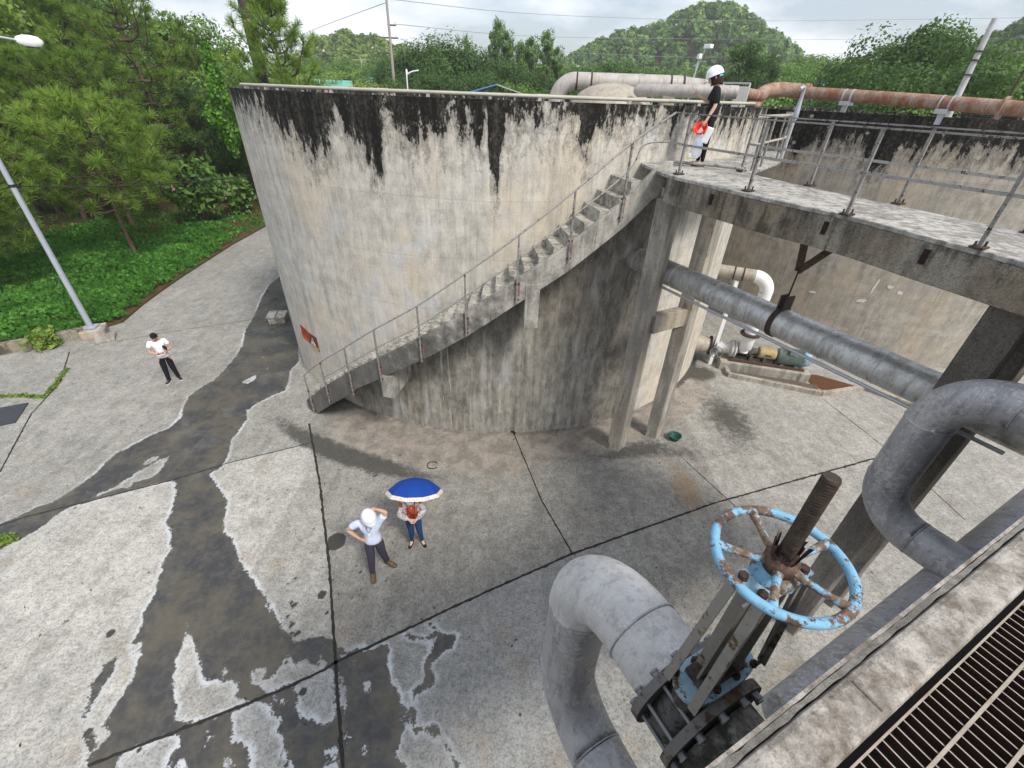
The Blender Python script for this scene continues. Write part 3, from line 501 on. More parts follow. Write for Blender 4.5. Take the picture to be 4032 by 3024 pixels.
def dense(P, n=6):
    out = []; P = [Vector(p) for p in P]
    for i in range(len(P) - 1):
        p0 = P[max(i - 1, 0)]; p1 = P[i]; p2 = P[i + 1]; p3 = P[min(i + 2, len(P) - 1)]
        for k in range(n):
            t = k / n; out.append(.5 * ((2 * p1) + (p2 - p0) * t + (2 * p0 - 5 * p1 + 4 * p2 - p3) * t * t + (3 * p1 - p0 - 3 * p2 + p3) * t ** 3))
    out.append(P[-1]); return out
b = MB(); b.tube(dense(tp + [(2.64, 8.86, 7.80)]), .02, 8); b.build('top_rail', M['rail'], SR)
b = MB(); b.tube(dense(mdp + [(2.2, 8.95, 7.28), (2.64, 8.86, 7.36)]), .015, 6); b.build('middle_rail', M['rail'], SR)

# ------------------------------------------------------------------ raised walkway
FR = [(2.62, 8.60, 6.867), (3.46, 6.84, 6.860), (4.14, 5.81, 6.844), (4.53, 4.93, 6.822), (4.87, 4.24, 6.80), (5.22, 3.3, 6.79), (5.45, 2.4, 6.78)]
BK = [(6.95, 3.1, 6.78), (6.55, 4.3, 6.79), (6.02, 5.46, 6.80), (5.44, 6.67, 6.827), (4.74, 7.85, 6.86), (4.34, 9.07, 6.867)]
FRd = [tuple(v) for v in dense(FR, 5)]; BKd = [tuple(v) for v in dense(BK, 5)]
WK = thing('raised_walkway', 'raised concrete walkway on tall columns between the tanks', 'walkway')
tankside = [pol(a, TR - .02, ZD) for a in np.arange(-28, -69.4, -3)] + [(2.17 + .35, 9.75, ZD), (2.6, 8.72, ZD)]
low = [(4.36, 9.2, ZD), (5.97, 11.32, ZD), (7.05, 13.3, ZD), (7.2, 13.9, ZD)]
poly = FRd + BKd + low + tankside
b = MB(); b.prism([(p[0], p[1]) for p in poly], [p[2] - .055 for p in poly], [p[2] for p in poly]); b.build('deck_slab', M['deck'], WK, bevel=.01)
def ribbon_beam(path, inset, w, dep, name, sgn=1):
    b = MB(); vs = []; n = len(path)
    for i, p in enumerate(path):
        q0 = Vector(path[max(i - 1, 0)]); q1 = Vector(path[min(i + 1, n - 1)]); d = (q1 - q0); d.z = 0; d.normalize(); nn = Vector((-d.y, d.x, 0)) * sgn
        zt = p[2] - .056
        for o_, z in ((inset, zt - dep), (inset + w, zt - dep), (inset + w, zt), (inset, zt)):
            vs.append((p[0] + nn.x * o_, p[1] + nn.y * o_, z))
    fs = []
    for i in range(n - 1): fs += [(4 * i + k, 4 * i + (k + 1) % 4, 4 * i + 4 + (k + 1) % 4, 4 * i + 4 + k) for k in range(4)]
    fs += [(0, 1, 2, 3), (4 * n - 1, 4 * n - 2, 4 * n - 3, 4 * n - 4)]
    b.add(vs, fs); return b.build(name, M['beam'], WK, bevel=.012)
ribbon_beam(FRd, .004, .22, .41, 'edge_beam', 1)
ribbon_beam([p for p in BKd], .03, .2, .36, 'edge_beam', 1)
def column(pts, z1, mat, name='column'):
    b = MB(); b.prism(pts, -.02, z1); return b.build(name, mat, WK, bevel=.015)
def quad(x, y, ang, w, d):
    c_, s_ = math.cos(R(ang)), math.sin(R(ang)); return [(x + c_ * u - s_ * v, y + s_ * u + c_ * v) for u, v in ((0, 0), (w, 0), (w, d), (0, d))]
column([(2.64, 9.02), (2.93, 8.88), (3.2, 9.17), (2.9, 9.33)], 6.40, M['column'])
column([(3.82, 9.62), (4.09, 9.46), (4.36, 9.7), (4.08, 9.86)], 6.44, M['column'])
column(quad(5.24, 4.15, 29, .30, .36), 6.37, M['columnagg'])
column(quad(6.25, 4.7, 29, .36, .42), 6.35, M['columnagg'])
b = MB(); b.beam((3.1, 9.1, 3.72), (4.0, 9.62, 3.72), .24, .42); b.build('tie_beam', M['column'], WK, bevel=.01)
b = MB(); b.beam((2.8, 9.05, 6.42), (4.2, 9.72, 6.42), .26, .3); b.build('cross_beam', M['column'], WK, bevel=.01)
b = MB(); b.beam((5.3, 4.62, 3.9), (6.15, 5.1, 3.9), .24, .42); b.build('tie_beam', M['columnagg'], WK, bevel=.01)
M['drain'] = flat('drain_hole_black', (.03, .015, .014), .9)
for i in (3, 9, 15, 21, 26):                                      # rusted drain outlets through the edge beam
    if i < len(FRd) - 1:
        b = MB()
        p = Vector(FRd[i]); d = (Vector(FRd[i + 1]) - p).normalized(); nn = Vector((-d.y, d.x, 0)); a = math.atan2(d.y, d.x)
        b.box(p - nn * .004 + Vector((0, 0, -.2)), (.055, .03, .16), a); b.build('drain_hole', M['drain'], WK)

# railings of the walkway
def railing(name, label, posts, zt, mat_, rails, base=True):
    r_ = thing(name, label, 'railing', group='steel railings')
    for (x, y, z) in posts:
        b = MB(); b.box((x, y, (z + zt) / 2), (.036, .036, zt - z), .5); o = b.build('post', M['raildark'], r_)
        if base:
            b = MB(); b.box((x, y, z + .012), (.16, .12, .02), .5)
            for sx in (-.055, .055): b.cyl((x + sx, y, z + .02), (x + sx, y, z + .07), .012, 6)
            b.build('base_plate', M['rustdark'], o)
    for nm, path, w, h, m in rails:
        b = MB()
        for p, q in zip(path[:-1], path[1:]): b.beam(p, q, w, h)
        b.build(nm, m, r_)
    return r_
fp = [(2.84, 8.66), (3.47, 7.22), (4.12, 5.84), (4.72, 4.6), (5.3, 3.2)]; zf = [6.867, 6.862, 6.848, 6.82, 6.79]
fpost = [(x, y, z) for (x, y), z in zip(fp, zf)]
def pathat(pts, dz): return [tuple(v) for v in dense([(x, y, z + dz) for x, y, z in pts], 4)]
railing('walkway_railing', 'rusty flat-bar railing along the near edge of the walkway', fpost, 7.78, None,
        [('top_rail', [(2.64, 8.86, 7.80)] + pathat([(x, y, 7.79) for x, y, _ in fpost], 0), .05, .018, M['raildark']),
         ('middle_rail', [(2.64, 8.86, 7.36)] + pathat([(x, y, 7.33) for x, y, _ in fpost], 0), .012, .036, M['rail'])])
bp = [(4.28, 9.43, 6.867), (4.52, 8.5, 6.867), (4.8, 7.95, 6.862), (5.42, 6.75, 6.84), (6.0, 5.4, 6.80), (6.5, 4.3, 6.79)]
railing('walkway_railing', 'rusty flat-bar railing along the far edge of the walkway', bp[0:1] + bp[2:], 7.78, None,
        [('top_rail', pathat([(x, y, 7.79) for x, y, _ in bp], 0), .05, .018, M['raildark']),
         ('middle_rail', pathat([(x, y, 7.33) for x, y, _ in bp], 0), .012, .036, M['rail'])])
cp = [(4.55, 9.6, ZD), (5.0, 10.2, ZD), (5.9, 11.4, ZD), (6.4, 12.2, ZD), (6.9, 13.2, ZD), (7.0, 13.75, ZD)]
railing('landing_railing', 'pale pipe railing curving round the landing beside the tank', cp, 7.76, None,
        [('top_rail', pathat([(4.3, 9.45, 7.78)] + [(x, y, 7.78) for x, y, _ in cp], 0), .04, .04, M['pvc']),
         ('middle_rail', pathat([(4.3, 9.45, 7.33)] + [(x, y, 7.33) for x, y, _ in cp[:4]], 0), .04, .03, M['pvc'])], base=False)
# small pipes on the landing and on the rim
def pipe_thing(name, label, cat, path, r, mat, joints=(), jm=None, n=14, group=None):
    o = thing(name, label, cat, group=group); b = MB(); b.tube(path, r, n); b.build('pipe', mat, o)
    for p, q in joints:
        b = MB(); b.cyl(p, q, r * 1.16, n); b.build('pipe_clamp', jm or mat, o)
    return o
rimp = arc((TC[0], TC[1]), TR - .12, -139, -38, 60, TZ + .075)
pipe_thing('rim_pipe', 'long white plastic pipe lying along the rim of the round tank', 'pipe', rimp, .031, M['pvc'],
           [(rimp[i], rimp[i + 1]) for i in (6, 20, 33, 45)], M['pvc'], 10)
rs_ = [pol(a, TR - .12, TZ + .0) for a in (-136, -128, -113, -98, -83, -70, -57, -45)]
for p in rs_: b = MB(); b.box((p[0], p[1], TZ + .025), (.06, .06, .05)); b.build('pipe_saddle', M['pvc'], bpy.data.objects['rim_pipe'])
pipe_thing('landing_pipe', 'grey water pipe lying on the landing floor beside the person', 'pipe', [(3.1, 10.05, 6.92), (3.9, 9.62, 6.92), (4.22, 9.38, 6.92), (4.27, 9.3, 6.9)], .028, M['rail'])
# vent pipe with a swan neck by the landing
_b = Vector((5.9, 11.2, 0)); vp = [(5.9, 11.2, 6.9), (5.9, 11.2, 7.95), (5.9, 11.2, 8.2), (5.88, 11.18, 8.27), (5.82, 11.14, 8.28), (5.76, 11.1, 8.24)]
v_ = pipe_thing('swan_neck_pipe', 'upright grey vent pipe with a bent top beside the landing railing', 'pipe', vp, .034, M['galv'])
b = MB(); b.lathe([(.034, 8.05), (.05, 7.9), (.062, 7.72), (.04, 7.68)], (5.9, 11.2, 0), 14); b.build('tape_wrap', M['lampgrey'], v_)

# ------------------------------------------------------------------ pipes
def bend(p, d0, d1, rad, n=10):
    """quarter bend centre line starting at p heading d0 and leaving along d1"""
    p = Vector(p); d0 = Vector(d0).normalized(); d1 = Vector(d1).normalized(); c = p + d1 * rad
    o = [c - d1 * rad * math.cos(math.pi / 2 * i / n) + d0 * rad * math.sin(math.pi / 2 * i / n) for i in range(n + 1)]
    return [p - d0 * .004] + o + [o[-1] + d1 * .004]
def weld(p, d, r, parent, mat, w=.012):
    b = MB(); p = Vector(p); d = Vector(d).normalized(); M_ = d.to_track_quat('Z', 'Y').to_matrix(); n = 30
    ring = [p + M_ @ Vector((math.cos(2 * math.pi * k / n) * r, math.sin(2 * math.pi * k / n) * r, 0)) for k in range(n)]
    b.tube(ring, w, 6, closed=True); return b.build('weld_seam', mat, parent)
# big pipe from tank to platform, below the walkway
MP0 = Vector((2.8, 10.27, 4.84)); MPD = Vector((math.cos(R(-61.76)), math.sin(R(-61.76)), 0))
mp_ = thing('overhead_pipe', 'thick silver painted pipe running from the tank under the walkway', 'pipe')
b = MB(); b.tube([MP0 - MPD * .25, MP0 + MPD * 3, MP0 + MPD * 5, MP0 + MPD * 7.2], .25, 36); b.build('pipe_barrel', M['bigpipe'], mp_)
for t_ in (.15, 1.35, 2.45, 3.2, 4.6, 5.4): weld(MP0 + MPD * t_, MPD, .251, mp_, M['gpipe_light'], .008)
b = MB(); b.tube([MP0 + MPD * t_ + Vector((-.22, -.1, -.24)) for t_ in (.9, 3, 7)], .028, 8); tag(b.build('conduit', M['galv']), 'thin steel conduit strapped below the thick silver pipe', 'conduit')
hg = thing('pipe_hanger', 'rusty V-shaped steel hanger holding the thick silver pipe below the walkway', 'hanger')
hc = MP0 + MPD * 3.72
b = MB(); M_ = MPD.to_track_quat('Z', 'Y').to_matrix(); ring = []
for k in range(36): ring.append(hc + M_ @ Vector((math.cos(2 * math.pi * k / 36) * .26, math.sin(2 * math.pi * k / 36) * .26, 0)))
vs = []; fs = []
for k, p in enumerate(ring):
    for e in (-.045, .045):
        for rr in (.252, .27): vs.append(hc + (p - hc).normalized() * rr + MPD * e)
for k in range(36):
    a = 4 * k; c_ = 4 * ((k + 1) % 36); fs += [(a, a + 1, c_ + 1, c_), (a + 1, a + 3, c_ + 3, c_ + 1), (a + 3, a + 2, c_ + 2, c_ + 3), (a + 2, a, c_, c_ + 2)]
b.add(vs, fs); b.build('clamp_band', M['rustdark'], hg)
perp = Vector((-MPD.y, MPD.x, 0)); top = hc + Vector((0, 0, .26))
for sg in (-.05, .05): b = MB(); b.box(top + perp * 0 + MPD * sg + Vector((0, 0, .1)), (.03, .2, .24), math.atan2(MPD.y, MPD.x)); b.build('clamp_lug', M['rustdark'], hg)
kn = hc + Vector((0, 0, .95)); b = MB(); b.cyl(top + Vector((0, 0, .12)), kn, .014, 8); b.build('hanger_rod', M['rustdark'], hg)
for e in (-.12, .52):
    b = MB(); q = kn + MPD * e; q.z = 6.42; b.beam(kn + Vector((0, 0, -.05)), q, .1, .05, up=(perp.x, perp.y, 0)); b.beam(kn + Vector((0, 0, -.05)) + perp * .035, q + perp * .035, .012, .1, up=(perp.x, perp.y, 0)); b.build('hanger_arm', M['rust'], hg)

# C-shaped bend pipes in front of the platform, each with a gate valve
def c_pipe(pos, zt, zb, rad, r, label, stub=.22, mat='gpipe', topmat='gpipe'):
    """vertical run at pos from zb to zt, bends back towards the platform above and below"""
    o = thing('bend_pipe', label, 'pipe', group='C-shaped bend pipes below the platform')
    inn = Vector((-PN[0], -PN[1], 0)); up = Vector((0, 0, 1)); p = Vector((pos[0], pos[1], 0))
    tb = bend(p + up * zt, up, inn, rad); bb = bend(p + up * zb, -up, inn, rad)
    b = MB(); b.tube([p + up * zb, p + up * zt], r, 40, caps=False); b.build('straight_pipe', M[mat], o)
    b = MB(); b.tube(tb, r * 1.004, 40, caps=False); b.build('upper_elbow', M[topmat], o)
    b = MB(); b.tube(bb, r * 1.004, 40, caps=False); b.build('lower_elbow', M[mat], o)
    e = tb[-1]; e2 = e + inn * stub; b = MB(); b.tube([e, e2], r, 40); b.build('stub_pipe', M[topmat], o)
    f = bb[-1]; b = MB(); b.tube([f, f + inn * .55], r, 40); b.build('tail_pipe', M[mat], o)
    for q, d in ((p + up * zt, up), (p + up * zb, up), (tb[-1], inn), (bb[-1], inn)): weld(q, d, r * 1.003, o, M[mat], .009)
    return o, e2, inn
def gate_valve(e, inn, r, rf, label, hub_z, wheel=True, tilt=(0, 0)):
    """two bolted flanges, blue bonnet, four-legged yoke, threaded stem and handwheel; e = end of the stub pipe"""
    o = thing('gate_valve', label, 'valve', e, 'gate valves on the bend pipes'); inn = Vector(inn); Z = Vector((0, 0, 1)); side = inn.cross(Z).normalized()
    Mr = Matrix((side, Z, inn)).transposed(); gap = .24
    def ring(p, ri, ro, th, name, mat):
        b = MB(); b.lathe([(ri, -th / 2), (ro, -th / 2), (ro, th / 2), (ri, th / 2), (ri, -th / 2)], p, 44, M=Mr, smooth=False); return b.build(name, mat, o)
    f1 = Vector((0, 0, 0)); f2 = inn * gap
    F1 = ring(f1, .05, rf, .05, 'flange', M['rustfl']); F2 = ring(f2, .05, rf, .05, 'flange', M['rustfl'])
    b = MB(); b.lathe([(.05, .02), (r * .98, .03), (r * 1.12, .07), (r * 1.14, gap - .07), (r * .98, gap - .03), (.05, gap - .02)], f1, 36, M=Mr); b.build('valve_body', M['darkiron'], o)
    nb = 12
    for k in range(nb):
        a = 2 * math.pi * (k + .5) / nb; off = (side * math.cos(a) + Z * math.sin(a)) * (rf - .045); b = MB()
        b.cyl(off - inn * .06, off + inn * (gap + .06), .012, 8)
        for t_ in (-.035, gap + .035):
            b.tube([off + inn * (t_ - .014), off + inn * (t_ + .014)], .022, 6, smooth=False)
            b.tube([off + inn * (t_ + (.02 if t_ > 0 else -.02) - .006), off + inn * (t_ + (.02 if t_ > 0 else -.02) + .006)], .026, 10, smooth=False)
        b.build('flange_bolt', M['boltgrey'], o)
    cz = inn * gap / 2
    # neck and bonnet
    b = MB()
    b.tube([cz + side * -.15 + Z * (r * .4), cz + side * -.15 + Z * (rf + .02)], .07, 20); b.tube([cz + side * .15 + Z * (r * .4), cz + side * .15 + Z * (rf + .02)], .07, 20); b.box(cz + Z * (r * .7 + rf * .3), (.3, .13, rf * .9), math.atan2(side.y, side.x)); b.build('bonnet_neck', M['darkiron'], o)
    b = MB(); pts = []
    for k in range(28):
        a = 2 * math.pi * k / 28; u = math.copysign(abs(math.cos(a)) ** .55, math.cos(a)) * .25; v = math.copysign(abs(math.sin(a)) ** .8, math.sin(a)) * .105
        q = cz + side * u + inn * v; pts.append((q.x, q.y))
    zb = rf + .02; b.prism(pts, zb, zb + .03); bp_ = b.build('bonnet_plate', M['bluepale'], o, bevel=.004)
    for u in (-.2, -.07, .07, .2):
        for v in (-.075, .075):
            b = MB(); q = cz + side * u + inn * v; b.tube([q + Z * (zb + .03), q + Z * (zb + .055)], .019, 6, smooth=False); b.cyl(q + Z * (zb + .05), q + Z * (zb + .075), .009, 8)
            b.build('bonnet_bolt', M['rustdark'], bp_)
    b = MB(); b.box(cz + Z * (zb + .055), (.2, .11, .05), math.atan2(side.y, side.x)); b.build('packing_gland', M['rustdark'], o, bevel=.01)
    H = hub_z - e.z; ph = H - .12
    for su in (-1, 1):
        for sv in (-1, 1):
            b = MB(); a_ = cz + side * (.235 * su) + inn * (.085 * sv) + Z * (zb + .03); c_ = cz + side * (.13 * su) + inn * (.06 * sv) + Z * ph
            b.beam(a_, c_, .042, .01, up=tuple(inn)); b.beam(a_ + side * (.018 * su), c_ + side * (.018 * su), .01, .045, up=tuple(inn)); b.build('yoke_leg', M['yoke'], o)
    b = MB(); b.prism([((cz + side * u + inn * v).x, (cz + side * u + inn * v).y) for u, v in ((-.17, -.075), (.17, -.075), (.17, .075), (-.17, .075))], ph, ph + .022); yp = b.build('yoke_plate', M['bluepale'], o, bevel=.004)
    for u in (-.13, .13):
        for v in (-.045, .045): b = MB(); q = cz + side * u + inn * v; b.tube([q + Z * (ph + .02), q + Z * (ph + .048)], .021, 6, smooth=False); b.build('yoke_bolt', M['rustdark'], yp)
    b = MB(); b.lathe([(.09, ph + .02), (.085, ph + .05), (.055, ph + .07), (.05, H - .02)], cz, 24); b.build('yoke_sleeve', M['bluehub'], o)
    for su in (-1, 1):                                            # gate housing: two webs with a flange each
        b = MB(); b.beam(cz + side * (.075 * su) + Z * (zb + .06), cz + side * (.045 * su) + Z * (ph - .0), .012, .13, up=tuple(inn)); b.beam(cz + side * (.11 * su) + Z * (zb + .06), cz + side * (.075 * su) + Z * (ph - .14), .07, .012, up=tuple(inn)); b.build('housing_web', M['yoke'], o)
    b = MB(); b.tube([cz + Z * (zb + .03), cz + Z * ph], .045, 16); b.build('stem_tube', M['yoke'], o)
    # stem with thread
    b = MB(); prof = []; z = zb + .03; top = H + .47
    path_z = []; rr = []
    n_ = int((top - z) / .0045)
    for i in range(n_): path_z.append(cz + Z * (z + (top - z) * i / n_)); rr.append((.0285, .0315, .0315)[i % 3])
    path_z.append(cz + Z * top); rr.append(.028); b.tube(path_z, rr, 20); b.build('threaded_stem', M['stem'], o)
    # handwheel
    w = thing('handwheel', None, None) if False else None
    n = 56; b = MB(); Rw = .255
    b.tube([cz + Z * H + side * math.cos(2 * math.pi * k / n) * Rw + inn * math.sin(2 * math.pi * k / n) * Rw for k in range(n)], .0205, 12, closed=True)
    hw = b.build('handwheel', M['blue'], o)
    for k in range(5):
        a = 2 * math.pi * k / 5 + .5; d = side * math.cos(a) + inn * math.sin(a); b = MB()
        path = [cz + Z * (H - .012) + d * .04, cz + Z * (H - .02) + d * .1, cz + Z * (H - .012) + d * .17, cz + Z * H + d * (Rw - .005)]
        b.tube(path, [.022, .016, .015, .021], 10); b.build('spoke', M['bluehub'], hw)
    b = MB(); b.lathe([(.03, H - .05), (.058, H - .05), (.066, H - .02), (.066, H + .012), (.05, H + .02), (.045, H + .03), (.03, H + .03)], cz, 26); b.build('hub', M['rust'], hw)
    rs = random.Random(4); b = MB()                                # shredded grease cap round the stem
    for k in range(16):
        a = 2 * math.pi * k / 16; d = side * math.cos(a) + inn * math.sin(a); d2 = side * math.cos(a + .33) + inn * math.sin(a + .33); h = rs.uniform(.05, .115); ro = rs.uniform(.045, .075)
        p = [cz + Z * (H + .012) + d * .046, cz + Z * (H + .012) + d2 * .046, cz + Z * (H + h) + d2 * ro * .9, cz + Z * (H + h + rs.uniform(-.02, .03)) + d * ro]
        b.add(p, [(0, 1, 2, 3)]); b.add([v * .999 + Vector((0, 0, -.002)) - d * .003 for v in p], [(3, 2, 1, 0)])
    b.build('torn_stem_cover', M['rustdark'], o)
    b = MB(); a = .28                                             # cast letter on the rim
    cu = bpy.data.curves.new('rim_lettering', 'FONT'); cu.body = 'OPEN'; cu.size = .032; cu.extrude = .002; cu.space_character = 1.2
    to = bpy.data.objects.new('tmp_letters', cu); C.objects.link(to); dg = bpy.context.evaluated_depsgraph_get(); me = bpy.data.meshes.new_from_object(to.evaluated_get(dg)); bpy.data.objects.remove(to)
    for v in me.vertices:
        x, y, z_ = v.co; ang = -2.0 + (x - .06) / Rw; rad_ = Rw - y + .012
        q = cz + Z * (H + .0195 + z_ * .6) + side * math.cos(ang) * rad_ + inn * -math.sin(ang) * rad_; v.co = q
    link('rim_lettering', me, M['bluehub'], hw)
    return o
M['rustfl'] = rusty('flange_paint', paint=(.17, .165, .16), cover=.47, rc=((.05, .03, .02), (.12, .07, .045), (.2, .13, .09)), scale=5)
M['darkiron'] = rusty('dark_cast_iron', paint=(.10, .10, .10), cover=.5, rc=((.03, .025, .02), (.07, .05, .04), (.12, .09, .07)), scale=6)
M['boltgrey'] = flat('bolt_zinc', (.27, .28, .29), .5, .5, var=.3)
M['yoke'] = rusty('yoke_steel', paint=(.27, .255, .225), cover=.42, rc=((.05, .035, .02), (.15, .11, .06), (.25, .21, .14)), scale=5)
M['stem'] = rusty('greased_stem', rc=((.012, .009, .007), (.04, .027, .018), (.085, .06, .04)), rough=.5)
cp1, e1, inn = c_pipe((.627, 1.997), 4.55, 3.57, .58, .25, 'near grey C-shaped bend pipe with a pale sunlit top, at the bottom', stub=.3, topmat='gpipe_light')  # paler upper elbow material puts the sunlit tone into the colour
gate_valve(e1 + inn * .018 + Vector((PU[0], PU[1], 0)) * .012, inn, .25, .34, 'near gate valve under the blue flaking handwheel', 6.46)
cp2, e2, _ = c_pipe((4.67, 3.92), 5.09, 4.22, .53, .225, 'far grey C-shaped bend pipe at the right edge')
gate_valve(e2 + inn * .018, inn, .225, .31, 'far gate valve mostly outside the frame at the right edge', 6.9)
for e_, r_, n_ in ((e1, .25, 'pipe stub caked in cement between the near valve and the platform'), (e2, .225, 'pipe stub between the far valve and the platform')):
    b = MB(); s_ = e_ + inn * .3; b.tube([s_, s_ + inn * .75], r_, 36); tag(b.build('stub_pipe', M['splat'] if 'splat' in M else M.setdefault('splat', concrete('cement_splash', (.38, .36, .33), (.13, .125, .115), stain=(.04, .04, .036), amt=.8, sc=2.2, zs=1, bump=1.2, lo=.46, hi=.54))), n_, 'pipe', 'pipe stubs at the platform')
# header pipe below the platform edge
b = MB(); hz_ = 3.35; b.tube([PW(3.05, .2, hz_), PW(9.5, .3, hz_)], .27, 36); tag(b.build('header_pipe', M['gpipe']), 'straight grey header pipe running below the platform edge', 'pipe')

# ------------------------------------------------------------------ platform edge and grating
PF = thing('platform_channel', 'weathered concrete-filled steel channel edge of the near platform', 'channel')
M['chan'] = concrete('channel_coating', (.44, .41, .37), (.22, .20, .175), stain=(.13, .10, .07), amt=.6, sc=3, zs=1, bump=.6, lo=.49, hi=.6)
M['mortar'] = concrete('mortar_fill', (.47, .44, .39), (.31, .29, .26), stain=(.2, .18, .16), amt=.4, sc=6, zs=1, bump=1.2)
M['chanside'] = concrete('channel_side', (.22, .215, .2), (.10, .10, .095), amt=.4, sc=2)
def prof_run(prof, s0, s1, n, name, mat, bevel=0, jit=0):
    b = MB(); vs = []; m = len(prof); rs = random.Random(2)
    for i in range(n + 1):
        s = s0 + (s1 - s0) * i / n
        for v, z in prof: vs.append(PW(s, v + rs.uniform(-jit, jit), z + rs.uniform(-jit, jit)))
    fs = [(i * m + k, i * m + (k + 1) % m, (i + 1) * m + (k + 1) % m, (i + 1) * m + k) for i in range(n) for k in range(m)]
    fs += [tuple(range(m - 1, -1, -1)), tuple(range(n * m, n * m + m))]
    b.add(vs, fs); return b.build(name, mat, PF, bevel)
ZP = 6.5
prof_run([(.075, ZP - .2), (.075, ZP - .02), (.068, ZP + .0), (.052, ZP + .006), (-.035, ZP + .006), (-.048, ZP - .002), (-.053, ZP - .02), (-.053, ZP - .2)], -1.0, 9, 2, 'coated_beam', M['chan'])
prof_run([(.0945, ZP - .12), (.0945, ZP - .014), (.077, ZP - .008), (.077, ZP - .12)], -1, 9, 220, 'mortar_fill', M['mortar'], jit=.003)
prof_run([(.108, ZP - .02), (.108, ZP - .014), (.097, ZP - .014), (.095, ZP - .02), (.095, ZP - .3), (.108, ZP - .3)], -1, 9, 2, 'outer_flange', M['chan'])
prof_run([(.104, ZP - 3.4), (.104, ZP - .301), (-.05, ZP - .301), (-.05, ZP - 3.4)], -1, 9, 2, 'side_wall', M['chanside'])
b = MB(); b.tube([PW(1.27, v, ZP + .008) for v in (.05, .0, -.035)], .006, 6); b.build('weld_bead', M['chan'], PF)
GR = thing('steel_grating', 'rusty steel bar grating floor of the near platform, bottom right corner', 'grating')
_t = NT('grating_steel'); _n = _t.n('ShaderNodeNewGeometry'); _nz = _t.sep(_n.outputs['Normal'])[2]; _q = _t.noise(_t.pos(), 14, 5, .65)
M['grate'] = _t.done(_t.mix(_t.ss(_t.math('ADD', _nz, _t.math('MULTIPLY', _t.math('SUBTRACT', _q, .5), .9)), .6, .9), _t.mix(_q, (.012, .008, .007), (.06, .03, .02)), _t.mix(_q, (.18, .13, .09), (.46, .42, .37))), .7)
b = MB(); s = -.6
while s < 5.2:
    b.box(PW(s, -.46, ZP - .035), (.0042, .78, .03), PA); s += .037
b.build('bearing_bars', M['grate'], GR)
b = MB()
for v in (-.17, -.27, -.37, -.47, -.57, -.67, -.77): b.beam(PW(-.6, v, ZP - .02), PW(5.2, v, ZP - .02), .009, .009)
b.build('cross_rods', M['grate'], GR)
b = MB(); b.beam(PW(-.6, -.073, ZP - .035), PW(5.2, -.073, ZP - .035), .006, .04); b.build('edge_bar', M['grate'], GR)
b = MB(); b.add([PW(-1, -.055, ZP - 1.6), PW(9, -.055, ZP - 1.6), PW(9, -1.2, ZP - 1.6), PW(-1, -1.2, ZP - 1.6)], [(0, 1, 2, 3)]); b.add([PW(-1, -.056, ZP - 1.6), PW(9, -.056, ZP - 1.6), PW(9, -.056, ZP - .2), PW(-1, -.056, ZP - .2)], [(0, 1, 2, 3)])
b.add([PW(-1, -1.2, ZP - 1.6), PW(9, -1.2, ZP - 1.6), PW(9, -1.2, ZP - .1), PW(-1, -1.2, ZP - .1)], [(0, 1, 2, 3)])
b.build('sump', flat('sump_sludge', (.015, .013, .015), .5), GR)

# ------------------------------------------------------------------ pump unit
def lathe_h(prof, a, d, name, mat, parent, n=28):
    """revolve (radius, distance) profile about the horizontal axis through a along d"""
    d = Vector(d).normalized(); Mx = d.to_track_quat('Z', 'Y').to_matrix(); b = MB(); b.lathe(prof, a, n, M=Mx); return b.build(name, mat, parent)
PD = Vector((1, -.245, 0)).normalized(); PS = Vector((-PD.y, PD.x, 0)); PB = Vector((7.15, 13.95, .68))
sp = thing('suction_pipe', 'short wide tan suction pipe between the tank foot and the pump', 'pipe')
lathe_h([(.0, -1.9), (.33, -1.9), (.33, -.62), (.335, -.6), (.33, -.58), (.30, -.3), (.27, -.12), (0, -.12)], PB, PD, 'pipe_barrel', M['tanpipe'], sp)
lathe_h([(0, -.14), (.34, -.14), (.34, -.09), (0, -.09)], PB, PD, 'flange', M['rustdark'], sp)
def small_valve(base, axis_up, label, rw=.17):
    o = thing('handwheel_valve', label, 'valve', group='small blue handwheel valves'); A_ = Vector(axis_up).normalized(); base = Vector(base)
    b = MB(); b.tube([base - A_ * .05, base + A_ * .18], .05, 12); b.tube([base + A_ * .16, base + A_ * .2], .08, 12); b.build('valve_body', M['darkiron'], o)
    b = MB(); b.tube([base + A_ * .15, base + A_ * .5], .014, 8); b.build('stem', M['galv'], o)
    x = A_.orthogonal().normalized(); y = A_.cross(x); c_ = base + A_ * .4; b = MB(); n = 32
    b.tube([c_ + (x * math.cos(2 * math.pi * k / n) + y * math.sin(2 * math.pi * k / n)) * rw for k in range(n)], .014, 8, closed=True)
    for k in range(5): a = 2 * math.pi * k / 5; b.tube([c_, c_ + (x * math.cos(a) + y * math.sin(a)) * rw], .01, 6)
    b.build('handwheel', M['bluehub'], o); return o
small_valve(PB + PD * .02 - PS * .25 + Vector((0, 0, .02)), -PS * .95 + Vector((0, 0, .12)), 'blue handwheel valve facing the yard beside the pump inlet', .2)
small_valve((6.6, 14.2, .98), (0, 0, 1), 'small blue handwheel valve standing on the tan suction pipe', .11)
pm = thing('pump', 'white centrifugal pump with yellow coupling guard beside the pit', 'pump')
lathe_h([(0, .0), (.3, .0), (.3, .05), (.2, .06), (.2, .5), (.3, .52), (.31, .58), (.24, .6), (.24, .62), (.31, .63), (.31, .69), (0, .69)], PB + PD * .05, PD, 'inlet_pipe', M['gpipe_light'], pm)
vc = PB + PD * .98
b = MB(); vo = [vc + PS * math.cos(a) * rr + Vector((0, 0, math.sin(a) * rr)) for a, rr in [(math.radians(-180 - 17 * i), .2) for i in range(12)]]
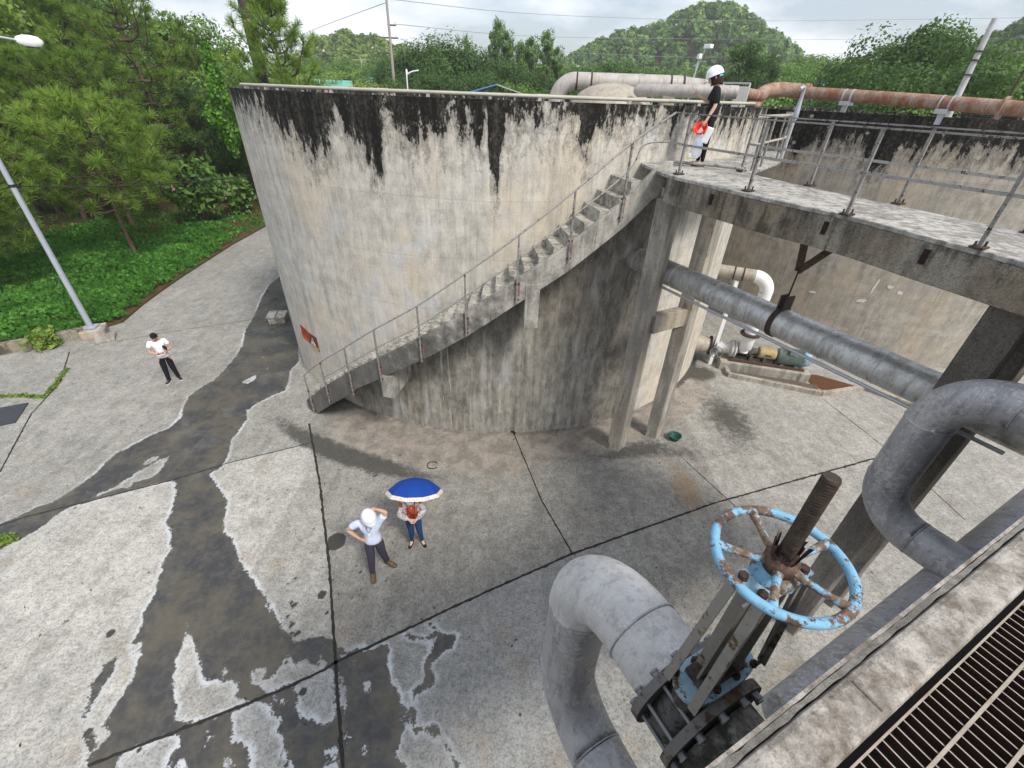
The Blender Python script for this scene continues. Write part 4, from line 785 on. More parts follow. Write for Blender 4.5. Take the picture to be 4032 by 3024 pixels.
b.tube(vo + [vc - PS * .2 + Vector((0, 0, .25)), vc - PS * .2 + Vector((0, 0, .6)), vc - PS * .2 + Vector((0, 0, .72))], [.13 + .006 * i for i in range(12)] + [.2, .21, .22], 20); b.build('volute', M['white'], pm)
b = MB(); q = vc - PS * .2; b.tube([q + Vector((0, 0, .7)), q + Vector((0, 0, .75))], .32, 24); b.build('outlet_flange', M['rustdark'], pm)
lathe_h([(0, 1.12), (.24, 1.14), (.2, 1.24), (.12, 1.28), (.12, 1.5), (.14, 1.52), (0, 1.52)], PB, PD, 'bearing_housing', M['darkiron'], pm)
lathe_h([(0, 1.5), (.19, 1.5), (.2, 1.56), (.2, 2.0), (.19, 2.05), (0, 2.05)], PB, PD, 'coupling_guard', flat('yellow_guard_paint', (.42, .33, .17), .6, var=.3), pm)
b = MB(); b.box(PB + PD * 1.78 - PS * .202, (.22, .006, .05), math.atan2(PD.y, PD.x)); b.build('warning_label', M['rustdark'], pm)
for z_ in (1.3, 1.75, 2.15):
    b = MB(); b.box(PB + PD * z_ + Vector((0, 0, -.3)), (.1, .3, .4), math.atan2(PD.y, PD.x)); b.build('pedestal', M['darkiron'], pm)
mo = thing('electric_motor', 'grey-green finned electric motor with a pale blue fan cover beside the pump', 'motor'); M['motor'] = flat('motor_grey_green', (.20, .25, .22), .6, .1, var=.3)
lathe_h([(0, 2.1), (.12, 2.1), (.24, 2.14), (.25, 2.2), (.25, 2.85), (0, 2.85)], PB, PD, 'motor_barrel', M['motor'], mo)
b = MB()
for k in range(36):
    a = 2 * math.pi * k / 36; c_ = PB + PS * math.cos(a) * .265 + Vector((0, 0, math.sin(a) * .265))
    b.beam(c_ + PD * 2.2, c_ + PD * 2.84, .008, .05, up=tuple(PS * math.cos(a) + Vector((0, 0, math.sin(a)))))
b.build('cooling_fins', M['motor'], mo)
lathe_h([(.0, 2.86), (.285, 2.86), (.29, 3.0), (.25, 3.12), (.15, 3.15), (0, 3.15)], PB, PD, 'fan_cover', M['bluepale'], mo)
b = MB(); b.box(PB + PD * 2.5 - PS * .2 + Vector((0, 0, .25)), (.22, .16, .14), math.atan2(PD.y, PD.x)); b.build('terminal_box', M['motor'], mo, bevel=.01)
for z_ in (2.3, 2.75): b = MB(); b.box(PB + PD * z_ + Vector((0, 0, -.31)), (.09, .46, .1), math.atan2(PD.y, PD.x)); b.build('foot', M['motor'], mo)
pl = thing('pump_plinth', 'low concrete plinth under the pump and motor', 'plinth'); b = MB()
b.prism([(p.x, p.y) for p in (PB + PD * .3 - PS * .45, PB + PD * 3.2 - PS * .45, PB + PD * 3.2 + PS * .45, PB + PD * .3 + PS * .45)], -.02, .32); b.build('plinth_block', M['column'], pl, bevel=.02)
for sg in (-.26, .26): b = MB(); b.beam(PB + PD * .6 + PS * sg + Vector((0, 0, -.32)), PB + PD * 3.0 + PS * sg + Vector((0, 0, -.32)), .1, .07); b.build('base_frame', M['rust'], pl)
# discharge pipe rising from the pump and passing behind the big pipe into the tank
q = vc - PS * .2; dp = thing('discharge_pipe', 'cream painted pump outlet pipe bending back to the round tank', 'pipe')
top_z = 3.35; up0 = Vector((q.x, q.y, 1.45)); dd = Vector((6.35, 14.3, 0)) - Vector((q.x, q.y, 0)); dd.normalize()
bd = bend((q.x, q.y, top_z - .45), (0, 0, 1), dd, .45)
b = MB(); b.tube([up0, (q.x, q.y, top_z - .45)], .2, 24, caps=False); b.build('riser', M['white'], dp)
b = MB(); b.tube(bd, .205, 24, caps=False); b.build('elbow', M['white'], dp)
b = MB(); b.tube([bd[-1], bd[-1] + dd * 2.2], .2, 24); b.build('horizontal_pipe', M['tanpipe'], dp)
for t_ in (.35, .62): b = MB(); p_ = bd[-1] + dd * t_; b.tube([p_ - dd * .02, p_ + dd * .02], .215, 24); b.build('strap', M['rustdark'], dp)
b = MB(); b.beam((q.x - .9, q.y + .3, 0), (q.x - .9, q.y + .3, top_z - .2), .12, .12); tag(b.build('support_post', M['white']), 'white painted steel post under the cream outlet pipe', 'post')
# pit and kerb beside the pump
kb = MB(); kp = [(7.48, 13.0), (10.18, 12.02), (10.6, 12.1), (11.9, 12.5), (13.2, 11.2), (15.2, 9.2)]
for p_, q_ in zip(kp[:-1], kp[1:]): kb.beam((*p_, .07), (*q_, .07), .14, .18)
kb.beam((7.5, 13.0, .07), (7.75, 14.4, .07), .14, .18)
tag(kb.build('pit_kerb', M['column'], bevel=.02), 'narrow concrete kerb round the rusty pit beside the pump', 'kerb')
b = MB(); b.add([(10.2, 12.55, .01), (10.55, 12.25, .01), (11.75, 12.68, .01), (10.8, 13.3, .01), (10.3, 13.35, .01)], [(0, 1, 2, 3, 4)])
tag(b.build('pit_floor', flat('rusty_water', (.13, .06, .03), .35, var=.3)), kind='structure')
b = MB(); b.prism([(7.55, 13.1), (10.2, 12.15), (10.4, 12.6), (7.7, 13.6)], .004, .012); tag(b.build('wet_gutter', flat('gutter_dirt', (.14, .115, .09), .6, var=.4)), kind='structure')

# things on the yard
_rs = np.random.RandomState(31); _n = 260; _P = np.stack([_rs.uniform(-12, 9, _n), _rs.uniform(1.5, 12, _n)], 1); _P = _P[np.hypot(_P[:, 0] - TC[0], _P[:, 1] - TC[1]) > TR + .1]; _vs = []
for _x, _y in _P:
    _a = _rs.uniform(0, 6.28); _l = _rs.uniform(.012, .045); _w = _l * _rs.uniform(.2, .6); _c, _s = math.cos(_a), math.sin(_a)
    _vs += [(_x + _c * _l, _y + _s * _l, .006), (_x - _s * _w, _y + _c * _w, .012), (_x - _c * _l, _y - _s * _l, .006), (_x + _s * _w, _y - _c * _w, .008)]
_me = fastmesh('leaf_litter', _vs, np.arange(len(_vs)).reshape(-1, 4)); _me.materials.append(flat('dead_leaf', (.10, .065, .04), .9, var=.4)); _o = bpy.data.objects.new('leaf_litter', _me); C.objects.link(_o); tag(_o, 'small dead leaves and grit scattered over the concrete yard', 'litter', kind='stuff')
ch = thing('inspection_chamber', 'square concrete inspection box with a lid standing in the wet run by the tank', 'chamber')
b = MB(); b.box((-9.55, 16.0, .12), (.62, .62, .26), .25); b.build('chamber_box', M['steps'], ch, bevel=.02)
b = MB(); b.box((-9.74, 15.95, .27), (.33, .68, .05), .25); b.box((-9.39, 16.04, .265), (.34, .66, .05), .25); b.build('lid', M['deck'], ch, bevel=.01)
bk = thing('plastic_basin', 'small dark green plastic basin at the foot of the second column', 'basin')
b = MB(); b.lathe([(0, .01), (.12, .01), (.17, .14), (.185, .15), (.18, .155), (.165, .14), (.11, .03), (0, .03)], (4.62, 9.5, 0), 24); b.build('bowl', M['greendark'], bk)
b = MB(); b.tube([(4.62 + .18 * math.cos(a), 9.5, .15 + .1 * math.sin(a)) for a in np.linspace(0, math.pi, 9)], .006, 5); b.build('handle', M['black'], bk)
b = MB(); b.tube([(0.02, 9.53, .03), (.08, 9.5, .06), (.13, 9.47, .05), (.12, 9.42, .02)], .025, 7); tag(b.build('tap_fitting', M['black']), 'small black fitting at the tank foot on the yard joint', 'fitting')
b = MB(); n = 18; b.tube([(-1.95 + .13 * math.cos(a), 8.1 + .13 * math.sin(a), .02 + .01 * math.sin(3 * a)) for a in np.linspace(.6, 5.9, n)], .012, 6); tag(b.build('wire_loop', M['rustdark']), 'bent dark wire loop lying on the yard behind the umbrella', 'wire')
# drain cover and kerb wall at the left
b = MB(); b.box((-14.55, 9.2, .02), (1.6, 1.0, .03), R(28)); tag(b.build('drain_cover', flat('drain_iron', (.05, .055, .065), .6)), 'dark rectangular drain cover at the left edge of the yard', 'cover')
kw = MB(); kpts = [(-24, 9.3), (-17.6, 12.6), (-15.75, 14.1)]
for p_, q_ in zip(kpts[:-1], kpts[1:]): kw.beam((*p_, .17), (*q_, .17), .26, .38)
tag(kw.build('planting_kerb', M['beam'], bevel=.03), 'mossy concrete kerb wall holding the green planting bed', 'kerb')
b = MB(); b.box((-15.55, 14.25, .14), (.75, .7, .3), R(35)); b.box((-14.95, 13.95, .05), (.6, .7, .12), R(35)); tag(b.build('lamp_plinth', M['column'], bevel=.03), 'square concrete plinth under the grey lamp post', 'plinth')

# ------------------------------------------------------------------ warning signs on the tank
def wall_sign(name, label, a_mid, z0, w, h, cols, glyph):
    o = thing(name, label, 'sign', group='warning signs on the tank wall'); n = 8
    def P(u, v, off): a = R(a_mid) + u / TR; return (TC[0] + (TR + off) * math.cos(a), TC[1] + (TR + off) * math.sin(a), z0 + v)
    def patch(u0, u1, v0, v1, off, mat, nm):
        b = MB(); vs = []
        for i in range(n + 1):
            u = u0 + (u1 - u0) * i / n
            vs += [P(u, v0, off), P(u, v1, off), P(u, v0, off - .012), P(u, v1, off - .012)]
        fs = []
        for i in range(n): k = 4 * i; fs += [(k, k + 4, k + 5, k + 1), (k + 1, k + 5, k + 7, k + 3), (k + 2, k + 3, k + 7, k + 6), (k, k + 2, k + 6, k + 4)]
        fs += [(0, 1, 3, 2), (4 * n, 4 * n + 2, 4 * n + 3, 4 * n + 1)]
        b.add(vs, fs); return b.build(nm, mat, o)
    for (u0, u1, v0, v1, m, nm) in cols: patch(u0, u1, v0, v1, .02 if nm == 'sign_plate' else .026, m, nm)
    for nm, tri, m, off in glyph:
        b = MB(); top_ = [P(u, v, off) for u, v in tri]; b.add(top_, [tuple(range(len(tri)))]); b.build(nm, m, o)
    return o
mr = flat('sign_red', (.42, .03, .02), .5, var=.2); mo_ = flat('sign_orange', (.55, .16, .03), .5, var=.3); mbn = flat('sign_brown', (.20, .06, .025), .6, var=.3); mw = M['white']; mk = M['black']; mtn = flat('sign_tan', (.55, .37, .16), .6, var=.2)
wall_sign('warning_sign', 'red sign with white and orange lettering on the tank wall, left of the triangle sign', -135.6, 1.60, .5, .4,
          [(-.27, .27, -.2, .24, mr, 'sign_plate'), (-.25, .25, -.19, -.07, mo_, 'orange_panel')],
          [('sign_lettering', [(-.22 + i * .085, .1), (-.16 + i * .085, .1), (-.16 + i * .085, .15), (-.22 + i * .085, .15)], mo_, .03) for i in range(5)] + [('sign_lettering', [(-.2 + i * .11, .0), (-.12 + i * .11, .0), (-.12 + i * .11, .05), (-.2 + i * .11, .05)], mo_, .03) for i in range(4)] + [('sign_mark', [(-.25, .0), (-.2, .02), (-.2, .2), (-.24, .18)], mw, .031)])
wall_sign('warning_sign', 'brown sign with a white warning triangle on the tank wall', -131.4, 1.57, .5, .4,
          [(-.25, .25, -.24, .24, mbn, 'sign_plate'), (-.235, .235, -.225, -.12, mtn, 'tan_panel')],
          [('warning_triangle', [(-.19, -.11), (.19, -.11), (0, .2)], mk, .029), ('warning_triangle', [(-.155, -.09), (.155, -.09), (0, .165)], mw, .032), ('exclamation_mark', [(-.016, -.02), (.016, -.02), (.024, .1), (-.024, .1)], mk, .036), ('exclamation_mark', [(-.018, -.065), (.018, -.065), (.018, -.035), (-.018, -.035)], mk, .036)])

# ------------------------------------------------------------------ pipes on top of the tanks
rp = thing('roof_pipe', 'thick dusty white pipe bending down into the round tank behind its rim', 'pipe')
r0 = Vector((.95, 15.0, 7.2)); dx = Vector((1, -.05, 0)).normalized(); bt = bend((.95, 15.0, 7.8), (0, 0, 1), dx, .52)
b = MB(); b.tube([r0, bt[0]] + bt[1:], .212, 26, caps=False); b.build('elbow', M['roofpipe'], rp)
b = MB(); b.tube([bt[-1], bt[-1] + dx * 2.5, bt[-1] + dx * 3.0 + Vector((.0, .02, 0))], .21, 26); b.build('pipe_barrel', M['roofpipe'], rp)
b = MB(); e_ = bt[-1] + dx * 3.0; b.tube([e_ - dx * .15, e_ + Vector((1.2, .9, -.05)), e_ + Vector((2.0, 2.2, -.15))], .2, 26); b.build('branch_pipe', M['roofpipe'], rp)
for t_ in (.02, .42, 1.75, 2.6, 2.95): b = MB(); p_ = bt[-1] + dx * t_; b.tube([p_ - dx * .02, p_ + dx * .02], .222, 26); b.build('pipe_clamp', M['rustdark'] if t_ != 1.75 else M['roofpipe'], rp)
b = MB(); p_ = bt[-1] + dx * .35; b.box((p_.x, p_.y, 7.95), (.5, .3, .16)); b.box((p_.x, p_.y, 7.6), (.32, .2, .6)); b.build('pipe_support', M['column'], rp)
rp2 = thing('roof_pipe', 'second pale pipe across the tank top, right of the dome', 'pipe')
b = MB(); b.tube([(2.75, 12.9, 8.12), (2.78, 12.86, 8.13), (4.4, 12.5, 8.16), (5.0, 12.4, 8.16)], [.09, .135, .135, .135], 24); b.build('pipe_barrel', M['roofpipe'], rp2)
for t_ in (4.0, 4.35): b = MB(); b.tube([(t_, 12.6 - (t_ - 4) * .2, 8.16), (t_ + .05, 12.59 - (t_ - 4) * .2, 8.16)], .15, 24); b.build('pipe_clamp', M['roofpipe'], rp2)
b = MB(); b.box((3.5, 12.7, 7.8), (.3, .2, .5)); b.build('pipe_support', M['column'], rp2)
ru = thing('rusty_pipe', 'long rust streaked pipe carried over the second tank wall, ending in elbows', 'pipe')
RP = [Vector((9.75, 18.3, 8.30)), Vector((11.55, 15.6, 8.17)), Vector((12.7, 13.5, 8.05)), Vector((13.9, 11.3, 7.98))]
rd = (RP[1] - RP[0]).normalized()
b = MB(); b.tube(dense(RP, 4), .175, 24); b.build('pipe_barrel', M['rustpipe'], ru)
el = [Vector((7.6, 17.6, 7.4)), Vector((7.9, 17.9, 7.9)), Vector((8.3, 18.35, 8.25)), Vector((8.85, 18.6, 8.36)), Vector((9.4, 18.55, 8.36)), Vector((9.75, 18.3, 8.30))]
b = MB(); b.tube(dense(el, 5), .22, 24); b.build('elbow', M['rustpipe'], ru)
b = MB(); b.tube([RP[0] - rd * .04, RP[0] + rd * .04], .27, 24); b.build('flange', M['rustpipe'], ru)
q_ = Vector((12.55, 13.78, 8.06)); b = MB(); b.tube([q_ - rd * .03, q_ + rd * .03], .26, 24); b.build('flange', M['rustpipe'], ru)
for t_ in (Vector((10.5, 17.1, 0)), Vector((11.95, 14.9, 0))):
    b = MB(); zz = float(np.interp(t_.x, [9.75, 13.9], [8.3, 7.98])); b.box((t_.x, t_.y, zz - .2), (.3, .34, .12), R(-56)); b.box((t_.x, t_.y, zz - .35), (.12, .12, .35), R(-56))
    for e_ in (-.12, .12): b.tube([Vector((t_.x, t_.y, zz)) + rd * (e_ - .02), Vector((t_.x, t_.y, zz)) + rd * (e_ + .02)], .186, 20)
    b.build('pipe_support', M['galv'], ru)
b = MB(); b.tube([(5.0, 14.2, 8.2), (6.2, 15.6, 8.2), (7.9, 17.5, 8.15)], .16, 20); tag(b.build('connecting_pipe', M['rustpipe']), 'short rusty pipe behind the person in black', 'pipe')
cb = thing('control_box', 'grey electrical control box on a stand behind the person in black', 'box')
b = MB(); b.box((5.6, 13.6, 8.05), (.32, .22, .5), R(-25)); b.build('cabinet', flat('cabinet_grey', (.5, .49, .46), .5), cb, bevel=.01)
b = MB(); b.box((5.6, 13.6, 7.6), (.1, .08, .5), R(-25)); b.build('stand', M['rustdark'], cb)
gr_ = thing('roof_railing', 'thin grey guard railing on the tank roof behind the person in black', 'railing', group='steel railings')
rpz = [(3.9, 15.8), (4.7, 15.4), (5.4, 15.0), (6.1, 14.4)]
for x_, y_ in rpz: b = MB(); b.box((x_, y_, 7.9), (.04, .04, 1.0)); b.build('post', M['galv'], gr_)
b = MB()
for (p0, p1) in zip(rpz[:-1], rpz[1:]): b.beam((*p0, 8.4), (*p1, 8.4), .04, .04)
b.build('top_rail', M['galv'], gr_)

# ------------------------------------------------------------------ people
def skin_obj(name, chains, mat, parent, sub=2, root=None):
    """chains: lists of (point, radius); points equal to 1 mm are shared; grows one continuous surface"""
    bm = bmesh.new(); ly = bm.verts.layers.skin.verify(); key = {}
    def V(p, r):
        k = tuple(round(c, 3) for c in p)
        if k not in key:
            v = bm.verts.new(p); key[k] = v; rr = r if isinstance(r, tuple) else (r, r); v[ly].radius = rr
        return key[k]
    first = True
    for ch in chains:
        prev = None
        for p, r in ch:
            v = V(p, r)
            if prev is not None and prev is not v and not bm.edges.get((prev, v)): bm.edges.new((prev, v))
            prev = v
    bm.verts.ensure_lookup_table()                                # one root per connected piece
    seen = set()
    for v in bm.verts:
        if v in seen: continue
        v[ly].use_root = True; st = [v]
        while st:
            w = st.pop()
            if w in seen: continue
            seen.add(w); st += [e.other_vert(w) for e in w.link_edges]
    me = bpy.data.meshes.new(name); bm.to_mesh(me); bm.free()
    o = bpy.data.objects.new('tmp', me); C.objects.link(o)
    m = o.modifiers.new('s', 'SKIN'); m.use_smooth_shade = True; m.branch_smoothing = .4
    m2 = o.modifiers.new('d', 'SUBSURF'); m2.levels = sub; m2.render_levels = sub
    dg = bpy.context.evaluated_depsgraph_get(); me2 = bpy.data.meshes.new_from_object(o.evaluated_get(dg)); bpy.data.objects.remove(o); me2.name = name
    me2.polygons.foreach_set('use_smooth', [True] * len(me2.polygons)); me2.materials.clear()
    return link(name, me2, mat, parent, fixn=True)
V3 = Vector
def lerp(a, b, t): return V3(a) * (1 - t) + V3(b) * t
def hand_chains(w, dir_, nrm, curl=.5, s=1.0, thumb=1):
    """palm + five fingers. w wrist, dir_ hand direction, nrm palm normal (fingers curl towards it)"""
    w = V3(w); d = V3(dir_).normalized(); n = V3(nrm); n = (n - d * n.dot(d)).normalized(); x = d.cross(n)
    ch = []; kn = w + d * .075 * s
    for i, (off, ln) in enumerate(((.03, .068), (.011, .078), (-.009, .072), (-.028, .055))):
        p0 = w + d * .02 * s + x * off * .5 * s; p1 = w + d * .085 * s + x * off * s
        a1, a2 = curl * .7, curl * 1.5
        p2 = p1 + (d * math.cos(a1) + n * math.sin(a1)) * ln * .5 * s; p3 = p2 + (d * math.cos(a2) + n * math.sin(a2)) * ln * .5 * s
        ch.append([(w, .024 * s), (p0, .019 * s), (p1, .012 * s), (p2, .0095 * s), (p3, .0075 * s)])
    t0 = w + d * .03 * s + x * .026 * s * thumb; t1 = t0 + (d * .7 + x * .7 * thumb + n * .3).normalized() * .035 * s; t2 = t1 + (d * .9 + x * .15 * thumb + n * .45).normalized() * .03 * s
    ch.append([(w, .024 * s), (t0, .015 * s), (t1, .0115 * s), (t2, .009 * s)])
    return ch
def head_mesh(parent, c, fwd, up, skin_m, hair_m, hair='short', s=1.0, face=True):
    """head: egg-shaped skull with jaw, nose, mouth, ears, eyes; c = head centre"""
    c = V3(c); up = V3(up).normalized(); f = V3(fwd); f = (f - up * f.dot(up)).normalized(); x = f.cross(up)
    Mx = Matrix((x, f, up)).transposed()
    n, m = 26, 18; vs = []; fs = []
    for i in range(m + 1):
        ph = math.pi * i / m; z = math.cos(ph); r = math.sin(ph)
        for k in range(n):
            a = 2 * math.pi * k / n; X = math.cos(a) * r * .078; Y = math.sin(a) * r * .096; Z = z * .118
            if z < 0: X *= 1 + z * .28; Y = Y * (1 + z * .12) + (.012 if Y > 0 else .02) * -z
            ny = max(0, math.sin(a)) ** 18; Y += .02 * ny * math.exp(-((z + .13) / .16) ** 2) * r
            Y += .004 * max(0, math.sin(a)) ** 8 * math.exp(-((z + .5) / .07) ** 2)
            Y -= .006 * max(0, math.sin(a)) ** 3 * math.exp(-((z - .08) / .12) ** 2) * (abs(math.cos(a)) > .2)
            vs.append(c + Mx @ V3((X, Y, Z)) * s)
    for i in range(m):
        for k in range(n): fs.append((i * n + k, i * n + (k + 1) % n, (i + 1) * n + (k + 1) % n, (i + 1) * n + k))
    b = MB(); b.add(vs, fs, True)
    for sg in (-1, 1):
        b.tube([c + Mx @ V3((sg * .078, -.002, .028)) * s, c + Mx @ V3((sg * .09, -.008, .02)) * s, c + Mx @ V3((sg * .086, -.004, -.02)) * s, c + Mx @ V3((sg * .076, .0, -.03)) * s], .009 * s, 8)
    hd = b.build('head', skin_m, parent)
    for sg in (-1, 1):
        b = MB(); b.lathe([(0, .009), (.009, .005), (.011, 0), (.009, -.005), (0, -.009)], c + Mx @ V3((sg * .031, .082, .008)) * s, 10); b.build('eye', M['black'], hd)
        b = MB(); b.tube([c + Mx @ V3((sg * .016, .092, .028)) * s, c + Mx @ V3((sg * .046, .083, .03)) * s], .0035, 5); b.build('eyebrow', hair_m, hd)
    b = MB(); b.tube([c + Mx @ V3((-.022, .093, -.055)) * s, c + Mx @ V3((0, .1, -.057)) * s, c + Mx @ V3((.022, .093, -.055)) * s], .005, 6); b.build('mouth', M['lips'], hd)
    vs = []; fs = []                                              # hair shell
    rs = random.Random(int(c.x * 100)); m2 = 14
    for i in range(m2 + 1):
        for k in range(n):
            a = 2 * math.pi * k / n; back = -math.sin(a)
            lim = {'short': 1.62 + .42 * back, 'bob': 2.1 + .75 * back}[hair]; lim = max(2.45, min(lim, 2.75)) if hair == 'bob' else max(lim, 1.12)
            if math.sin(a) > (.35 if hair == 'short' else .82): lim = min(lim, 1.2)
            ph = lim * i / m2; z = math.cos(ph); r = math.sin(ph)
            if hair == 'bob' and ph > 1.5: r = 1.05; z = -(ph - 1.57) * .95
            j = 1 + rs.uniform(-.02, .02); vs.append(c + Mx @ V3((math.cos(a) * r * .088 * j, math.sin(a) * r * .106 * j - .004, z * .13)) * s)
    for i in range(m2):
        for k in range(n): fs.append((i * n + k, i * n + (k + 1) % n, (i + 1) * n + (k + 1) % n, (i + 1) * n + k))
    b = MB(); b.add(vs, fs, True); hr = b.build('hair', hair_m, parent)
    so = hr.modifiers.new('t', 'SOLIDIFY'); so.thickness = .008; so.offset = -1
    return Mx
def helmet(parent, c, Mx, s=1.08, mat=None):
    b = MB(); n = 32; prof = []; vs = []; fs = []; m = 9; c = V3(c)
    for i in range(m + 1):
        ph = 1.57 * i / m
        for k in range(n):
            a = 2 * math.pi * k / n; rid = .006 * math.exp(-((math.cos(a) * math.sin(ph)) / .12) ** 2)
            vs.append(c + Mx @ V3((math.cos(a) * math.sin(ph) * (.112 + rid), math.sin(a) * math.sin(ph) * (.138 + rid), .03 + math.cos(ph) * (.128 + rid))) * s)
    for k in range(n):                                           # brim, longer at the front
        a = 2 * math.pi * k / n; e = 1.1 + .25 * max(0, math.sin(a)) ** 2; vs.append(c + Mx @ V3((math.cos(a) * .112 * 1.12, math.sin(a) * .138 * e, .018 - .012 * max(0, math.sin(a)))) * s)
    for i in range(m + 1):
        for k in range(n): fs.append((i * n + k, i * n + (k + 1) % n, (i + 1) * n + (k + 1) % n, (i + 1) * n + k))
    b.add(vs, fs, True); o = b.build('helmet', mat or M['helmet'], parent); so = o.modifiers.new('t', 'SOLIDIFY'); so.thickness = .005
    for u in (-.045, 0, .045):
        b = MB(); b.tube([c + Mx @ V3((u, math.sin(t_) * .142 * math.cos(u * 4), .032 + math.cos(t_) * .131 - abs(u) * .25)) * s for t_ in np.linspace(-1.0, 1.0, 9)], .005, 6); b.build('helmet_ridge', mat or M['helmet'], o)
    return o
def shoe(parent, heel, toe, mat, sole=None, w=.045, h=.075, open_=False):
    heel = V3(heel); toe = V3(toe); d = toe - heel; L_ = d.length; d.normalize(); x = V3((-d.y, d.x, 0)); n = 14; b = MB(); vs = []; fs = []
    sec = [(0, .7, .9), (.12, .9, 1.0), (.35, .92, .95), (.55, 1.0, .7), (.8, 1.05, .5), (.95, .8, .42), (1.0, .35, .3)]
    for t_, ww, hh in sec:
        for k in range(n):
            a = math.pi * 2 * k / n; u = math.cos(a) * w * ww; z = max(0, math.sin(a)) * h * hh + .018; vs.append(heel + d * (t_ * L_) + x * u + V3((0, 0, z)))
    m = len(sec); fs = [(i * n + k, i * n + (k + 1) % n, (i + 1) * n + (k + 1) % n, (i + 1) * n + k) for i in range(m - 1) for k in range(n)] + [tuple(range(n - 1, -1, -1)), tuple(range((m - 1) * n, m * n))]
    b.add(vs, fs, True); o = b.build('shoe', mat, parent)
    pts = [heel + d * (t_ * L_) + x * (w * ww * 1.06) for t_, ww, _ in sec] + [heel + d * (t_ * L_) - x * (w * ww * 1.06) for t_, ww, _ in reversed(sec)]
    b = MB(); b.prism([(p.x, p.y) for p in pts], heel.z + .001, heel.z + .022); b.build('sole', sole or mat, o); return o
def cloth(name, col, scale=14, var=.12, folds=.5):
    t = NT(name); p = t.obj(); nz = t.noise(p, scale, 5, .6); c = t.mix(nz, tuple(k * (1 - var * 2.2) for k in col), tuple(min(1, k * (1 + var)) for k in col))
    t.bump(t.noise(t.map(p, (1, 1, .45)), 9, 4, .55, .8), folds, .03); return t.done(c, .85)
M['skin'] = cloth('skin_tone', (.52, .31, .21), var=.06, folds=.05); M['skinp'] = cloth('skin_pale', (.62, .41, .31), var=.05, folds=.05); M['lips'] = cloth('lips', (.40, .15, .13), var=.05)
M['hair'] = cloth('black_hair', (.015, .013, .013), 60, .3); M['hairb'] = cloth('brown_hair', (.045, .018, .013), 60, .4)
M['helmet'] = flat('white_helmet', (.80, .82, .84), .3, var=.04)

def person(label, loc, facing, J_, shirt, trousers, head, skin, build=1.0, sleeve=.62, tlen=1.06, hem=.0, extra=None, hair=('short', None), female=False):
    """J_ joints in a local frame: x = the person's left, y = forward, z up, metres"""
    o = thing('person', label, 'person', loc, rz=facing)
    mir = lambda v: V3((-v[0], v[1], v[2]))                      # J_ is written with +x = the person's left
    j = {k: (mir(v) if not isinstance(v[0], Vector) else (mir(v[0]), mir(v[1]), v[2], -v[3])) for k, v in J_.items()}; B = build
    pelvis, waist, chest, neck = j['pelvis'], j['waist'], j['chest'], j['neck']
    ch = [[(pelvis, (.12 * B, .10 * B)), (waist, (.10 * B, .085 * B)), (chest, (.12 * B, .095 * B)), (neck, .058), (lerp(neck, j['head'], .55), .052)]]
    for sd_ in ('l', 'r'):
        sh, el, wr = j['sh' + sd_], j['el' + sd_], j['wr' + sd_]
        ch.append([(chest, .12 * B), (sh, .052 * B), (lerp(sh, el, .5), .043 * B), (el, .037 * B), (lerp(el, wr, .4), .036 * B), (wr, .023)])
        hp_, kn, an = j['hip' + sd_], j['kn' + sd_], j['an' + sd_]
        ch.append([(pelvis, .12 * B), (hp_, .086 * B), (lerp(hp_, kn, .5), .072 * B), (kn, .05 * B), (lerp(kn, an, .35), .05 * B), (an, .032)])
        tt = j.get('toe' + sd_); ch.append([(an, .032), (lerp(an, tt, .5) - V3((0, 0, .02)), .03), (tt + V3((0, 0, .015)), .022)])
        hd, hn, cu, th = j.get('hand' + sd_, (wr - el, V3((0, 0, 1)), .5, 1))
        ch += hand_chains(wr, hd, hn, cu, 1.0, th)
    skin_obj('body', ch, skin, o, 2)
    # shirt, one continuous surface slightly outside the body
    g = .016; e1 = sleeve; sc_ = []
    sc_.append([(lerp(pelvis, waist, -.55 - hem) , (.135 * B + g, .112 * B + g)), (lerp(pelvis, waist, -.1) , (.145 * B + g, .115 * B + g)), (lerp(pelvis, waist, .5), (.128 * B + g, .105 * B + g)), (waist, (.115 * B + g, .098 * B + g)), (chest, (.13 * B + g, .105 * B + g)), (lerp(chest, neck, .72), (.075 * B + g, .07))])
    for sd_ in ('l', 'r'):
        sh, el, wr = j['sh' + sd_], j['el' + sd_], j['wr' + sd_]; c_ = [(chest, .13), (sh, .062 * B + g)]
        if e1 <= 1: c_ += [(lerp(sh, el, e1 * .6), .056 * B + g), (lerp(sh, el, e1), .054 * B + g)]
        else: c_ += [(lerp(sh, el, .6), .048 * B + g), (el, .043 * B + g), (lerp(el, wr, min(.92, e1 - 1)), .034 + g)]
        sc_.append(c_)
    skin_obj('shirt', sc_, shirt, o, 2)
    tc_ = [[(lerp(pelvis, waist, .42), (.12 * B + .008, .1 * B + .008)), (pelvis, (.128 * B + .01, .108 * B + .01))]]
    for sd_ in ('l', 'r'):
        hp_, kn, an = j['hip' + sd_], j['kn' + sd_], j['an' + sd_]
        tc_.append([(pelvis, .12), (hp_, .094 * B + .006), (lerp(hp_, kn, .5), .08 * B + .006), (kn, .064 * B + .01), (lerp(kn, an, .5), .06 + (.008 if not female else -.008)), (lerp(kn, an, tlen), .056 if not female else .04), (lerp(kn, an, tlen + .06), .056 if not female else .04)])
    skin_obj('trousers', tc_, trousers, o, 2)
    Mx = head_mesh(o, j['head'], j['look'], j.get('hup', V3((0, 0, 1))), skin, hair[1] or M['hair'], hair[0], 1.08)
    if extra: extra(o, j, Mx)
    return o
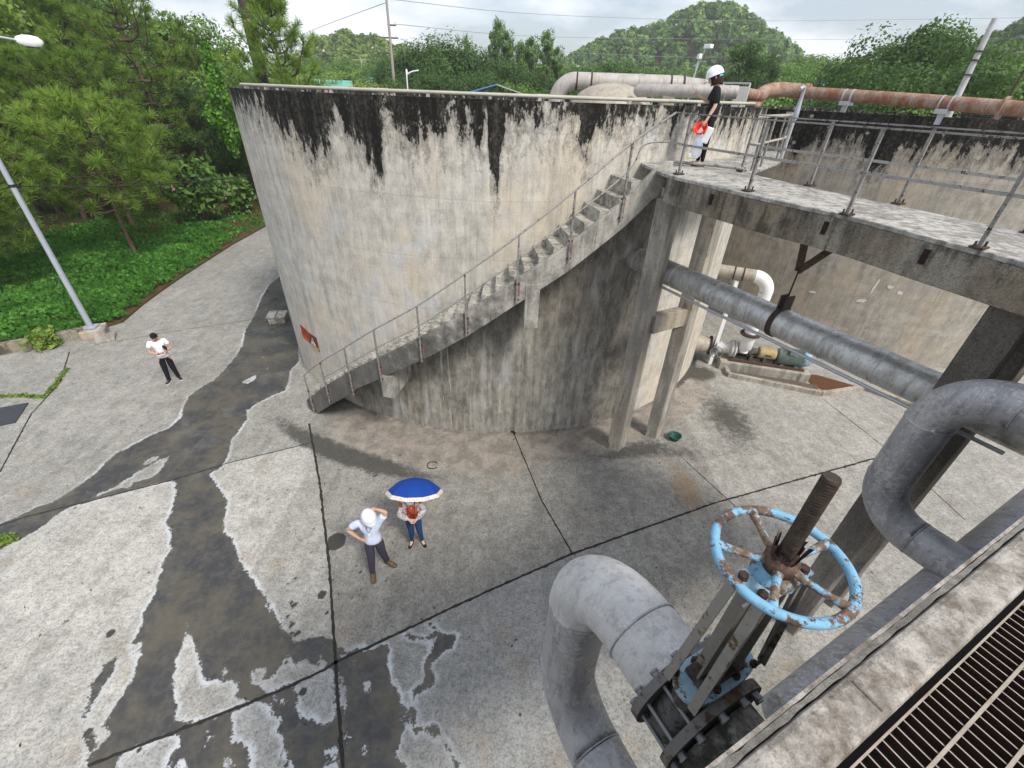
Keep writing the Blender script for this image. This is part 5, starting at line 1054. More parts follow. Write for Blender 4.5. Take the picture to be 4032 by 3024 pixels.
def leg(x, y=0, s=0, H=1.0, toe=(0, .12), kb=.03):
    return dict([('hip' + ('l' if x > 0 else 'r'), (math.copysign(.085, x), 0, .88 * H)), ('kn' + ('l' if x > 0 else 'r'), (x * .75, kb + y * .5, .48 * H)), ('an' + ('l' if x > 0 else 'r'), (x, y, .085)), ('toe' + ('l' if x > 0 else 'r'), (x + toe[0], y + toe[1], .03))])

# man at the left, reading his phone
def ex_left(o, j, Mx):
    for s_ in 'lr':
        a = j['an' + s_]; t_ = j['toe' + s_]; d = (t_ - a); d.z = 0; d.normalize(); shoe(o, V3((a.x, a.y, 0)) - d * .06, V3((a.x, a.y, 0)) + d * .2, M['shoeblk'], M['white'])
M['shoeblk'] = flat('black_shoes', (.02, .02, .022), .6); M['shoebrn'] = flat('brown_shoes', (.13, .09, .055), .7)
JL = dict(pelvis=(0, 0, .93), waist=(0, .01, 1.1), chest=(0, .0, 1.3), neck=(0, .01, 1.46), head=(.0, .06, 1.575), look=(-.12, .75, -.75), hup=(-.05, .5, .8),
          shl=(.19, 0, 1.40), ell=(.27, .06, 1.13), wrl=(.07, .27, 1.12), shr=(-.19, 0, 1.40), elr=(-.27, .04, 1.12), wrr=(-.1, .27, 1.10),
          handl=(V3((-1, .35, 0)), V3((0, .2, 1)), .8, 1), handr=(V3((1, .35, 0.05)), V3((0, 0, 1)), .5, -1))
JL.update(leg(.13, -.03, toe=(.04, .12))); JL.update(leg(-.13, .04, toe=(-.06, .12)))
fl = math.atan2(11.46 * -1, 10.77) - math.pi / 2 - .12
pl_ = person('man in a white shirt and black trousers reading his phone at the left', (-10.8, 11.5, 0), fl, JL, cloth('white_shirt', (.80, .77, .80)), cloth('black_trousers', (.012, .012, .016)), None, M['skin'], build=1.12, extra=ex_left)
def at_person(p, q): return p.matrix_basis @ V3(q)
bpy.context.view_layer.update()
b = MB(); b.box(at_person(pl_, (0.0, .33, 1.12)), (.16, .078, .01), fl + .1); tag(b.build('mobile_phone', M['black'], bevel=.002), 'dark phone in the hands of the man in black trousers', 'phone')
b = MB(); Mw = Matrix.Rotation(fl, 3, 'Z') @ Matrix.Rotation(R(35), 3, 'Y'); b.box(at_person(pl_, (-.14, .15, 1.22)), (.03, .2, .13), M=Mw); tag(b.build('notebook', M['shoeblk'], bevel=.006), 'black notebook tucked under the arm of the man at the left', 'notebook')

# man with white helmet, hand on hip, other hand behind his head
def ex_mid(o, j, Mx):
    helmet(o, j['head'], Mx)
    for s_ in 'lr':
        a = j['an' + s_]; t_ = j['toe' + s_]; d = (t_ - a); d.z = 0; d.normalize(); shoe(o, V3((a.x, a.y, 0)) - d * .07, V3((a.x, a.y, 0)) + d * .22, M['shoebrn'], M['shoebrn'], .05)
    b = MB(); c_ = j['chest']; n_ = j['neck']
    b.tube([n_ + V3((-.06, .03, -.01)), c_ + V3((-.03, .13, .02)), c_ + V3((.02, .145, -.07)), c_ + V3((.05, .13, .03)), n_ + V3((.06, .03, -.01))], .005, 5); b.build('lanyard', M['lanyard'], o)
    b = MB(); b.box(c_ + V3((.02, .15, -.11)), (.05, .008, .07), .1); b.build('badge', M['white'], o)
    b = MB(); b.tube([n_ + V3((-.065, -.01, .0)), n_ + V3((-.05, .055, -.02)), n_ + V3((0, .085, -.06)), n_ + V3((.05, .055, -.02)), n_ + V3((.065, -.01, .0))], [.012, .016, .012, .016, .012], 8); b.build('collar', M['polo'], o)
    for s_ in (-1, 1): b = MB(); b.tube([j['head'] + Mx @ V3((s_ * .088, .0, .03)), j['head'] + Mx @ V3((s_ * .075, .02, -.07)), j['head'] + Mx @ V3((s_ * .02, .06, -.12))], .004, 5); b.build('chin_strap', M['black'], o)
M['lanyard'] = flat('dark_lanyard', (.03, .03, .09), .6); M['polo'] = cloth('pale_blue_polo', (.60, .66, .82))
JM = dict(pelvis=(0, 0, .98), waist=(0, .0, 1.14), chest=(0.01, -.01, 1.35), neck=(0.01, .02, 1.50), head=(.03, .07, 1.635), look=(.45, .8, -.55), hup=(.1, .4, .85),
          shl=(.2, .0, 1.46), ell=(.33, .0, 1.63), wrl=(.17, -.02, 1.72), shr=(-.19, 0, 1.43), elr=(-.42, -.03, 1.24), wrr=(-.22, .07, 1.08),
          handl=(V3((-1, 0, .1)), V3((0, 0, -1)), .6, 1), handr=(V3((1, .4, -.3)), V3((.2, -1, 0)), .5, 1))
JM.update(leg(.14, -.12, H=1.04, toe=(.12, .08))); JM.update(leg(-.12, .10, H=1.04, toe=(.02, .13)))
fm = R(180) + R(10)
pm_ = person('man in a white helmet and pale blue polo shirt with one hand on his hip', (-2.5, 5.17, 0), fm, JM, M['polo'], cloth('grey_trousers', (.05, .045, .065)), None, M['skin'], build=1.1, extra=ex_mid, hem=.2, sleeve=.7)

# woman under the umbrella
def ex_lady(o, j, Mx):
    for s_ in 'lr':
        a = j['an' + s_]; t_ = j['toe' + s_]; d = (t_ - a); d.z = 0; d.normalize(); shoe(o, V3((a.x, a.y, 0)) - d * .05, V3((a.x, a.y, 0)) + d * .17, M['shoeblk'], M['soletan'], .038, .06)
    c_ = j['chest']; h = j['head']
    b = MB(); vs = []
    for i in range(5):
        for k in range(9): a = -1.1 + 2.2 * k / 8; vs.append(h + Mx @ V3((math.sin(a) * .083, .03 + math.cos(a) * .083 + .012 * math.sin(i / 4 * math.pi), -.01 - .025 * i)))
    b.add(vs, [(i * 9 + k, i * 9 + k + 1, i * 9 + 10 + k, i * 9 + 9 + k) for i in range(4) for k in range(8)], True); b.build('face_mask', M['white'], o)
    sc_ = []                                                     # open patterned jacket: sides and long sleeves
    for s_, x in (('l', 1), ('r', -1)):
        sh, el, wr = j['sh' + s_], j['el' + s_], j['wr' + s_]
        sc_.append([(lerp(sh, el, -.45), .075), (sh, .092), (lerp(sh, el, .5), .07), (el, .066), (lerp(el, wr, .5), .06), (lerp(el, wr, .9), .055)])
        sc_.append([(sh, .092), (c_ + V3((x * .125, -.01, -.02)), .072), (j['waist'] + V3((x * .125, -.01, 0)), .065), (j['pelvis'] + V3((x * .13, -.01, .1)), .06)])
    sc_.append([(j['shl'], .092), (c_ + V3((0, -.07, .05)), .07), (j['shr'], .092)]); sc_.append([(c_ + V3((0, -.07, .05)), .07), (j['waist'] + V3((0, -.075, .0)), .09)])
    skin_obj('jacket', sc_, M['jacket'], o, 2)
    b = MB(); b.tube([j['neck'] + V3((.1, .0, .0)), c_ + V3((.06, .135, 0)), j['waist'] + V3((-.02, .14, .0))], .009, 5); b.build('bag_strap', M['redbrown'], o)
    b = MB(); b.box(j['waist'] + V3((-.04, .17, -.03)), (.13, .06, .15)); b.build('shoulder_bag', M['redbrown'], o, bevel=.012)
    b = MB(); b.box(c_ + V3((0, .128, .03)), (.012, .01, .045)); b.build('top_button_mark', M['goldy'], o)
_t = NT('patterned_jacket'); _p = _t.obj(); M['jacket'] = _t.done(_t.ramp(_t.noise(_p, 26, 6, .75, 1.0), [(.36, (.06, .06, .07)), (.5, (.42, .40, .42)), (.66, (.75, .72, .72))]), .9)
M['redbrown'] = flat('red_brown_leather', (.16, .03, .02), .5); M['goldy'] = flat('pale_print', (.7, .6, .35), .6); M['soletan'] = flat('tan_sole', (.42, .27, .18), .7)
JW = dict(pelvis=(0, 0, .88), waist=(0, .0, 1.02), chest=(0, .0, 1.2), neck=(0, .01, 1.34), head=(0, .04, 1.46), look=(-.1, .9, -.3),
          shl=(.16, 0, 1.29), ell=(.24, .07, 1.05), wrl=(.05, .24, .98), shr=(-.16, 0, 1.29), elr=(-.25, .06, 1.05), wrr=(-.07, .24, 1.04),
          handl=(V3((-1, .3, .1)), V3((0, 0, 1)), .9, 1), handr=(V3((.8, .5, .1)), V3((0, 0, 1)), .5, -1))
JW.update(leg(.13, .03, H=.92, toe=(.03, .1))); JW.update(leg(-.08, -.02, H=.92, toe=(-.05, .1)))
fw_ = R(180) + R(18)
pw_ = person('woman in an orange top and blue jeans standing under the blue umbrella', (-1.9, 5.8, 0), fw_, JW, cloth('orange_top', (.50, .09, .04)), cloth('blue_jeans', (.02, .05, .13)), None, M['skinp'], build=.92, sleeve=.3, tlen=.93, extra=ex_lady, hair=('bob', None), female=True)
um = thing('umbrella', 'open blue umbrella with a cream striped border held over the woman in the orange top', 'umbrella')
bpy.context.view_layer.update()
hb = at_person(pw_, (-.02, .26, 1.05)); ax = V3((.0, .5, .87)).normalized(); apex = hb + ax * .80
x_ = ax.orthogonal().normalized(); y_ = ax.cross(x_); NR = 10; vs = []; fs = []; uv = []
def upt(k, t_):                                                  # t 0..1 from apex to rim; panels sag between ribs
    a = 2 * math.pi * k / (NR * 4); sag = (k % 4) / 4; sg = 1 - math.cos(math.pi / NR) / math.cos(2 * math.pi * (sag - .5) / NR)
    r_ = math.sin(t_ * 1.05) / math.sin(1.05) * .55 * (1 - sg); h = -.27 * t_ ** 1.9 - .0
    return apex + (x_ * math.cos(a) + y_ * math.sin(a)) * r_ + ax * h
def cap(t0, t1, m, mat, nm, par):
    b = MB(); n = NR; vs = [upt(4 * k, t0 + (t1 - t0) * i / m) for i in range(m + 1) for k in range(n)]
    b.add(vs, [(i * n + k, i * n + (k + 1) % n, (i + 1) * n + (k + 1) % n, (i + 1) * n + k) for i in range(m) for k in range(n)], False); o = b.build(nm, mat, par); s_ = o.modifiers.new('t', 'SOLIDIFY'); s_.thickness = .003; return o
M['umb'] = cloth('blue_nylon', (.010, .055, .30), var=.1, folds=.1); _t = NT('striped_border'); _p = _t.obj()
M['umbw'] = _t.done(_t.mix(_t.ss(_t.noise(_t.map(_p, (1, 1, 1)), 60, 3), .5, .55), (.72, .66, .58), (.45, .36, .32)), .8)
cn = cap(.02, .87, 5, M['umb'], 'canopy', um); cap(.87, 1.0, 3, M['umbw'], 'canopy_border', um)
for k in range(NR):
    b = MB(); b.tube([upt(4 * k, t_) - ax * .012 for t_ in (.05, .35, .7, .98)], .004, 5); b.build('rib', M['galv'], um)
b = MB(); b.tube([hb - ax * .12, apex + ax * .06], .007, 8); b.build('shaft', M['black'], um)
b = MB(); b.tube([hb - ax * .14, hb - ax * .02], .014, 8); b.build('handle', M['redbrown'], um)

# woman on the walkway
def ex_walk(o, j, Mx):
    hm = helmet(o, j['head'] + V3((0, 0, .01)), Mx, 1.08)
    b = MB(); b.tube([j['head'] + Mx @ V3((math.cos(a) * .1, math.sin(a) * .12, .0)) for a in np.linspace(-2.6, -.5, 8)], .02, 6); b.build('helmet_band', flat('pale_blue_band', (.2, .55, .75), .5), hm)
    for s_ in 'lr':
        a = j['an' + s_]; t_ = j['toe' + s_]; d = (t_ - a); d.z = 0; d.normalize()
        b = MB(); pts = [V3((a.x, a.y, 0)) + d * u + V3((-d.y, d.x, 0)) * v for u, v in ((-.06, -.03), (.08, -.035), (.19, -.025), (.19, .025), (.08, .035), (-.06, .03))]
        b.prism([(p.x, p.y) for p in pts], 0, .018); sl = b.build('sandal', M['shoeblk'], o)
        b = MB(); b.tube([V3((a.x, a.y, 0)) + d * .1 + V3((-d.y, d.x, 0)) * v + V3((0, 0, z)) for v, z in ((-.04, .01), (-.02, .06), (.02, .06), (.04, .01))], .012, 6); b.build('strap', M['shoeblk'], sl)
    c_ = j['chest']; rs = random.Random(5)                       # white print down the back
    for k, (w_, h_) in enumerate(((.1, .045), (.09, .04), (.1, .04), (.08, .045), (.07, .03), (.1, .04), (.06, .03))):
        z = .10 - k * .062; b = MB()
        for q in range(3): b.box(c_ + V3((-.02 + (q - 1) * w_ * .34, -.148 - .004 * k * (k < 4), z + rs.uniform(-.005, .005))), (w_ * .22, .006, h_ * rs.uniform(.6, 1)), 0)
        b.box(c_ + V3((-.02, -.149 - .004 * k * (k < 4), z)), (w_, .006, .01)); b.build('shirt_print', M['white'], o)
JB = dict(pelvis=(0, 0, .90), waist=(0, .0, 1.05), chest=(0, .01, 1.22), neck=(0, .04, 1.36), head=(0, .10, 1.48), look=(.1, .85, -.55), hup=(0, .35, .9),
          shl=(.16, .02, 1.31), ell=(.2, -.02, 1.04), wrl=(.24, .08, .80), shr=(-.16, .02, 1.31), elr=(-.2, .10, 1.09), wrr=(-.12, .30, 1.18),
          handl=(V3((0, .15, -1)), V3((-1, .3, 0)), 1.1, 1), handr=(V3((.1, .8, .5)), V3((.6, -.2, 1)), .8, -1))
JB.update(leg(.07, -.03, H=.93, toe=(.02, .12), kb=.0)); JB.update(leg(-.07, .05, H=.93, toe=(0, .12)))
fb = R(72)
M['blackshirt'] = cloth('black_tshirt', (.012, .012, .015), folds=.8)
pb_ = person('woman in black with a white helmet looking at her phone on the walkway', (3.66, 10.0, ZD), fb, JB, M['blackshirt'], cloth('black_leggings', (.01, .01, .012)), None, M['skinp'], build=.98, sleeve=.95, tlen=.96, hem=.5, extra=ex_walk, hair=('bob', M['hairb']), female=True)
bpy.context.view_layer.update()
b = MB(); b.box(at_person(pb_, (.1, .40, 1.27)), (.07, .012, .14), M=Matrix.Rotation(fb, 3, 'Z') @ Matrix.Rotation(R(-45), 3, 'X')); tag(b.build('mobile_phone', M['galv'], bevel=.003), 'pale phone held by the woman in black on the walkway', 'phone')
bw = thing('plastic_bowl', 'bright red plastic bowl hanging from the hand of the woman in black', 'bowl')
cb_ = at_person(pb_, (-.27, .15, .66)); tl = V3((-.45, -.6, .66)).to_track_quat('Z', 'Y').to_matrix()
b = MB(); b.lathe([(0, -.075), (.07, -.07), (.105, -.02), (.125, .03), (.135, .035), (.125, .04), (.1, -.01), (.06, -.06), (0, -.065)], cb_, 28, M=tl); b.build('bowl_shell', flat('red_plastic', (.75, .04, .02), .35, var=.05), bw)
_t = NT('clear_plastic_bag'); _p = _t.obj(); _t.done(_t.mix(_t.noise(_p, 7, 3), (.72, .80, .88), (.85, .88, .9)), .25); _t.b.inputs['Alpha'].default_value = .5; _t.b.inputs['Transmission Weight'].default_value = .2; _t.bump(_t.noise(_p, 22, 4, .6, 1), .8, .02); M['bag'] = _t.m
def bag(name, label, c0, w, h, seed, mat, dpt=.1):
    o = thing(name, label, 'bag'); c0 = V3(c0); rs = random.Random(seed); n = 18; m = 9; vs = []; dirx = Matrix.Rotation(fb, 3, 'Z')
    for i in range(m + 1):
        t_ = i / m; prof = (math.sin(math.pi * min(t_ * .62 + .0, 1) ** 1.0) ** .6) if t_ < .9 else .8 - (t_ - .9) * 5
        for k in range(n):
            a = 2 * math.pi * k / n; wr_ = 1 + rs.uniform(-.07, .07); vs.append(c0 + dirx @ V3((math.cos(a) * dpt * prof * wr_, math.sin(a) * w * prof * wr_, -t_ * h)))
    b = MB(); b.add(vs, [(i * n + k, i * n + (k + 1) % n, (i + 1) * n + (k + 1) % n, (i + 1) * n + k) for i in range(m) for k in range(n)] + [tuple(range(m * n, m * n + n))], True); b.build('bag_film', mat, o); return o, dirx, c0
bg1, dx_, c0 = bag('plastic_bag', 'clear plastic shopping bag with blue contents held by the woman in black', at_person(pb_, (-.27, .14, .70)), .11, .56, 3, M['bag'], .07)
for q, sz_, col in (((.0, -.02, -.32), (.1, .12, .14), (.25, .5, .8)), ((.0, .03, -.5), (.1, .18, .08), (.8, .82, .85)), ((0, .1, -.54), (.08, .08, .05), (.75, .8, .1))):
    b = MB(); b.box(c0 + dx_ @ V3(q), sz_, fb); b.build('bag_contents', flat('bag_item', col, .5), bg1, bevel=.01)
bx = MB(); bx.box(at_person(pb_, (-.26, .0, .56)), (.04, .13, .28), M=Matrix.Rotation(fb, 3, 'Z') @ Matrix.Rotation(R(14), 3, 'X')); tag(bx.build('plastic_container', M['white'], bevel=.02), 'white plastic container beside the red bowl in the hand of the woman in black', 'container')

# ------------------------------------------------------------------ vegetation
def AZ(az, d, z=0): a = R(az); return (d * math.sin(a), d * math.cos(a), z)
def leafquads(P, size, rs, flat_=.0, aspect=1.0, droop=0, N=None):
    n = len(P)
    if N is not None:
        a = N + rs.normal(size=(n, 3)) * .38; a /= np.linalg.norm(a, axis=1)[:, None] + 1e-9; b = rs.normal(size=(n, 3)); b[:, 2] -= droop * 2; b -= a * (a * b).sum(1)[:, None]; b /= np.linalg.norm(b, axis=1)[:, None] + 1e-9
        c = np.cross(a, b); s = size * rs.uniform(.6, 1.3, (n, 1)); u = b * s * aspect * .5; v = c * s * .5
        return np.stack([P - u, P - v * .9 + u * .1, P + u, P + v * .9 + u * .1], 1).reshape(-1, 3), np.arange(4 * n).reshape(n, 4)
    a = rs.normal(size=(n, 3)); a[:, 2] *= (1 - flat_); a /= np.linalg.norm(a, axis=1)[:, None] + 1e-9
    b = rs.normal(size=(n, 3)); b[:, 2] -= droop * 2; b -= a * (a * b).sum(1)[:, None]; b /= np.linalg.norm(b, axis=1)[:, None] + 1e-9
    if flat_ > 0: a, b = b, a
    c = np.cross(a, b); s = size * rs.uniform(.6, 1.3, (n, 1)); u = (b if flat_ == 0 else a) * s * aspect * .5; v = c * s * .5
    V = np.stack([P - u, P - v * .9 + u * .1, P + u, P + v * .9 + u * .1], 1).reshape(-1, 3)
    F = np.arange(4 * n).reshape(n, 4); return V, F
M['pine'] = foliage('pine_needles', [(0, (.04, .08, .014)), (.35, (.11, .19, .028)), (.65, (.21, .33, .05)), (1, (.36, .48, .09))], .35)
M['pinebark'] = flat('pine_bark', (.14, .10, .075), .9, var=.35, scale=8, bump=.6)
M['bark'] = flat('grey_bark', (.16, .14, .115), .9, var=.3, scale=8, bump=.5)
LV = dict(dark=[(0, (.018, .045, .014)), (.5, (.05, .11, .028)), (1, (.13, .22, .055))], mid=[(0, (.03, .07, .02)), (.5, (.10, .195, .045)), (1, (.25, .39, .09))],
          light=[(0, (.05, .10, .02)), (.5, (.16, .25, .05)), (1, (.33, .42, .09))], vine=[(0, (.05, .14, .015)), (.5, (.11, .27, .03)), (1, (.2, .42, .05))])
for k, v in LV.items(): M['leaf_' + k] = foliage('leaves_' + k, v, .25)

def pine_meshes(seed, h, wid, base):
    rs = np.random.RandomState(seed); r2 = random.Random(seed); bt = MB(); bb = MB(); tufts = []
    lean = (r2.uniform(-.03, .03), r2.uniform(-.03, .03))
    tr = lambda z: Vector((lean[0] * z + .08 * math.sin(z * .7 + seed), lean[1] * z + .08 * math.cos(z * .6 + seed), z))
    bt.tube([tr(h * i / 12) for i in range(13)], [max(.02, .13 * (1 - i / 12.5) + .02) * (h / 9) for i in range(13)], 9)
    z = base * h; lv = 0
    while z < h * .97:
        t_ = (z - base * h) / (h * (1 - base)); L_ = wid * (.35 + .65 * math.sin(math.pi * min(1, (t_ + .18) * .75)) if t_ < .5 else (1 - t_) ** .75 * 1.25 + .08) * .5
        nb = r2.choice((4, 5, 6)); a0 = r2.uniform(0, 6.28)
        for k in range(nb):
            a = a0 + 6.28 * k / nb + r2.uniform(-.3, .3); ln = L_ * r2.uniform(.7, 1.15); rise = r2.uniform(.15, .5) + .5 * t_
            p0 = tr(z); pts = [p0]
            for q in range(1, 6):
                u = q / 5; pts.append(p0 + Vector((math.cos(a + .15 * math.sin(q)) * ln * u, math.sin(a + .15 * math.sin(q)) * ln * u, ln * (rise * u ** 1.6 - .12 * math.sin(u * 3.1)))))
            bb.tube(pts, [.045 * (1 - i / 6) * (h / 9) + .006 for i in range(6)], 5)
            for q in range(2, 6):
                for e in range(r2.choice((1, 2, 2))):
                    sd_ = r2.uniform(.25, .62) * (1.2 - .12 * q) * min(1.3, ln * .5 + .3); aa = a + r2.choice((-1, 1)) * r2.uniform(.4, 1.2); tip = pts[q] + Vector((math.cos(aa) * sd_, math.sin(aa) * sd_, r2.uniform(.02, .4) * sd_ + .08))
                    bb.tube([pts[q], tip], [.014, .007], 4, caps=False); tufts.append((tip, (tip - pts[q]).normalized()))
                    if r2.random() < .3: mid_ = pts[q].lerp(tip, .55) + Vector((r2.uniform(-.15, .15), r2.uniform(-.15, .15), .12)); tufts.append((mid_, Vector((0, 0, 1))))
            tufts.append((pts[-1], (pts[-1] - pts[-2]).normalized()))
        z += h * .048 * r2.uniform(.8, 1.25); lv += 1
    for q in range(5): tufts.append((tr(h) + Vector((r2.uniform(-.2, .2), r2.uniform(-.2, .2), -.1 * q)), Vector((0, 0, 1))))
    K = 40; T = np.array([t_[0] for t_ in tufts]); D = np.array([t_[1] for t_ in tufts]); D[:, 2] += .55; D /= np.linalg.norm(D, axis=1)[:, None]
    n = len(T); P = np.repeat(T, K, 0); dd = np.repeat(D, K, 0) * .7 + rs.normal(size=(n * K, 3)) * .6; dd /= np.linalg.norm(dd, axis=1)[:, None]
    ln = rs.uniform(.28, .44, (n * K, 1)); w = np.cross(dd, rs.normal(size=(n * K, 3))); w /= np.linalg.norm(w, axis=1)[:, None]
    P = P - np.repeat(D, K, 0) * rs.uniform(0, .16, (n * K, 1)); V = np.stack([P - w * .011, P + w * .011, P + dd * ln + w * .007, P + dd * ln - w * .007], 1).reshape(-1, 3); F = np.arange(4 * n * K).reshape(-1, 4)
    tint = np.clip(np.repeat(rs.uniform(.1, .9, n), K) + rs.uniform(-.12, .12, n * K), 0, 1)
    me = fastmesh('pine_needles', V, F, fattrs=dict(tint=tint)); me.materials.append(M['pine']); return bt, bb, me
def make_tree(kind, name, cat, bt, bb, me, mat_bark):
    root = thing(name, None, cat); t_ = bt.build('trunk', mat_bark, root)
    if bb and bb.v: bb.build('branches', mat_bark, root)
    o = bpy.data.objects.new('crown', me); C.objects.link(o); o.parent = root; return root
def put(proto, used, loc, s, rz, label, group, sz=None):
    o = proto if not used else copy_tree(proto); o.location = loc; o.scale = (s, s, sz or s); o.rotation_euler = (0, 0, rz); tag(o, label, None, group); return o
PINES = [pine_meshes(3, 7.2, 7.6, .36), pine_meshes(8, 10, 7.4, .22), pine_meshes(21, 14, 8.0, .3), pine_meshes(33, 12, 5.2, .3)]
protos = [make_tree('pine', 'pine_tree', 'pine', *p, M['pinebark']) for p in PINES]
pine_spots = [(-20.2, 22.8, 0, .95, 'young pine leaning over the green bed nearest to the round tank'), (-24.6, 19.4, 0, .95, 'low bushy pine directly behind the grey lamp post'), (-21.8, 17.0, 0, .78, 'small pine at the left edge, its lowest tufts over the kerb'),
              (-25, 28.9, 1, .92, 0), (-25.6, 35.4, 2, .95, 'tall dark trunked pine rising highest left of the tank'), (-29.5, 24.5, 1, 1.0, 0), (-31.5, 31, 1, 1.1, 0), (-34, 38, 2, .95, 0), (-27, 42, 3, .95, 0), (-37, 27.5, 2, .9, 0),
              (-30.5, 36.5, 3, 1.05, 0), (-18.2, 38.5, 1, .8, 0), (-41, 35, 3, 1.1, 0), (-22.5, 41, 1, .75, 0), (-38, 44, 2, .9, 0), (-15.4, 33.4, 3, 1.05, 'open pine standing alone against the sky beside the dark pole'), (-33, 21.5, 1, .95, 0), (-28, 29, 3, .8, 0)]
used = set()
for i, (x, y, k, s, lb) in enumerate(pine_spots):
    put(protos[k], k in used, (x, y, 0), s, i * 1.7, lb or 'long needled pine in the dense group left of the round tank', 'pines in the planting bed'); used.add(k)

def broad_meshes(seed, h, spread, kind, leaf=.165, nclump=60, per=240):
    rs = np.random.RandomState(seed); r2 = random.Random(seed); bt = MB(); bb = MB()
    hb_ = {'round': .3, 'bamboo': .08, 'euc': .34, 'dark': .15, 'bush': .05}[kind]
    bt.tube([(.12 * math.sin(i * .8 + seed), .12 * math.cos(i * .7), h * .9 * i / 8) for i in range(9)], [max(.03, .2 * (1 - i / 8.6)) * h / 12 for i in range(9)], 8)
    cs = []
    for i in range(nclump):
        if kind == 'euc':
            z = r2.uniform(hb_, 1.0) ** .9; rr = spread * .5 * math.sin(math.pi * min(1, max(.05, (z - .2) / .84))) ** .5 * r2.uniform(.1, 1); cr = r2.uniform(.35, .9) * spread * .15
        elif kind == 'bamboo':
            z = r2.uniform(.12, 1); rr = spread * .5 * (1 - z ** 3 * .75) * math.sqrt(r2.uniform(.1, 1)); cr = spread * .16 * r2.uniform(.7, 1.2)
        elif kind == 'dark':
            z = r2.uniform(hb_, 1); rr = spread * .5 * (1.05 - z) ** .65 * math.sqrt(r2.uniform(.15, 1)); cr = spread * .13 * r2.uniform(.6, 1.2)
        else:
            z = r2.uniform(hb_, 1); rr = spread * .5 * math.sqrt(max(.04, 1 - ((z - .62) / .42) ** 2)) * math.sqrt(r2.uniform(.1, 1)); cr = spread * .14 * r2.uniform(.6, 1.3)
        a = r2.uniform(0, 6.28); c_ = np.array([math.cos(a) * rr, math.sin(a) * rr, z * h - cr * .4]); cs.append((c_, cr, r2.uniform(.1, .9)))
        z0 = max(.1, (z - .22 - .1 * r2.random())) * h; bb.tube([(0, 0, z0), (c_[0] * .5, c_[1] * .5, z0 * .4 + c_[2] * .6), tuple(c_)], [.07 * h / 12, .045 * h / 12, .015], 5, caps=False)
    Ps = []; Ts = []; Ns = []
    for c_, cr, tn in cs:
        n = int(per * r2.uniform(.7, 1.2)); q = rs.normal(size=(n, 3)); q /= np.linalg.norm(q, axis=1)[:, None]; Ns.append(q + np.array([0, 0, .25]) + .5 * c_ * np.array([1, 1, 0]) / max(spread, 1)); q = q * (cr * rs.uniform(.45, 1.05, (n, 1)) ** .6)
        q[:, 2] *= .75 if kind not in ('bamboo', 'euc') else 1.35
        if kind == 'bamboo': q[:, 2] -= (q[:, 0] ** 2 + q[:, 1] ** 2) / max(cr, .3) * .5
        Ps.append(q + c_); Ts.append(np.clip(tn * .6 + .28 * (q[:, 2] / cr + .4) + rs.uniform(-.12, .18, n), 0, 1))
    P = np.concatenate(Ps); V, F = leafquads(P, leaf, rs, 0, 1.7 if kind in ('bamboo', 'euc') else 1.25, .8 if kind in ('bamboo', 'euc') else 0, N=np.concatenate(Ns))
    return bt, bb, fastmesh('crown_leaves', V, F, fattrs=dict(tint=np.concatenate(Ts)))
def bproto(name, cat, seed, h, spread, kind, mat, **k):
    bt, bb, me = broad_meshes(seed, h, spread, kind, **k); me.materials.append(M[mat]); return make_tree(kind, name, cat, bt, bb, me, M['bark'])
BP = dict(round1=bproto('broadleaf_tree', 'tree', 1, 10, 8.5, 'round', 'leaf_mid'), round2=bproto('broadleaf_tree', 'tree', 2, 11, 9, 'round', 'leaf_dark', nclump=75), bamboo=bproto('bamboo_clump', 'bamboo', 3, 13, 8, 'bamboo', 'leaf_dark', nclump=80, leaf=.2),
          euc=bproto('eucalyptus_tree', 'tree', 4, 16, 5.5, 'euc', 'leaf_mid', nclump=60, per=150, leaf=.15), dark=bproto('broadleaf_tree', 'tree', 5, 14, 9, 'dark', 'leaf_dark', nclump=90, leaf=.16), light=bproto('broadleaf_tree', 'tree', 6, 8, 7, 'round', 'leaf_light', nclump=55))
bused = set()
LB = dict(round1='mid green broadleaf tree behind the tanks', round2='dense dark broadleaf tree behind the tanks', bamboo='tall drooping bamboo clump behind the round tank', euc='tall thin eucalyptus with a sparse crown behind the tank', dark='dark layered tree in front of the big hill', light='yellow-green broadleaf tree beyond the plant', bush='green bush beyond the tanks', lbush='yellow-green bush beyond the round tank')
GRP = dict(round1='mid green trees behind the tanks', round2='dark trees behind the tanks', bamboo='bamboo clumps behind the tank', euc='eucalyptus trees behind the tank', dark='dark layered trees', light='yellow-green trees beyond the plant', bush='green bushes beyond the tanks', lbush='yellow-green bushes beyond the tank')
def bt_(kind, az, d, top, wid=1.0, label=None):
    """top = elevation of the crown tip in degrees above the camera's level"""
    lb_ = kind; kind = {'bush': 'round1', 'lbush': 'light'}.get(kind, kind); x, y, _ = AZ(az, d); h = 8 + d * math.tan(R(top)); h0 = dict(round1=10, round2=11, bamboo=13, euc=16, dark=14, light=8, bush=3.2, lbush=3)[kind]; s = h / h0
    o = put(BP[kind], kind in bused, (x, y, 0), s * wid, az * 3.1 + d, label or LB[kind], GRP[kind], s); bused.add(kind)
# behind the pines on the left
for a in [('light', -45, 52, 4.2), ('light', -42.5, 46, 3.0), ('round1', -40.5, 55, 6.5), ('round1', -37.5, 60, 5.6), ('round1', -31.8, 52, 4.6), ('round1', -34, 64, 3.6), ('round1', -29.5, 60, 1.6), ('round2', -44, 62, 5.6), ('round2', -26.5, 66, .9), ('light', -47, 45, 5.5), ('round2', -39, 70, 4.5), ('round2', -31, 75, 2.2)]: bt_(*a)
bt_('round2', -33.3, 45, -.5, 1.0); bt_('round2', -29.5, 43, -1.4, .9)
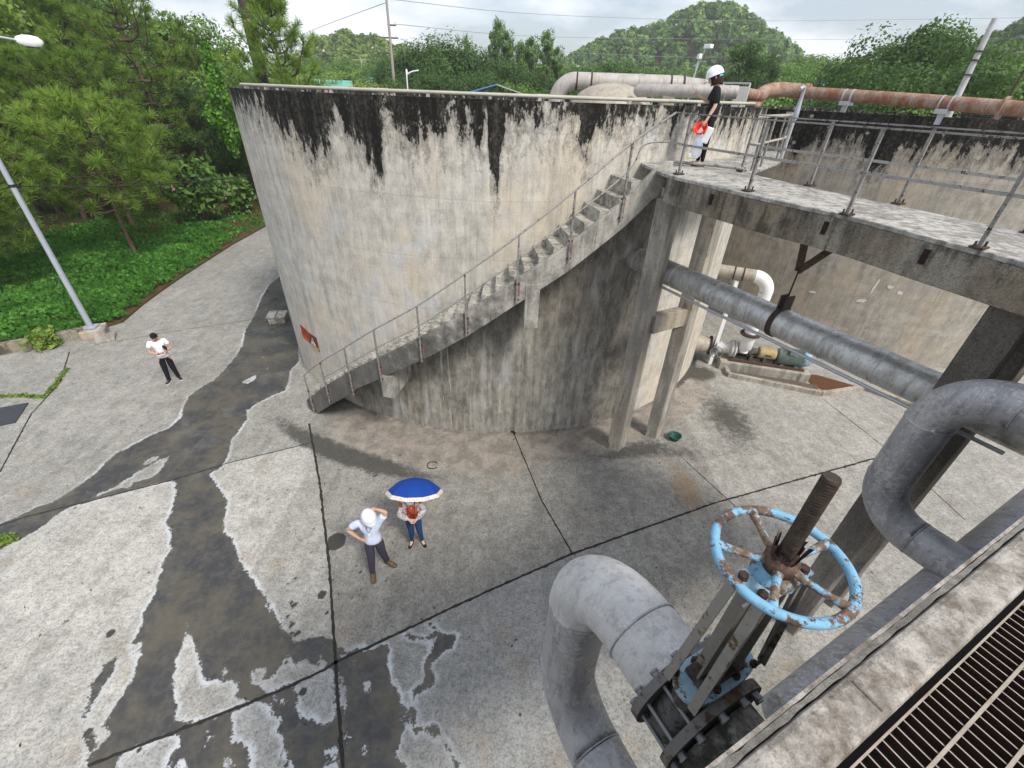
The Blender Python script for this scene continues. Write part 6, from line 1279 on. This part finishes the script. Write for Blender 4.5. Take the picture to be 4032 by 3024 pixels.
# low trees between the plant and the left hill
for a in [('light', -24.3, 62, .95), ('lbush', -23.4, 58, .7), ('round1', -22.5, 90, 1.6), ('light', -21.2, 80, 1.2), ('round1', -20.2, 100, 1.6, 1.2), ('light', -18.6, 78, 1.35), ('round1', -18.4, 105, 2.2), ('round1', -16.8, 95, 1.9), ('round2', -15.6, 85, 1.7), ('round1', -24.8, 100, 1.7), ('round1', -14.6, 110, 2.5), ('lbush', -15.4, 55, .45), ('round1', -21.6, 120, 2.2), ('round1', -26, 80, 1.1)]: bt_(*a)
# bamboo and dark belt behind the middle of the tank
for a in [('bamboo', -13.6, 72, 2.6), ('bamboo', -11.9, 68, 3.6), ('bamboo', -9.9, 66, 4.25), ('bamboo', -8.3, 62, 4.5), ('bamboo', -6.6, 64, 4.1), ('bamboo', -9.6, 56, 2.7), ('round2', -5.1, 70, 3.6), ('round2', -3.4, 64, 3.1), ('round2', -12.9, 80, 2.6), ('round2', -1.8, 60, 2.6), ('euc', -2.9, 66, 5.9, .75), ('euc', -1.7, 64, 5.0, .8), ('euc', -.4, 68, 4.2, .9), ('euc', .9, 62, 4.6, .9), ('euc', 2.5, 70, 5.2, .75), ('euc', 3.6, 66, 3.9, .8),
          ('euc', -6.0, 110, 4.6, .5), ('round2', .3, 58, 1.9), ('round1', 2.2, 76, 2.6), ('round2', 3.9, 90, 2.3), ('bush', -.9, 48, .6), ('round2', -4.6, 54, 1.6), ('round2', -7.6, 52, 1.2), ('round2', -11.6, 54, 1.4)]: bt_(*a)
# belt in front of the big hill
for a in [('round1', 5.3, 80, 2.5), ('round1', 6.8, 74, 2.4), ('round2', 8.0, 70, 2.4), ('round1', 9.4, 66, 2.7), ('round2', 10.6, 62, 2.9), ('round1', 11.8, 70, 2.4), ('round1', 13.3, 84, 2.3), ('round2', 14.3, 66, 2.3, .8), ('bush', 12.6, 52, .9), ('round1', 15.6, 78, 2.2), ('round2', 16.4, 70, 1.9, .8), ('round1', 17.6, 90, 2.4), ('round2', 19.3, 84, 2.5), ('dark', 22.0, 52, 4.9, .9), ('dark', 24.2, 58, 3.9, .75), ('round1', 25.9, 72, 2.9), ('bush', 26.9, 46, 1.9, .9), ('round1', 28.3, 80, 3.0), ('round1', 29.6, 95, 3.5), ('round1', 31.2, 90, 3.3), ('round1', 27.3, 100, 3.6), ('round1', 32.4, 100, 3.4)]: bt_(*a)
# large trees at the right
for a in [('dark', 33.6, 50, 4.4, 1.1), ('round2', 35.0, 46, 5.6, 1.0), ('round2', 36.8, 44, 5.1, 1.05), ('dark', 38.2, 48, 4.6, 1.1), ('round2', 34.2, 40, 2.9, 1.1), ('round2', 37.7, 38, 3.0, 1.2), ('round2', 32.6, 48, 2.8), ('round1', 40.4, 44, 3.2), ('bush', 41.3, 40, 1.6, 1.3), ('round2', 43.2, 40, 2.8), ('round1', 42, 55, 3.5), ('bush', 39, 39, .9, 1.3), ('bush', 35.5, 38.5, .6, 1.2), ('bush', 24.5, 42, .4, 1.2)]: bt_(*a)

# flowering oleander shrubs
def flower_shrub(x, y, s, label):
    rs = np.random.RandomState(int(x * -7)); o = thing('oleander_shrub', label, 'shrub', (x, y, 0), 'flowering oleanders'); b = MB(); r2 = random.Random(3)
    tips = []
    for k in range(22):
        a = r2.uniform(0, 6.28); sp_ = r2.uniform(.2, 1.5) * s; h = r2.uniform(2.0, 3.8) * s; t_ = Vector((math.cos(a) * sp_, math.sin(a) * sp_, h)); b.tube([(0, 0, 0), t_ * .5 + Vector((0, 0, .15)), t_], [.035, .025, .01], 5); tips.append(np.array(t_))
    b.build('stems', M['pinebark'], o)
    P = np.concatenate([t_ * np.array([1, 1, 1]) * rs.uniform(.55, 1.05, (170, 1)) + rs.normal(size=(170, 3)) * .26 * s for t_ in tips]); V, F = leafquads(P, .26, rs, 0, 1.9)
    me = fastmesh('leaves', V, F, fattrs=dict(tint=rs.uniform(.2, .9, len(F)))); me.materials.append(M['leaf_mid']); q = bpy.data.objects.new('leaves', me); C.objects.link(q); q.parent = o
    for k in range(12):
        t_ = Vector(tips[k]) * r2.uniform(.85, 1.05); b = MB(); c_ = t_ + Vector((r2.uniform(-.2, .2), -.25, r2.uniform(-.1, .2)))
        for e in range(7): a = 6.28 * e / 7; d_ = Vector((math.cos(a), r2.uniform(-.4, .4), math.sin(a))) * .13; b.add([c_, c_ + d_ + Vector((.03, -.02, .03)), c_ + d_ * 1.3, c_ + d_ + Vector((-.03, -.02, -.02))], [(0, 1, 2, 3)])
        b.build('flower', M['pink'], o)
M['pink'] = flat('pink_petals', (.80, .42, .48), .7, var=.1)
flower_shrub(-20.7, 29.6, .95, 'larger oleander with pale pink flowers at the edge of the green bed'); flower_shrub(-19.9, 32.6, .62, 'smaller oleander with pale pink flowers next to the tank wall')

# vine covered post
vo = thing('vine_covered_post', 'post smothered in bright green vine behind the pines', 'vine', (-19.4, 33.3, -1.6)); vo.scale = (1.2, 1.2, 1.2); b = MB(); b.tube([(0, 0, 4.6), (0, 0, 9.2)], .12, 10); b.build('post', M['column'], vo)
rs = np.random.RandomState(3); n = 2600; z = rs.uniform(4.4, 9.6, n); a = rs.uniform(0, 6.28, n); r_ = (.42 + .5 * np.clip((8.4 - z) / 2, 0, 1.3)) * np.sqrt(rs.uniform(.4, 1, n)) * np.clip((9.85 - z) * 1.1, .2, 1) * np.clip((z - 4.2) * .5, .15, 1) * (.8 + .35 * np.sin(z * 3.1) * np.sin(a * 2 + z))
V, F = leafquads(np.stack([np.cos(a) * r_ - .1, np.sin(a) * r_, z], 1), .2, rs, 0, 1.1, .6); me = fastmesh('vine_leaves', V, F, fattrs=dict(tint=rs.uniform(.2, 1, n))); me.materials.append(M['leaf_vine']); q = bpy.data.objects.new('vine_leaves', me); C.objects.link(q); q.parent = vo

# green planting bed
BEDX = [(-13.9, 12.4), (-15.9, 14.2), (-15.6, 14.9), (-15.35, 15.3), (-15.8, 17), (-16.05, 18.5), (-16.3, 20.4), (-16.5, 22.5), (-16.8, 25.7), (-16.9, 29.8), (-14.6, 32.5), (-14.2, 60)]
def bedx(y): return np.interp(y, [q[1] for q in BEDX], [q[0] for q in BEDX])
b = MB(); kl = [(-16.1, 14.3), (-17.7, 12.75), (-24, 9.45), (-60, -8), (-60, 60)]
b.prism([(p[0] + (.05 if i > 1 else 0), p[1]) for i, p in enumerate(BEDX[2:])] + [(-60, 60)][:0] + [(-60, 60), (-60, -8), (-24, 9.45), (-17.7, 12.75), (-16.1, 14.3)], -.02, .09)
tag(b.build('bed_soil', M['soil']), kind='structure')
rs = np.random.RandomState(12)
def bed(n, x0, x1, y0, y1, size, hmax, edge=0):
    P = np.stack([rs.uniform(x0, x1, n), rs.uniform(y0, y1, n)], 1); lim = bedx(P[:, 1]) - .05 + .12 * np.sin(P[:, 1] * 5) + .08 * np.sin(P[:, 1] * 13); kx = (P[:, 1] > 14.4 + (P[:, 0] + 15.9) * .82 * (P[:, 0] > -17.7) + (P[:, 0] <= -17.7) * (-1.5 + (P[:, 0] + 17.7) * .52))
    P = P[(P[:, 0] < lim + edge) & kx]
    lump = .5 + .5 * np.sin(P[:, 0] * 1.7 + np.sin(P[:, 1] * 1.1) * 2) * np.sin(P[:, 1] * 1.9 + 1); thin = 1 - np.clip((P[:, 1] - 25 + 2 * np.sin(P[:, 0])) / 5, 0, .85); k = rs.uniform(0, 1, len(P)) < thin; P = P[k]; lump = lump[k]
    z = .06 + (.1 + hmax * lump) * rs.uniform(.5, 1.0, len(P)); return np.stack([P[:, 0], P[:, 1], z], 1), lump
P1, l1 = bed(60000, -27, -15.2, 12.5, 32, .15, .42); P2, l2 = bed(16000, -40, -25, 9, 40, .2, .35)
V, F = leafquads(np.concatenate([P1, P2]), .145, rs, .6, 1.1)
me = fastmesh('ground_cover', V, F, fattrs=dict(tint=np.clip(np.concatenate([l1, l2]) * .5 + rs.uniform(0, .5, len(F)), 0, 1))); M['cover'] = foliage('cover_leaves', [(0, (.025, .09, .014)), (.5, (.065, .20, .03)), (1, (.15, .34, .06))], .25); me.materials.append(M['cover'])
q = bpy.data.objects.new('ground_cover', me); C.objects.link(q); tag(q, 'dense bright green leafy ground cover in the planting bed', 'ground cover', kind='stuff')
def weeds(pts, n, r, size, h, name, label, mat='leaf_light', kind='stuff'):
    P = []
    for (ax, ay), (bx, by) in zip(pts[:-1], pts[1:]):
        t_ = rs.uniform(0, 1, n); P.append(np.stack([ax + (bx - ax) * t_ + rs.normal(size=n) * r, ay + (by - ay) * t_ + rs.normal(size=n) * r, rs.uniform(.0, h, n)], 1))
    V, F = leafquads(np.concatenate(P), size, rs, 0, 2.2); me = fastmesh(name, V, F, fattrs=dict(tint=rs.uniform(0, 1, len(F)))); me.materials.append(M[mat]); q = bpy.data.objects.new(name, me); C.objects.link(q); tag(q, label, 'weeds', kind=kind)
weeds([(-14.6, 11.9), (-14.1, 10.9), (-13.9, 10.3), (-14.6, 10.35), (-15.6, 10.2)], 170, .035, .05, .06, 'weeds', 'thin weeds growing along the slab edge at the left'); weeds([(-10.35, 5.4), (-10.2, 5.5)], 200, .06, .07, .12, 'weed_tuft', 'small tuft of weed in the joint at the left edge')
kp = thing('kerb_plant', 'small bright green leafy plant growing against the kerb wall', 'plant', (-16.4, 13.2, 0)); P = np.stack([rs.normal(size=420) * .15, rs.normal(size=420) * .15, rs.uniform(.05, .65, 420)], 1); V, F = leafquads(P, .16, rs, 0, 1.5, .5); me = fastmesh('leaves', V, F, fattrs=dict(tint=rs.uniform(.2, 1, 420))); me.materials.append(M['leaf_light']); q = bpy.data.objects.new('leaves', me); C.objects.link(q); q.parent = kp
b = MB()
for k in range(6): b.tube([(0, 0, 0), (math.cos(k) * .15, math.sin(k) * .15, .6)], .008, 4)
b.build('stems', M['pinebark'], kp)

# ------------------------------------------------------------------ hills with forest
HB = [(-2, .5), (3.35, 2.14), (5.14, 3.68), (5.78, 3.96), (7.39, 4.63), (8.54, 5.09), (10.01, 5.62), (12.12, 5.71), (13.86, 6.49), (15.15, 7.07), (16.79, 7.55), (18.21, 7.63), (19.75, 7.48), (21.24, 6.91), (23.08, 5.8), (25.31, 4.68), (27.16, 3.52), (29.07, 2.98), (31.32, 2.73), (34.71, 2.6), (38, 1.5), (42, 0)]
HL = [(-32, 0), (-26.39, 1.05), (-23.71, 2.08), (-22.32, 2.76), (-20.42, 3.86), (-19.08, 4.22), (-17.97, 4.42), (-16.04, 4.27), (-14.29, 4.0), (-12.52, 3.53), (-10.27, 2.67), (-7.44, 1.8), (-3, .5)]
HR = [(31, 0), (34, 1.4), (36.29, 2.69), (37.46, 3.46), (38.56, 4.19), (39.57, 4.96), (40.84, 5.65), (42.63, 6.33), (44.74, 6.9), (50, 7.2), (58, 5)]
def hill(name, prof, D, W, ntree, seed, mat, label, leaf=1.3, tr=5.2):
    rs = np.random.RandomState(seed); pa = [p[0] for p in prof]; pe = [p[1] for p in prof]
    def Hh(az, d):
        top = 8 + D * np.tan(np.radians(np.interp(az, pa, pe))) - tr * 1.25; f = np.exp(-((d - D) / W) ** 2); f = np.where(d > D, np.exp(-((d - D) / (W * 2)) ** 2), f); n_ = 1.2 * np.sin(az * 2.1 + d * .05) * np.sin(d * .11)
        return np.maximum(top, 0) * f + n_ * f
    A = np.linspace(pa[0], pa[-1], 90); Dd = np.linspace(D - 2.0 * W, D + 2.2 * W, 34); AA, DD = np.meshgrid(A, Dd, indexing='ij')
    Z = Hh(AA, DD) - .3; V = np.stack([DD * np.sin(np.radians(AA)), DD * np.cos(np.radians(AA)), Z], -1).reshape(-1, 3); I = np.arange(V.shape[0]).reshape(AA.shape); F = np.stack([I[:-1, :-1], I[1:, :-1], I[1:, 1:], I[:-1, 1:]], -1).reshape(-1, 4)
    tag(link('hill', fastmesh('hill', V, F, smooth=True), M['soil'], fixn=True), kind='structure')
    Ps = []; Ts = []; m = 60
    az = rs.uniform(pa[0], pa[-1], ntree * 2); d = D + W * np.where(rs.uniform(0, 1, ntree * 2) < .85, -np.abs(rs.uniform(0, 1.9, ntree * 2)), rs.uniform(0, .6, ntree * 2)); z = Hh(az, d); k = z > 1.0; az, d, z = az[k][:ntree], d[k][:ntree], z[k][:ntree]
    n = len(az); cen = np.stack([d * np.sin(np.radians(az)), d * np.cos(np.radians(az)), z + tr * .85], 1); rr = tr * rs.uniform(.5, 1.1, n); tn = rs.uniform(0, 1, n) ** 1.3 * .85
    q = rs.normal(size=(n, m, 3)); q /= np.linalg.norm(q, axis=2)[..., None]; q[..., 2] = np.abs(q[..., 2]) * 1.5 - .5; Nn = q.copy(); q *= rs.uniform(.6, 1.0, (n, m, 1)) * rr[:, None, None] * .58; P = (cen[:, None] + q).reshape(-1, 3)
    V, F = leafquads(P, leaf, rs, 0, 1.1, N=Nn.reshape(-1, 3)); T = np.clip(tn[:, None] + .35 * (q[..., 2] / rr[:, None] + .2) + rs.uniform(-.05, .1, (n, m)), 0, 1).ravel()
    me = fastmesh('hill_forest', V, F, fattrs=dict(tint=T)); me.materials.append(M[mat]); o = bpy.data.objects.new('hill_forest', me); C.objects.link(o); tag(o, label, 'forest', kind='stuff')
hill('hill', HB, 260, 42, 1700, 1, 'leaf_mid', 'forest of small round crowns covering the big central hill')
hill('hill', HL, 225, 34, 1500, 2, 'leaf_light', 'pale green young forest covering the low hill behind the tank at the left', 1.0, 3.4)
hill('hill', HR, 200, 40, 1700, 3, 'leaf_dark', 'dark forest covering the hill at the right edge', 1.2, 4)

# ------------------------------------------------------------------ poles, wires, buildings
def pole(name, label, pts, r0, r1, mat, group=None, cat='pole'):
    o = thing(name, label, cat, group=group); b = MB(); b.tube(pts, [r0 + (r1 - r0) * i / (len(pts) - 1) for i in range(len(pts))], 14); b.build('shaft', mat, o); return o
lp = thing('street_lamp', 'grey steel street lamp post standing on a plinth at the left', 'street lamp'); b = MB(); b.tube([(-15.62, 14.28, .0), (-15.62, 14.28, 8.4)], [.095, .06], 16); b.build('pole', M['lampgrey'], lp)
b = MB(); b.box((-15.62, 14.28, .32), (.4, .4, .03), .3); b.build('base_plate', M['lampgrey'], lp)
armp = [(-15.62, 14.28, 8.35), (-15.6, 14.4, 8.7), (-15.4, 14.8, 8.85), (-14.95, 15.4, 8.85), (-14.7, 15.75, 8.80)]
b = MB(); b.tube(dense(armp, 4), .03, 8); b.build('arm', M['lampgrey'], lp)
hd_ = thing('x', '', '') if False else None
b = MB(); prof = [(.02, -.30), (.09, -.24), (.14, -.1), (.15, .08), (.12, .24), (.04, .32), (0, .33)]; dq = Vector((.62, .78, -.02)).normalized().to_track_quat('Z', 'Y').to_matrix()
b.lathe(prof, (-14.55, 15.95, 8.80), 16, M=dq @ Matrix.Diagonal((.55, 1, 1))); b.build('lamp_head', M['white'], lp)
b = MB(); b.lathe([(r_ * .82, z_ * .8) for r_, z_ in prof], (-14.55, 15.95, 8.765), 16, M=dq @ Matrix.Diagonal((.5, 1, 1))); b.build('lens', M['black'], lp)
def cable(name, label, a, c, sag, r=.018, cat='cable', n=24, group=None):
    a, c = Vector(a), Vector(c); b = MB(); b.tube([a.lerp(c, i / n) - Vector((0, 0, sag * 4 * (i / n) * (1 - i / n))) for i in range(n + 1)], r, 6); return tag(b.build(name, M['black']), label, cat, group)
cable('cable', 'black cable sagging from the lamp post to the round tank', (-15.58, 14.25, 5.12), (-8.3, 20.4, 5.3), .32)
cable('cable', 'black cable running down out of the frame from the lamp post', (-15.65, 14.28, 5.1), (-20, 8, 4.6), .3)
b = MB(); b.tube([(-15.62, 14.28, 5.08), (-15.62, 14.28, 5.16)], .09, 12); tag(b.build('cable_clamp', M['black']), 'black clamp ring holding the cables on the lamp post', 'clamp')
dp_ = pole('utility_pole', 'thick dark square pole rising out of the pines by the tank', [(-17.4, 35.15, 0), (-17.4, 35.15, 15.5)], .37, .35, flat('dark_pole_concrete', (.075, .06, .055), .9, var=.4, scale=3), 'utility poles')
b = MB(); b.box((-17.3, 34.76, 11.2), (.42, .02, .16)); b.build('number_plate', M['sand'] if 'sand' in M else flat('faded_plate', (.55, .35, .3), .7), dp_)
p8 = pole('utility_pole', 'tall slim concrete utility pole behind the round tank carrying the wires', [(-14.3, 58.3, 0), (-14.2, 58.3, 17)], .2, .11, flat('pole_concrete', (.40, .34, .32), .8), 'utility poles')
for z_, l_ in ((12.35, 1.7), (13.4, .9)):
    b = MB(); b.box((-14.2 + (.3 if l_ < 1 else 0), 58.3, z_), (l_, .12, .12)); q = b.build('cross_arm', M['rustdark'], p8)
    for e in (-.45, .45): b = MB(); b.tube([(-14.2 + e * l_ * .9 + (.3 if l_ < 1 else 0), 58.3, z_), (-14.2 + e * l_ * .9 + (.3 if l_ < 1 else 0), 58.3, z_ + .3)], .07, 8); b.build('insulator', M['white'], q)
ps = pole('utility_pole', 'small white cross-armed power pole in front of the left hill', [(-31.8, 105.3, 0), (-31.8, 105.3, 12.6)], .16, .13, M['pvc'], 'utility poles')
for z_ in (12.3, 11.5): b = MB(); b.box((-31.8, 105.3, z_), (2.2, .15, .15)); b.build('cross_arm', M['pvc'], ps)
pole('utility_pole', 'short pale pole among the trees left of the low hill', [(-34.4, 83.2, 0), (-34.4, 83.2, 12.2)], .14, .1, M['pvc'], 'utility poles')
pole('utility_pole', 'thin distant pole right of the open pine', [(-47.4, 110.2, 0), (-47.4, 110.2, 15.7)], .13, .1, M['column'], 'utility poles')
pc = pole('utility_pole', 'pale slotted concrete utility pole beyond the rusty pipe at the right', [(19.1, 23.2, 0), (18.95, 23.3, 11.1)], .19, .1, flat('pale_pole_concrete', (.5, .5, .5), .8, var=.2, scale=3), 'utility poles')
for z_ in (9.2, 9.7, 10.0): b = MB(); b.tube([(18.97, 23.28, z_), (18.97, 23.28, z_ + .05)], .17, 12); b.build('clamp_ring', M['rustdark'], pc)
pole('thin_post', 'thin dark post with a small camera at the far right edge', [(21.5, 23.7, 0), (21.56, 23.66, 9.5)], .05, .04, M['rustdark'])
l2 = pole('street_lamp', 'curved white street lamp behind the round tank in front of the bamboo', dense([(-9.65, 43.95, 0), (-9.65, 43.95, 8.6), (-9.55, 43.98, 8.95), (-9.2, 44.05, 9.15), (-8.65, 44.16, 9.25)], 4), .055, .045, M['white'], None, 'street lamp')
cv = pole('camera_pole', 'leaning steel pole with two small cameras behind the person in black', [(6.55, 20.98, 7.2), (6.68, 20.96, 9.45)], .035, .03, M['galv'])
b = MB(); b.box((6.66, 20.9, 9.35), (.12, .25, .16)); b.build('camera_body', M['white'], cv, bevel=.02); b = MB(); b.tube([(6.6, 20.97, 8.7), (6.78, 20.93, 9.4), (6.86, 20.92, 9.62)], .015, 6); b.build('curved_arm', M['galv'], cv)
b = MB(); b.box((6.9, 20.85, 9.66), (.2, .3, .13), .6); b.build('camera_body', M['white'], cv, bevel=.02)
WR = [[(-13.97, 58.35, 15.46), (5.46, 94.84, 18.89), (56.79, 138.84, 24.32), (105.41, 120.37, 24.31)], [(-13.65, 58.43, 13.51), (6.02, 99.82, 16.47), (65.26, 135.06, 20.71), (106.67, 119.25, 20.92)], [(-13.18, 58.53, 12.31), (-8.93, 79.5, 13.28), (40, 135, 16.5), (67.96, 133.72, 17.77), (94.31, 116.64, 18.36)], [(-14.08, 58.32, 15.24), (-33.9, 94.08, 16.34), (-49.77, 120.09, 16.49)]]
M['wire'] = flat('grey_wire', (.3, .3, .32), .6)
for w, lb in zip(WR, ('top power line crossing the sky to the right', 'middle power line crossing the sky to the right', 'lowest power line crossing the sky to the right', 'power line running left from the tall utility pole')):
    b = MB(); b.tube(dense(w, 10), .03, 5); tag(b.build('power_line', M['wire']), lb, 'power line')
M['rgreen'] = flat('green_roof_sheet', (.16, .40, .34), .6, var=.12, scale=1); M['rblue'] = flat('blue_roof_sheet', (.12, .27, .55), .5, var=.1, scale=1); M['cyan'] = flat('turquoise_wall_sheet', (.22, .45, .52), .6, var=.12, scale=1); M['plaster'] = flat('cream_plaster', (.6, .55, .46), .9, var=.15, scale=1)
def house(name, label, x, y, rz, w, d, h, hr, roofm, wallm=None, windows=0, over=.35):
    o = thing(name, label, 'building', (x, y, 0), rz=rz); b = MB(); b.box((0, 0, h / 2), (w, d, h)); b.add([(-w / 2, -d / 2, h), (-w / 2, d / 2, h), (-w / 2, 0, h + hr), (w / 2, -d / 2, h), (w / 2, d / 2, h), (w / 2, 0, h + hr)], [(0, 1, 2), (3, 5, 4)]); b.build('wall', wallm or M['plaster'], o)
    b = MB(); W_, D_ = w / 2 + over, d / 2 + over; sl = hr / (d / 2) * over
    for sg in (-1, 1): b.add([(-W_, sg * D_, h - sl), (W_, sg * D_, h - sl), (W_, 0, h + hr + .02), (-W_, 0, h + hr + .02), (-W_, sg * D_, h - sl - .07), (W_, sg * D_, h - sl - .07), (W_, 0, h + hr - .05), (-W_, 0, h + hr - .05)], [(0, 1, 2, 3), (7, 6, 5, 4), (0, 4, 5, 1), (2, 6, 7, 3), (1, 5, 6, 2), (0, 3, 7, 4)])
    b.build('roof', roofm, o)
    for k in range(windows): b = MB(); b.box((-w / 2 + (k + .5) * w / windows, -d / 2 - .03, h * .82), (w / windows * .4, .06, .9)); b.build('window', M['black'], o)
    return o
house('green_roof_shed', 'low shed with a green sheet roof beyond the tank at the left', -27, 71.5, R(20), 6.5, 7, 7.3, 1.3, M['rgreen'])
house('small_house', 'small cream house with a green roof and a window beyond the tank', -24.9, 82, R(15), 3.4, 4, 8.0, 1.2, M['rgreen'], windows=1)
house('gabled_house', 'cream gabled house behind the eucalyptus trees', 3.3, 97, R(100), 7, 3.6, 9.6, 2.0, M['rgreen'], windows=1)
house('blue_building', 'long turquoise sheet metal building beyond the rusty pipe', 34.3, 61.5, R(-28), 5.5, 5, 9.75, .25, M['cyan'], M['cyan'])
sh = thing('open_shed', 'open shed with a blue ridge and white sheet roof just behind the round tank', 'shed', (-2.1, 43.5, 0)); 
for sg in (-1, 1):
    b = MB(); b.add([(0, -2.2, 8.5), (0, 3.5, 8.5), (sg * 2.9, 3.5, 7.72), (sg * 2.9, -2.2, 7.72), (0, -2.2, 8.42), (0, 3.5, 8.42), (sg * 2.9, 3.5, 7.64), (sg * 2.9, -2.2, 7.64)], [(0, 1, 2, 3), (7, 6, 5, 4), (0, 3, 7, 4), (1, 5, 6, 2), (3, 2, 6, 7), (0, 4, 5, 1)]); b.build('roof', M['roofpipe'] if sg > 0 else M['rblue'], sh)
for x_ in (-2.5, -.9, .9, 2.5): b = MB(); b.box((x_, -1.6, 3.8), (.14, .14, 7.7)); b.build('post', M['rustdark'], sh)
b = MB(); b.beam((-2.8, -1.6, 7.68), (2.8, -1.6, 7.68), .08, .08); b.beam((-.9, -1.6, 7.68), (0, -1.6, 8.4), .06, .06); b.beam((.9, -1.6, 7.68), (0, -1.6, 8.4), .06, .06); b.build('truss', M['rustdark'], sh)
# things that look alike: say which one, counted from the left as seen from the yard
_al = {}
for o in C.objects:
    if o.parent is None and o.get('group') and o.get('label'): _al.setdefault(o['label'], []).append(o)
ORD = ['first', 'second', 'third', 'fourth', 'fifth', 'sixth', 'seventh', 'eighth', 'ninth', 'tenth'] + ['%dth' % k for k in range(11, 60)]
ORD[20] = '21st'; ORD[21] = '22nd'; ORD[22] = '23rd'
for lb, os_ in _al.items():
    if len(os_) > 1:
        for k, o in enumerate(sorted(os_, key=lambda o: math.atan2(o.location.x, o.location.y))): o['label'] = lb + ', ' + ORD[k] + ' from the left'
# haze: one closed box of thin air round everything
vm = bpy.data.materials.new('haze_air'); vm.use_nodes = True; vt = vm.node_tree; vt.nodes.clear(); vout = vt.nodes.new('ShaderNodeOutputMaterial'); pv = vt.nodes.new('ShaderNodeVolumePrincipled'); pv.inputs['Density'].default_value = .0006; pv.inputs['Color'].default_value = (.95, .98, 1, 1); pv.inputs['Anisotropy'].default_value = .2; vt.links.new(pv.outputs[0], vout.inputs['Volume'])
b = MB(); b.box((25, 160, 23.4), (570, 400, 49.15)); tag(b.build('haze', vm), 'thin pale haze over the distance', 'haze', kind='stuff')
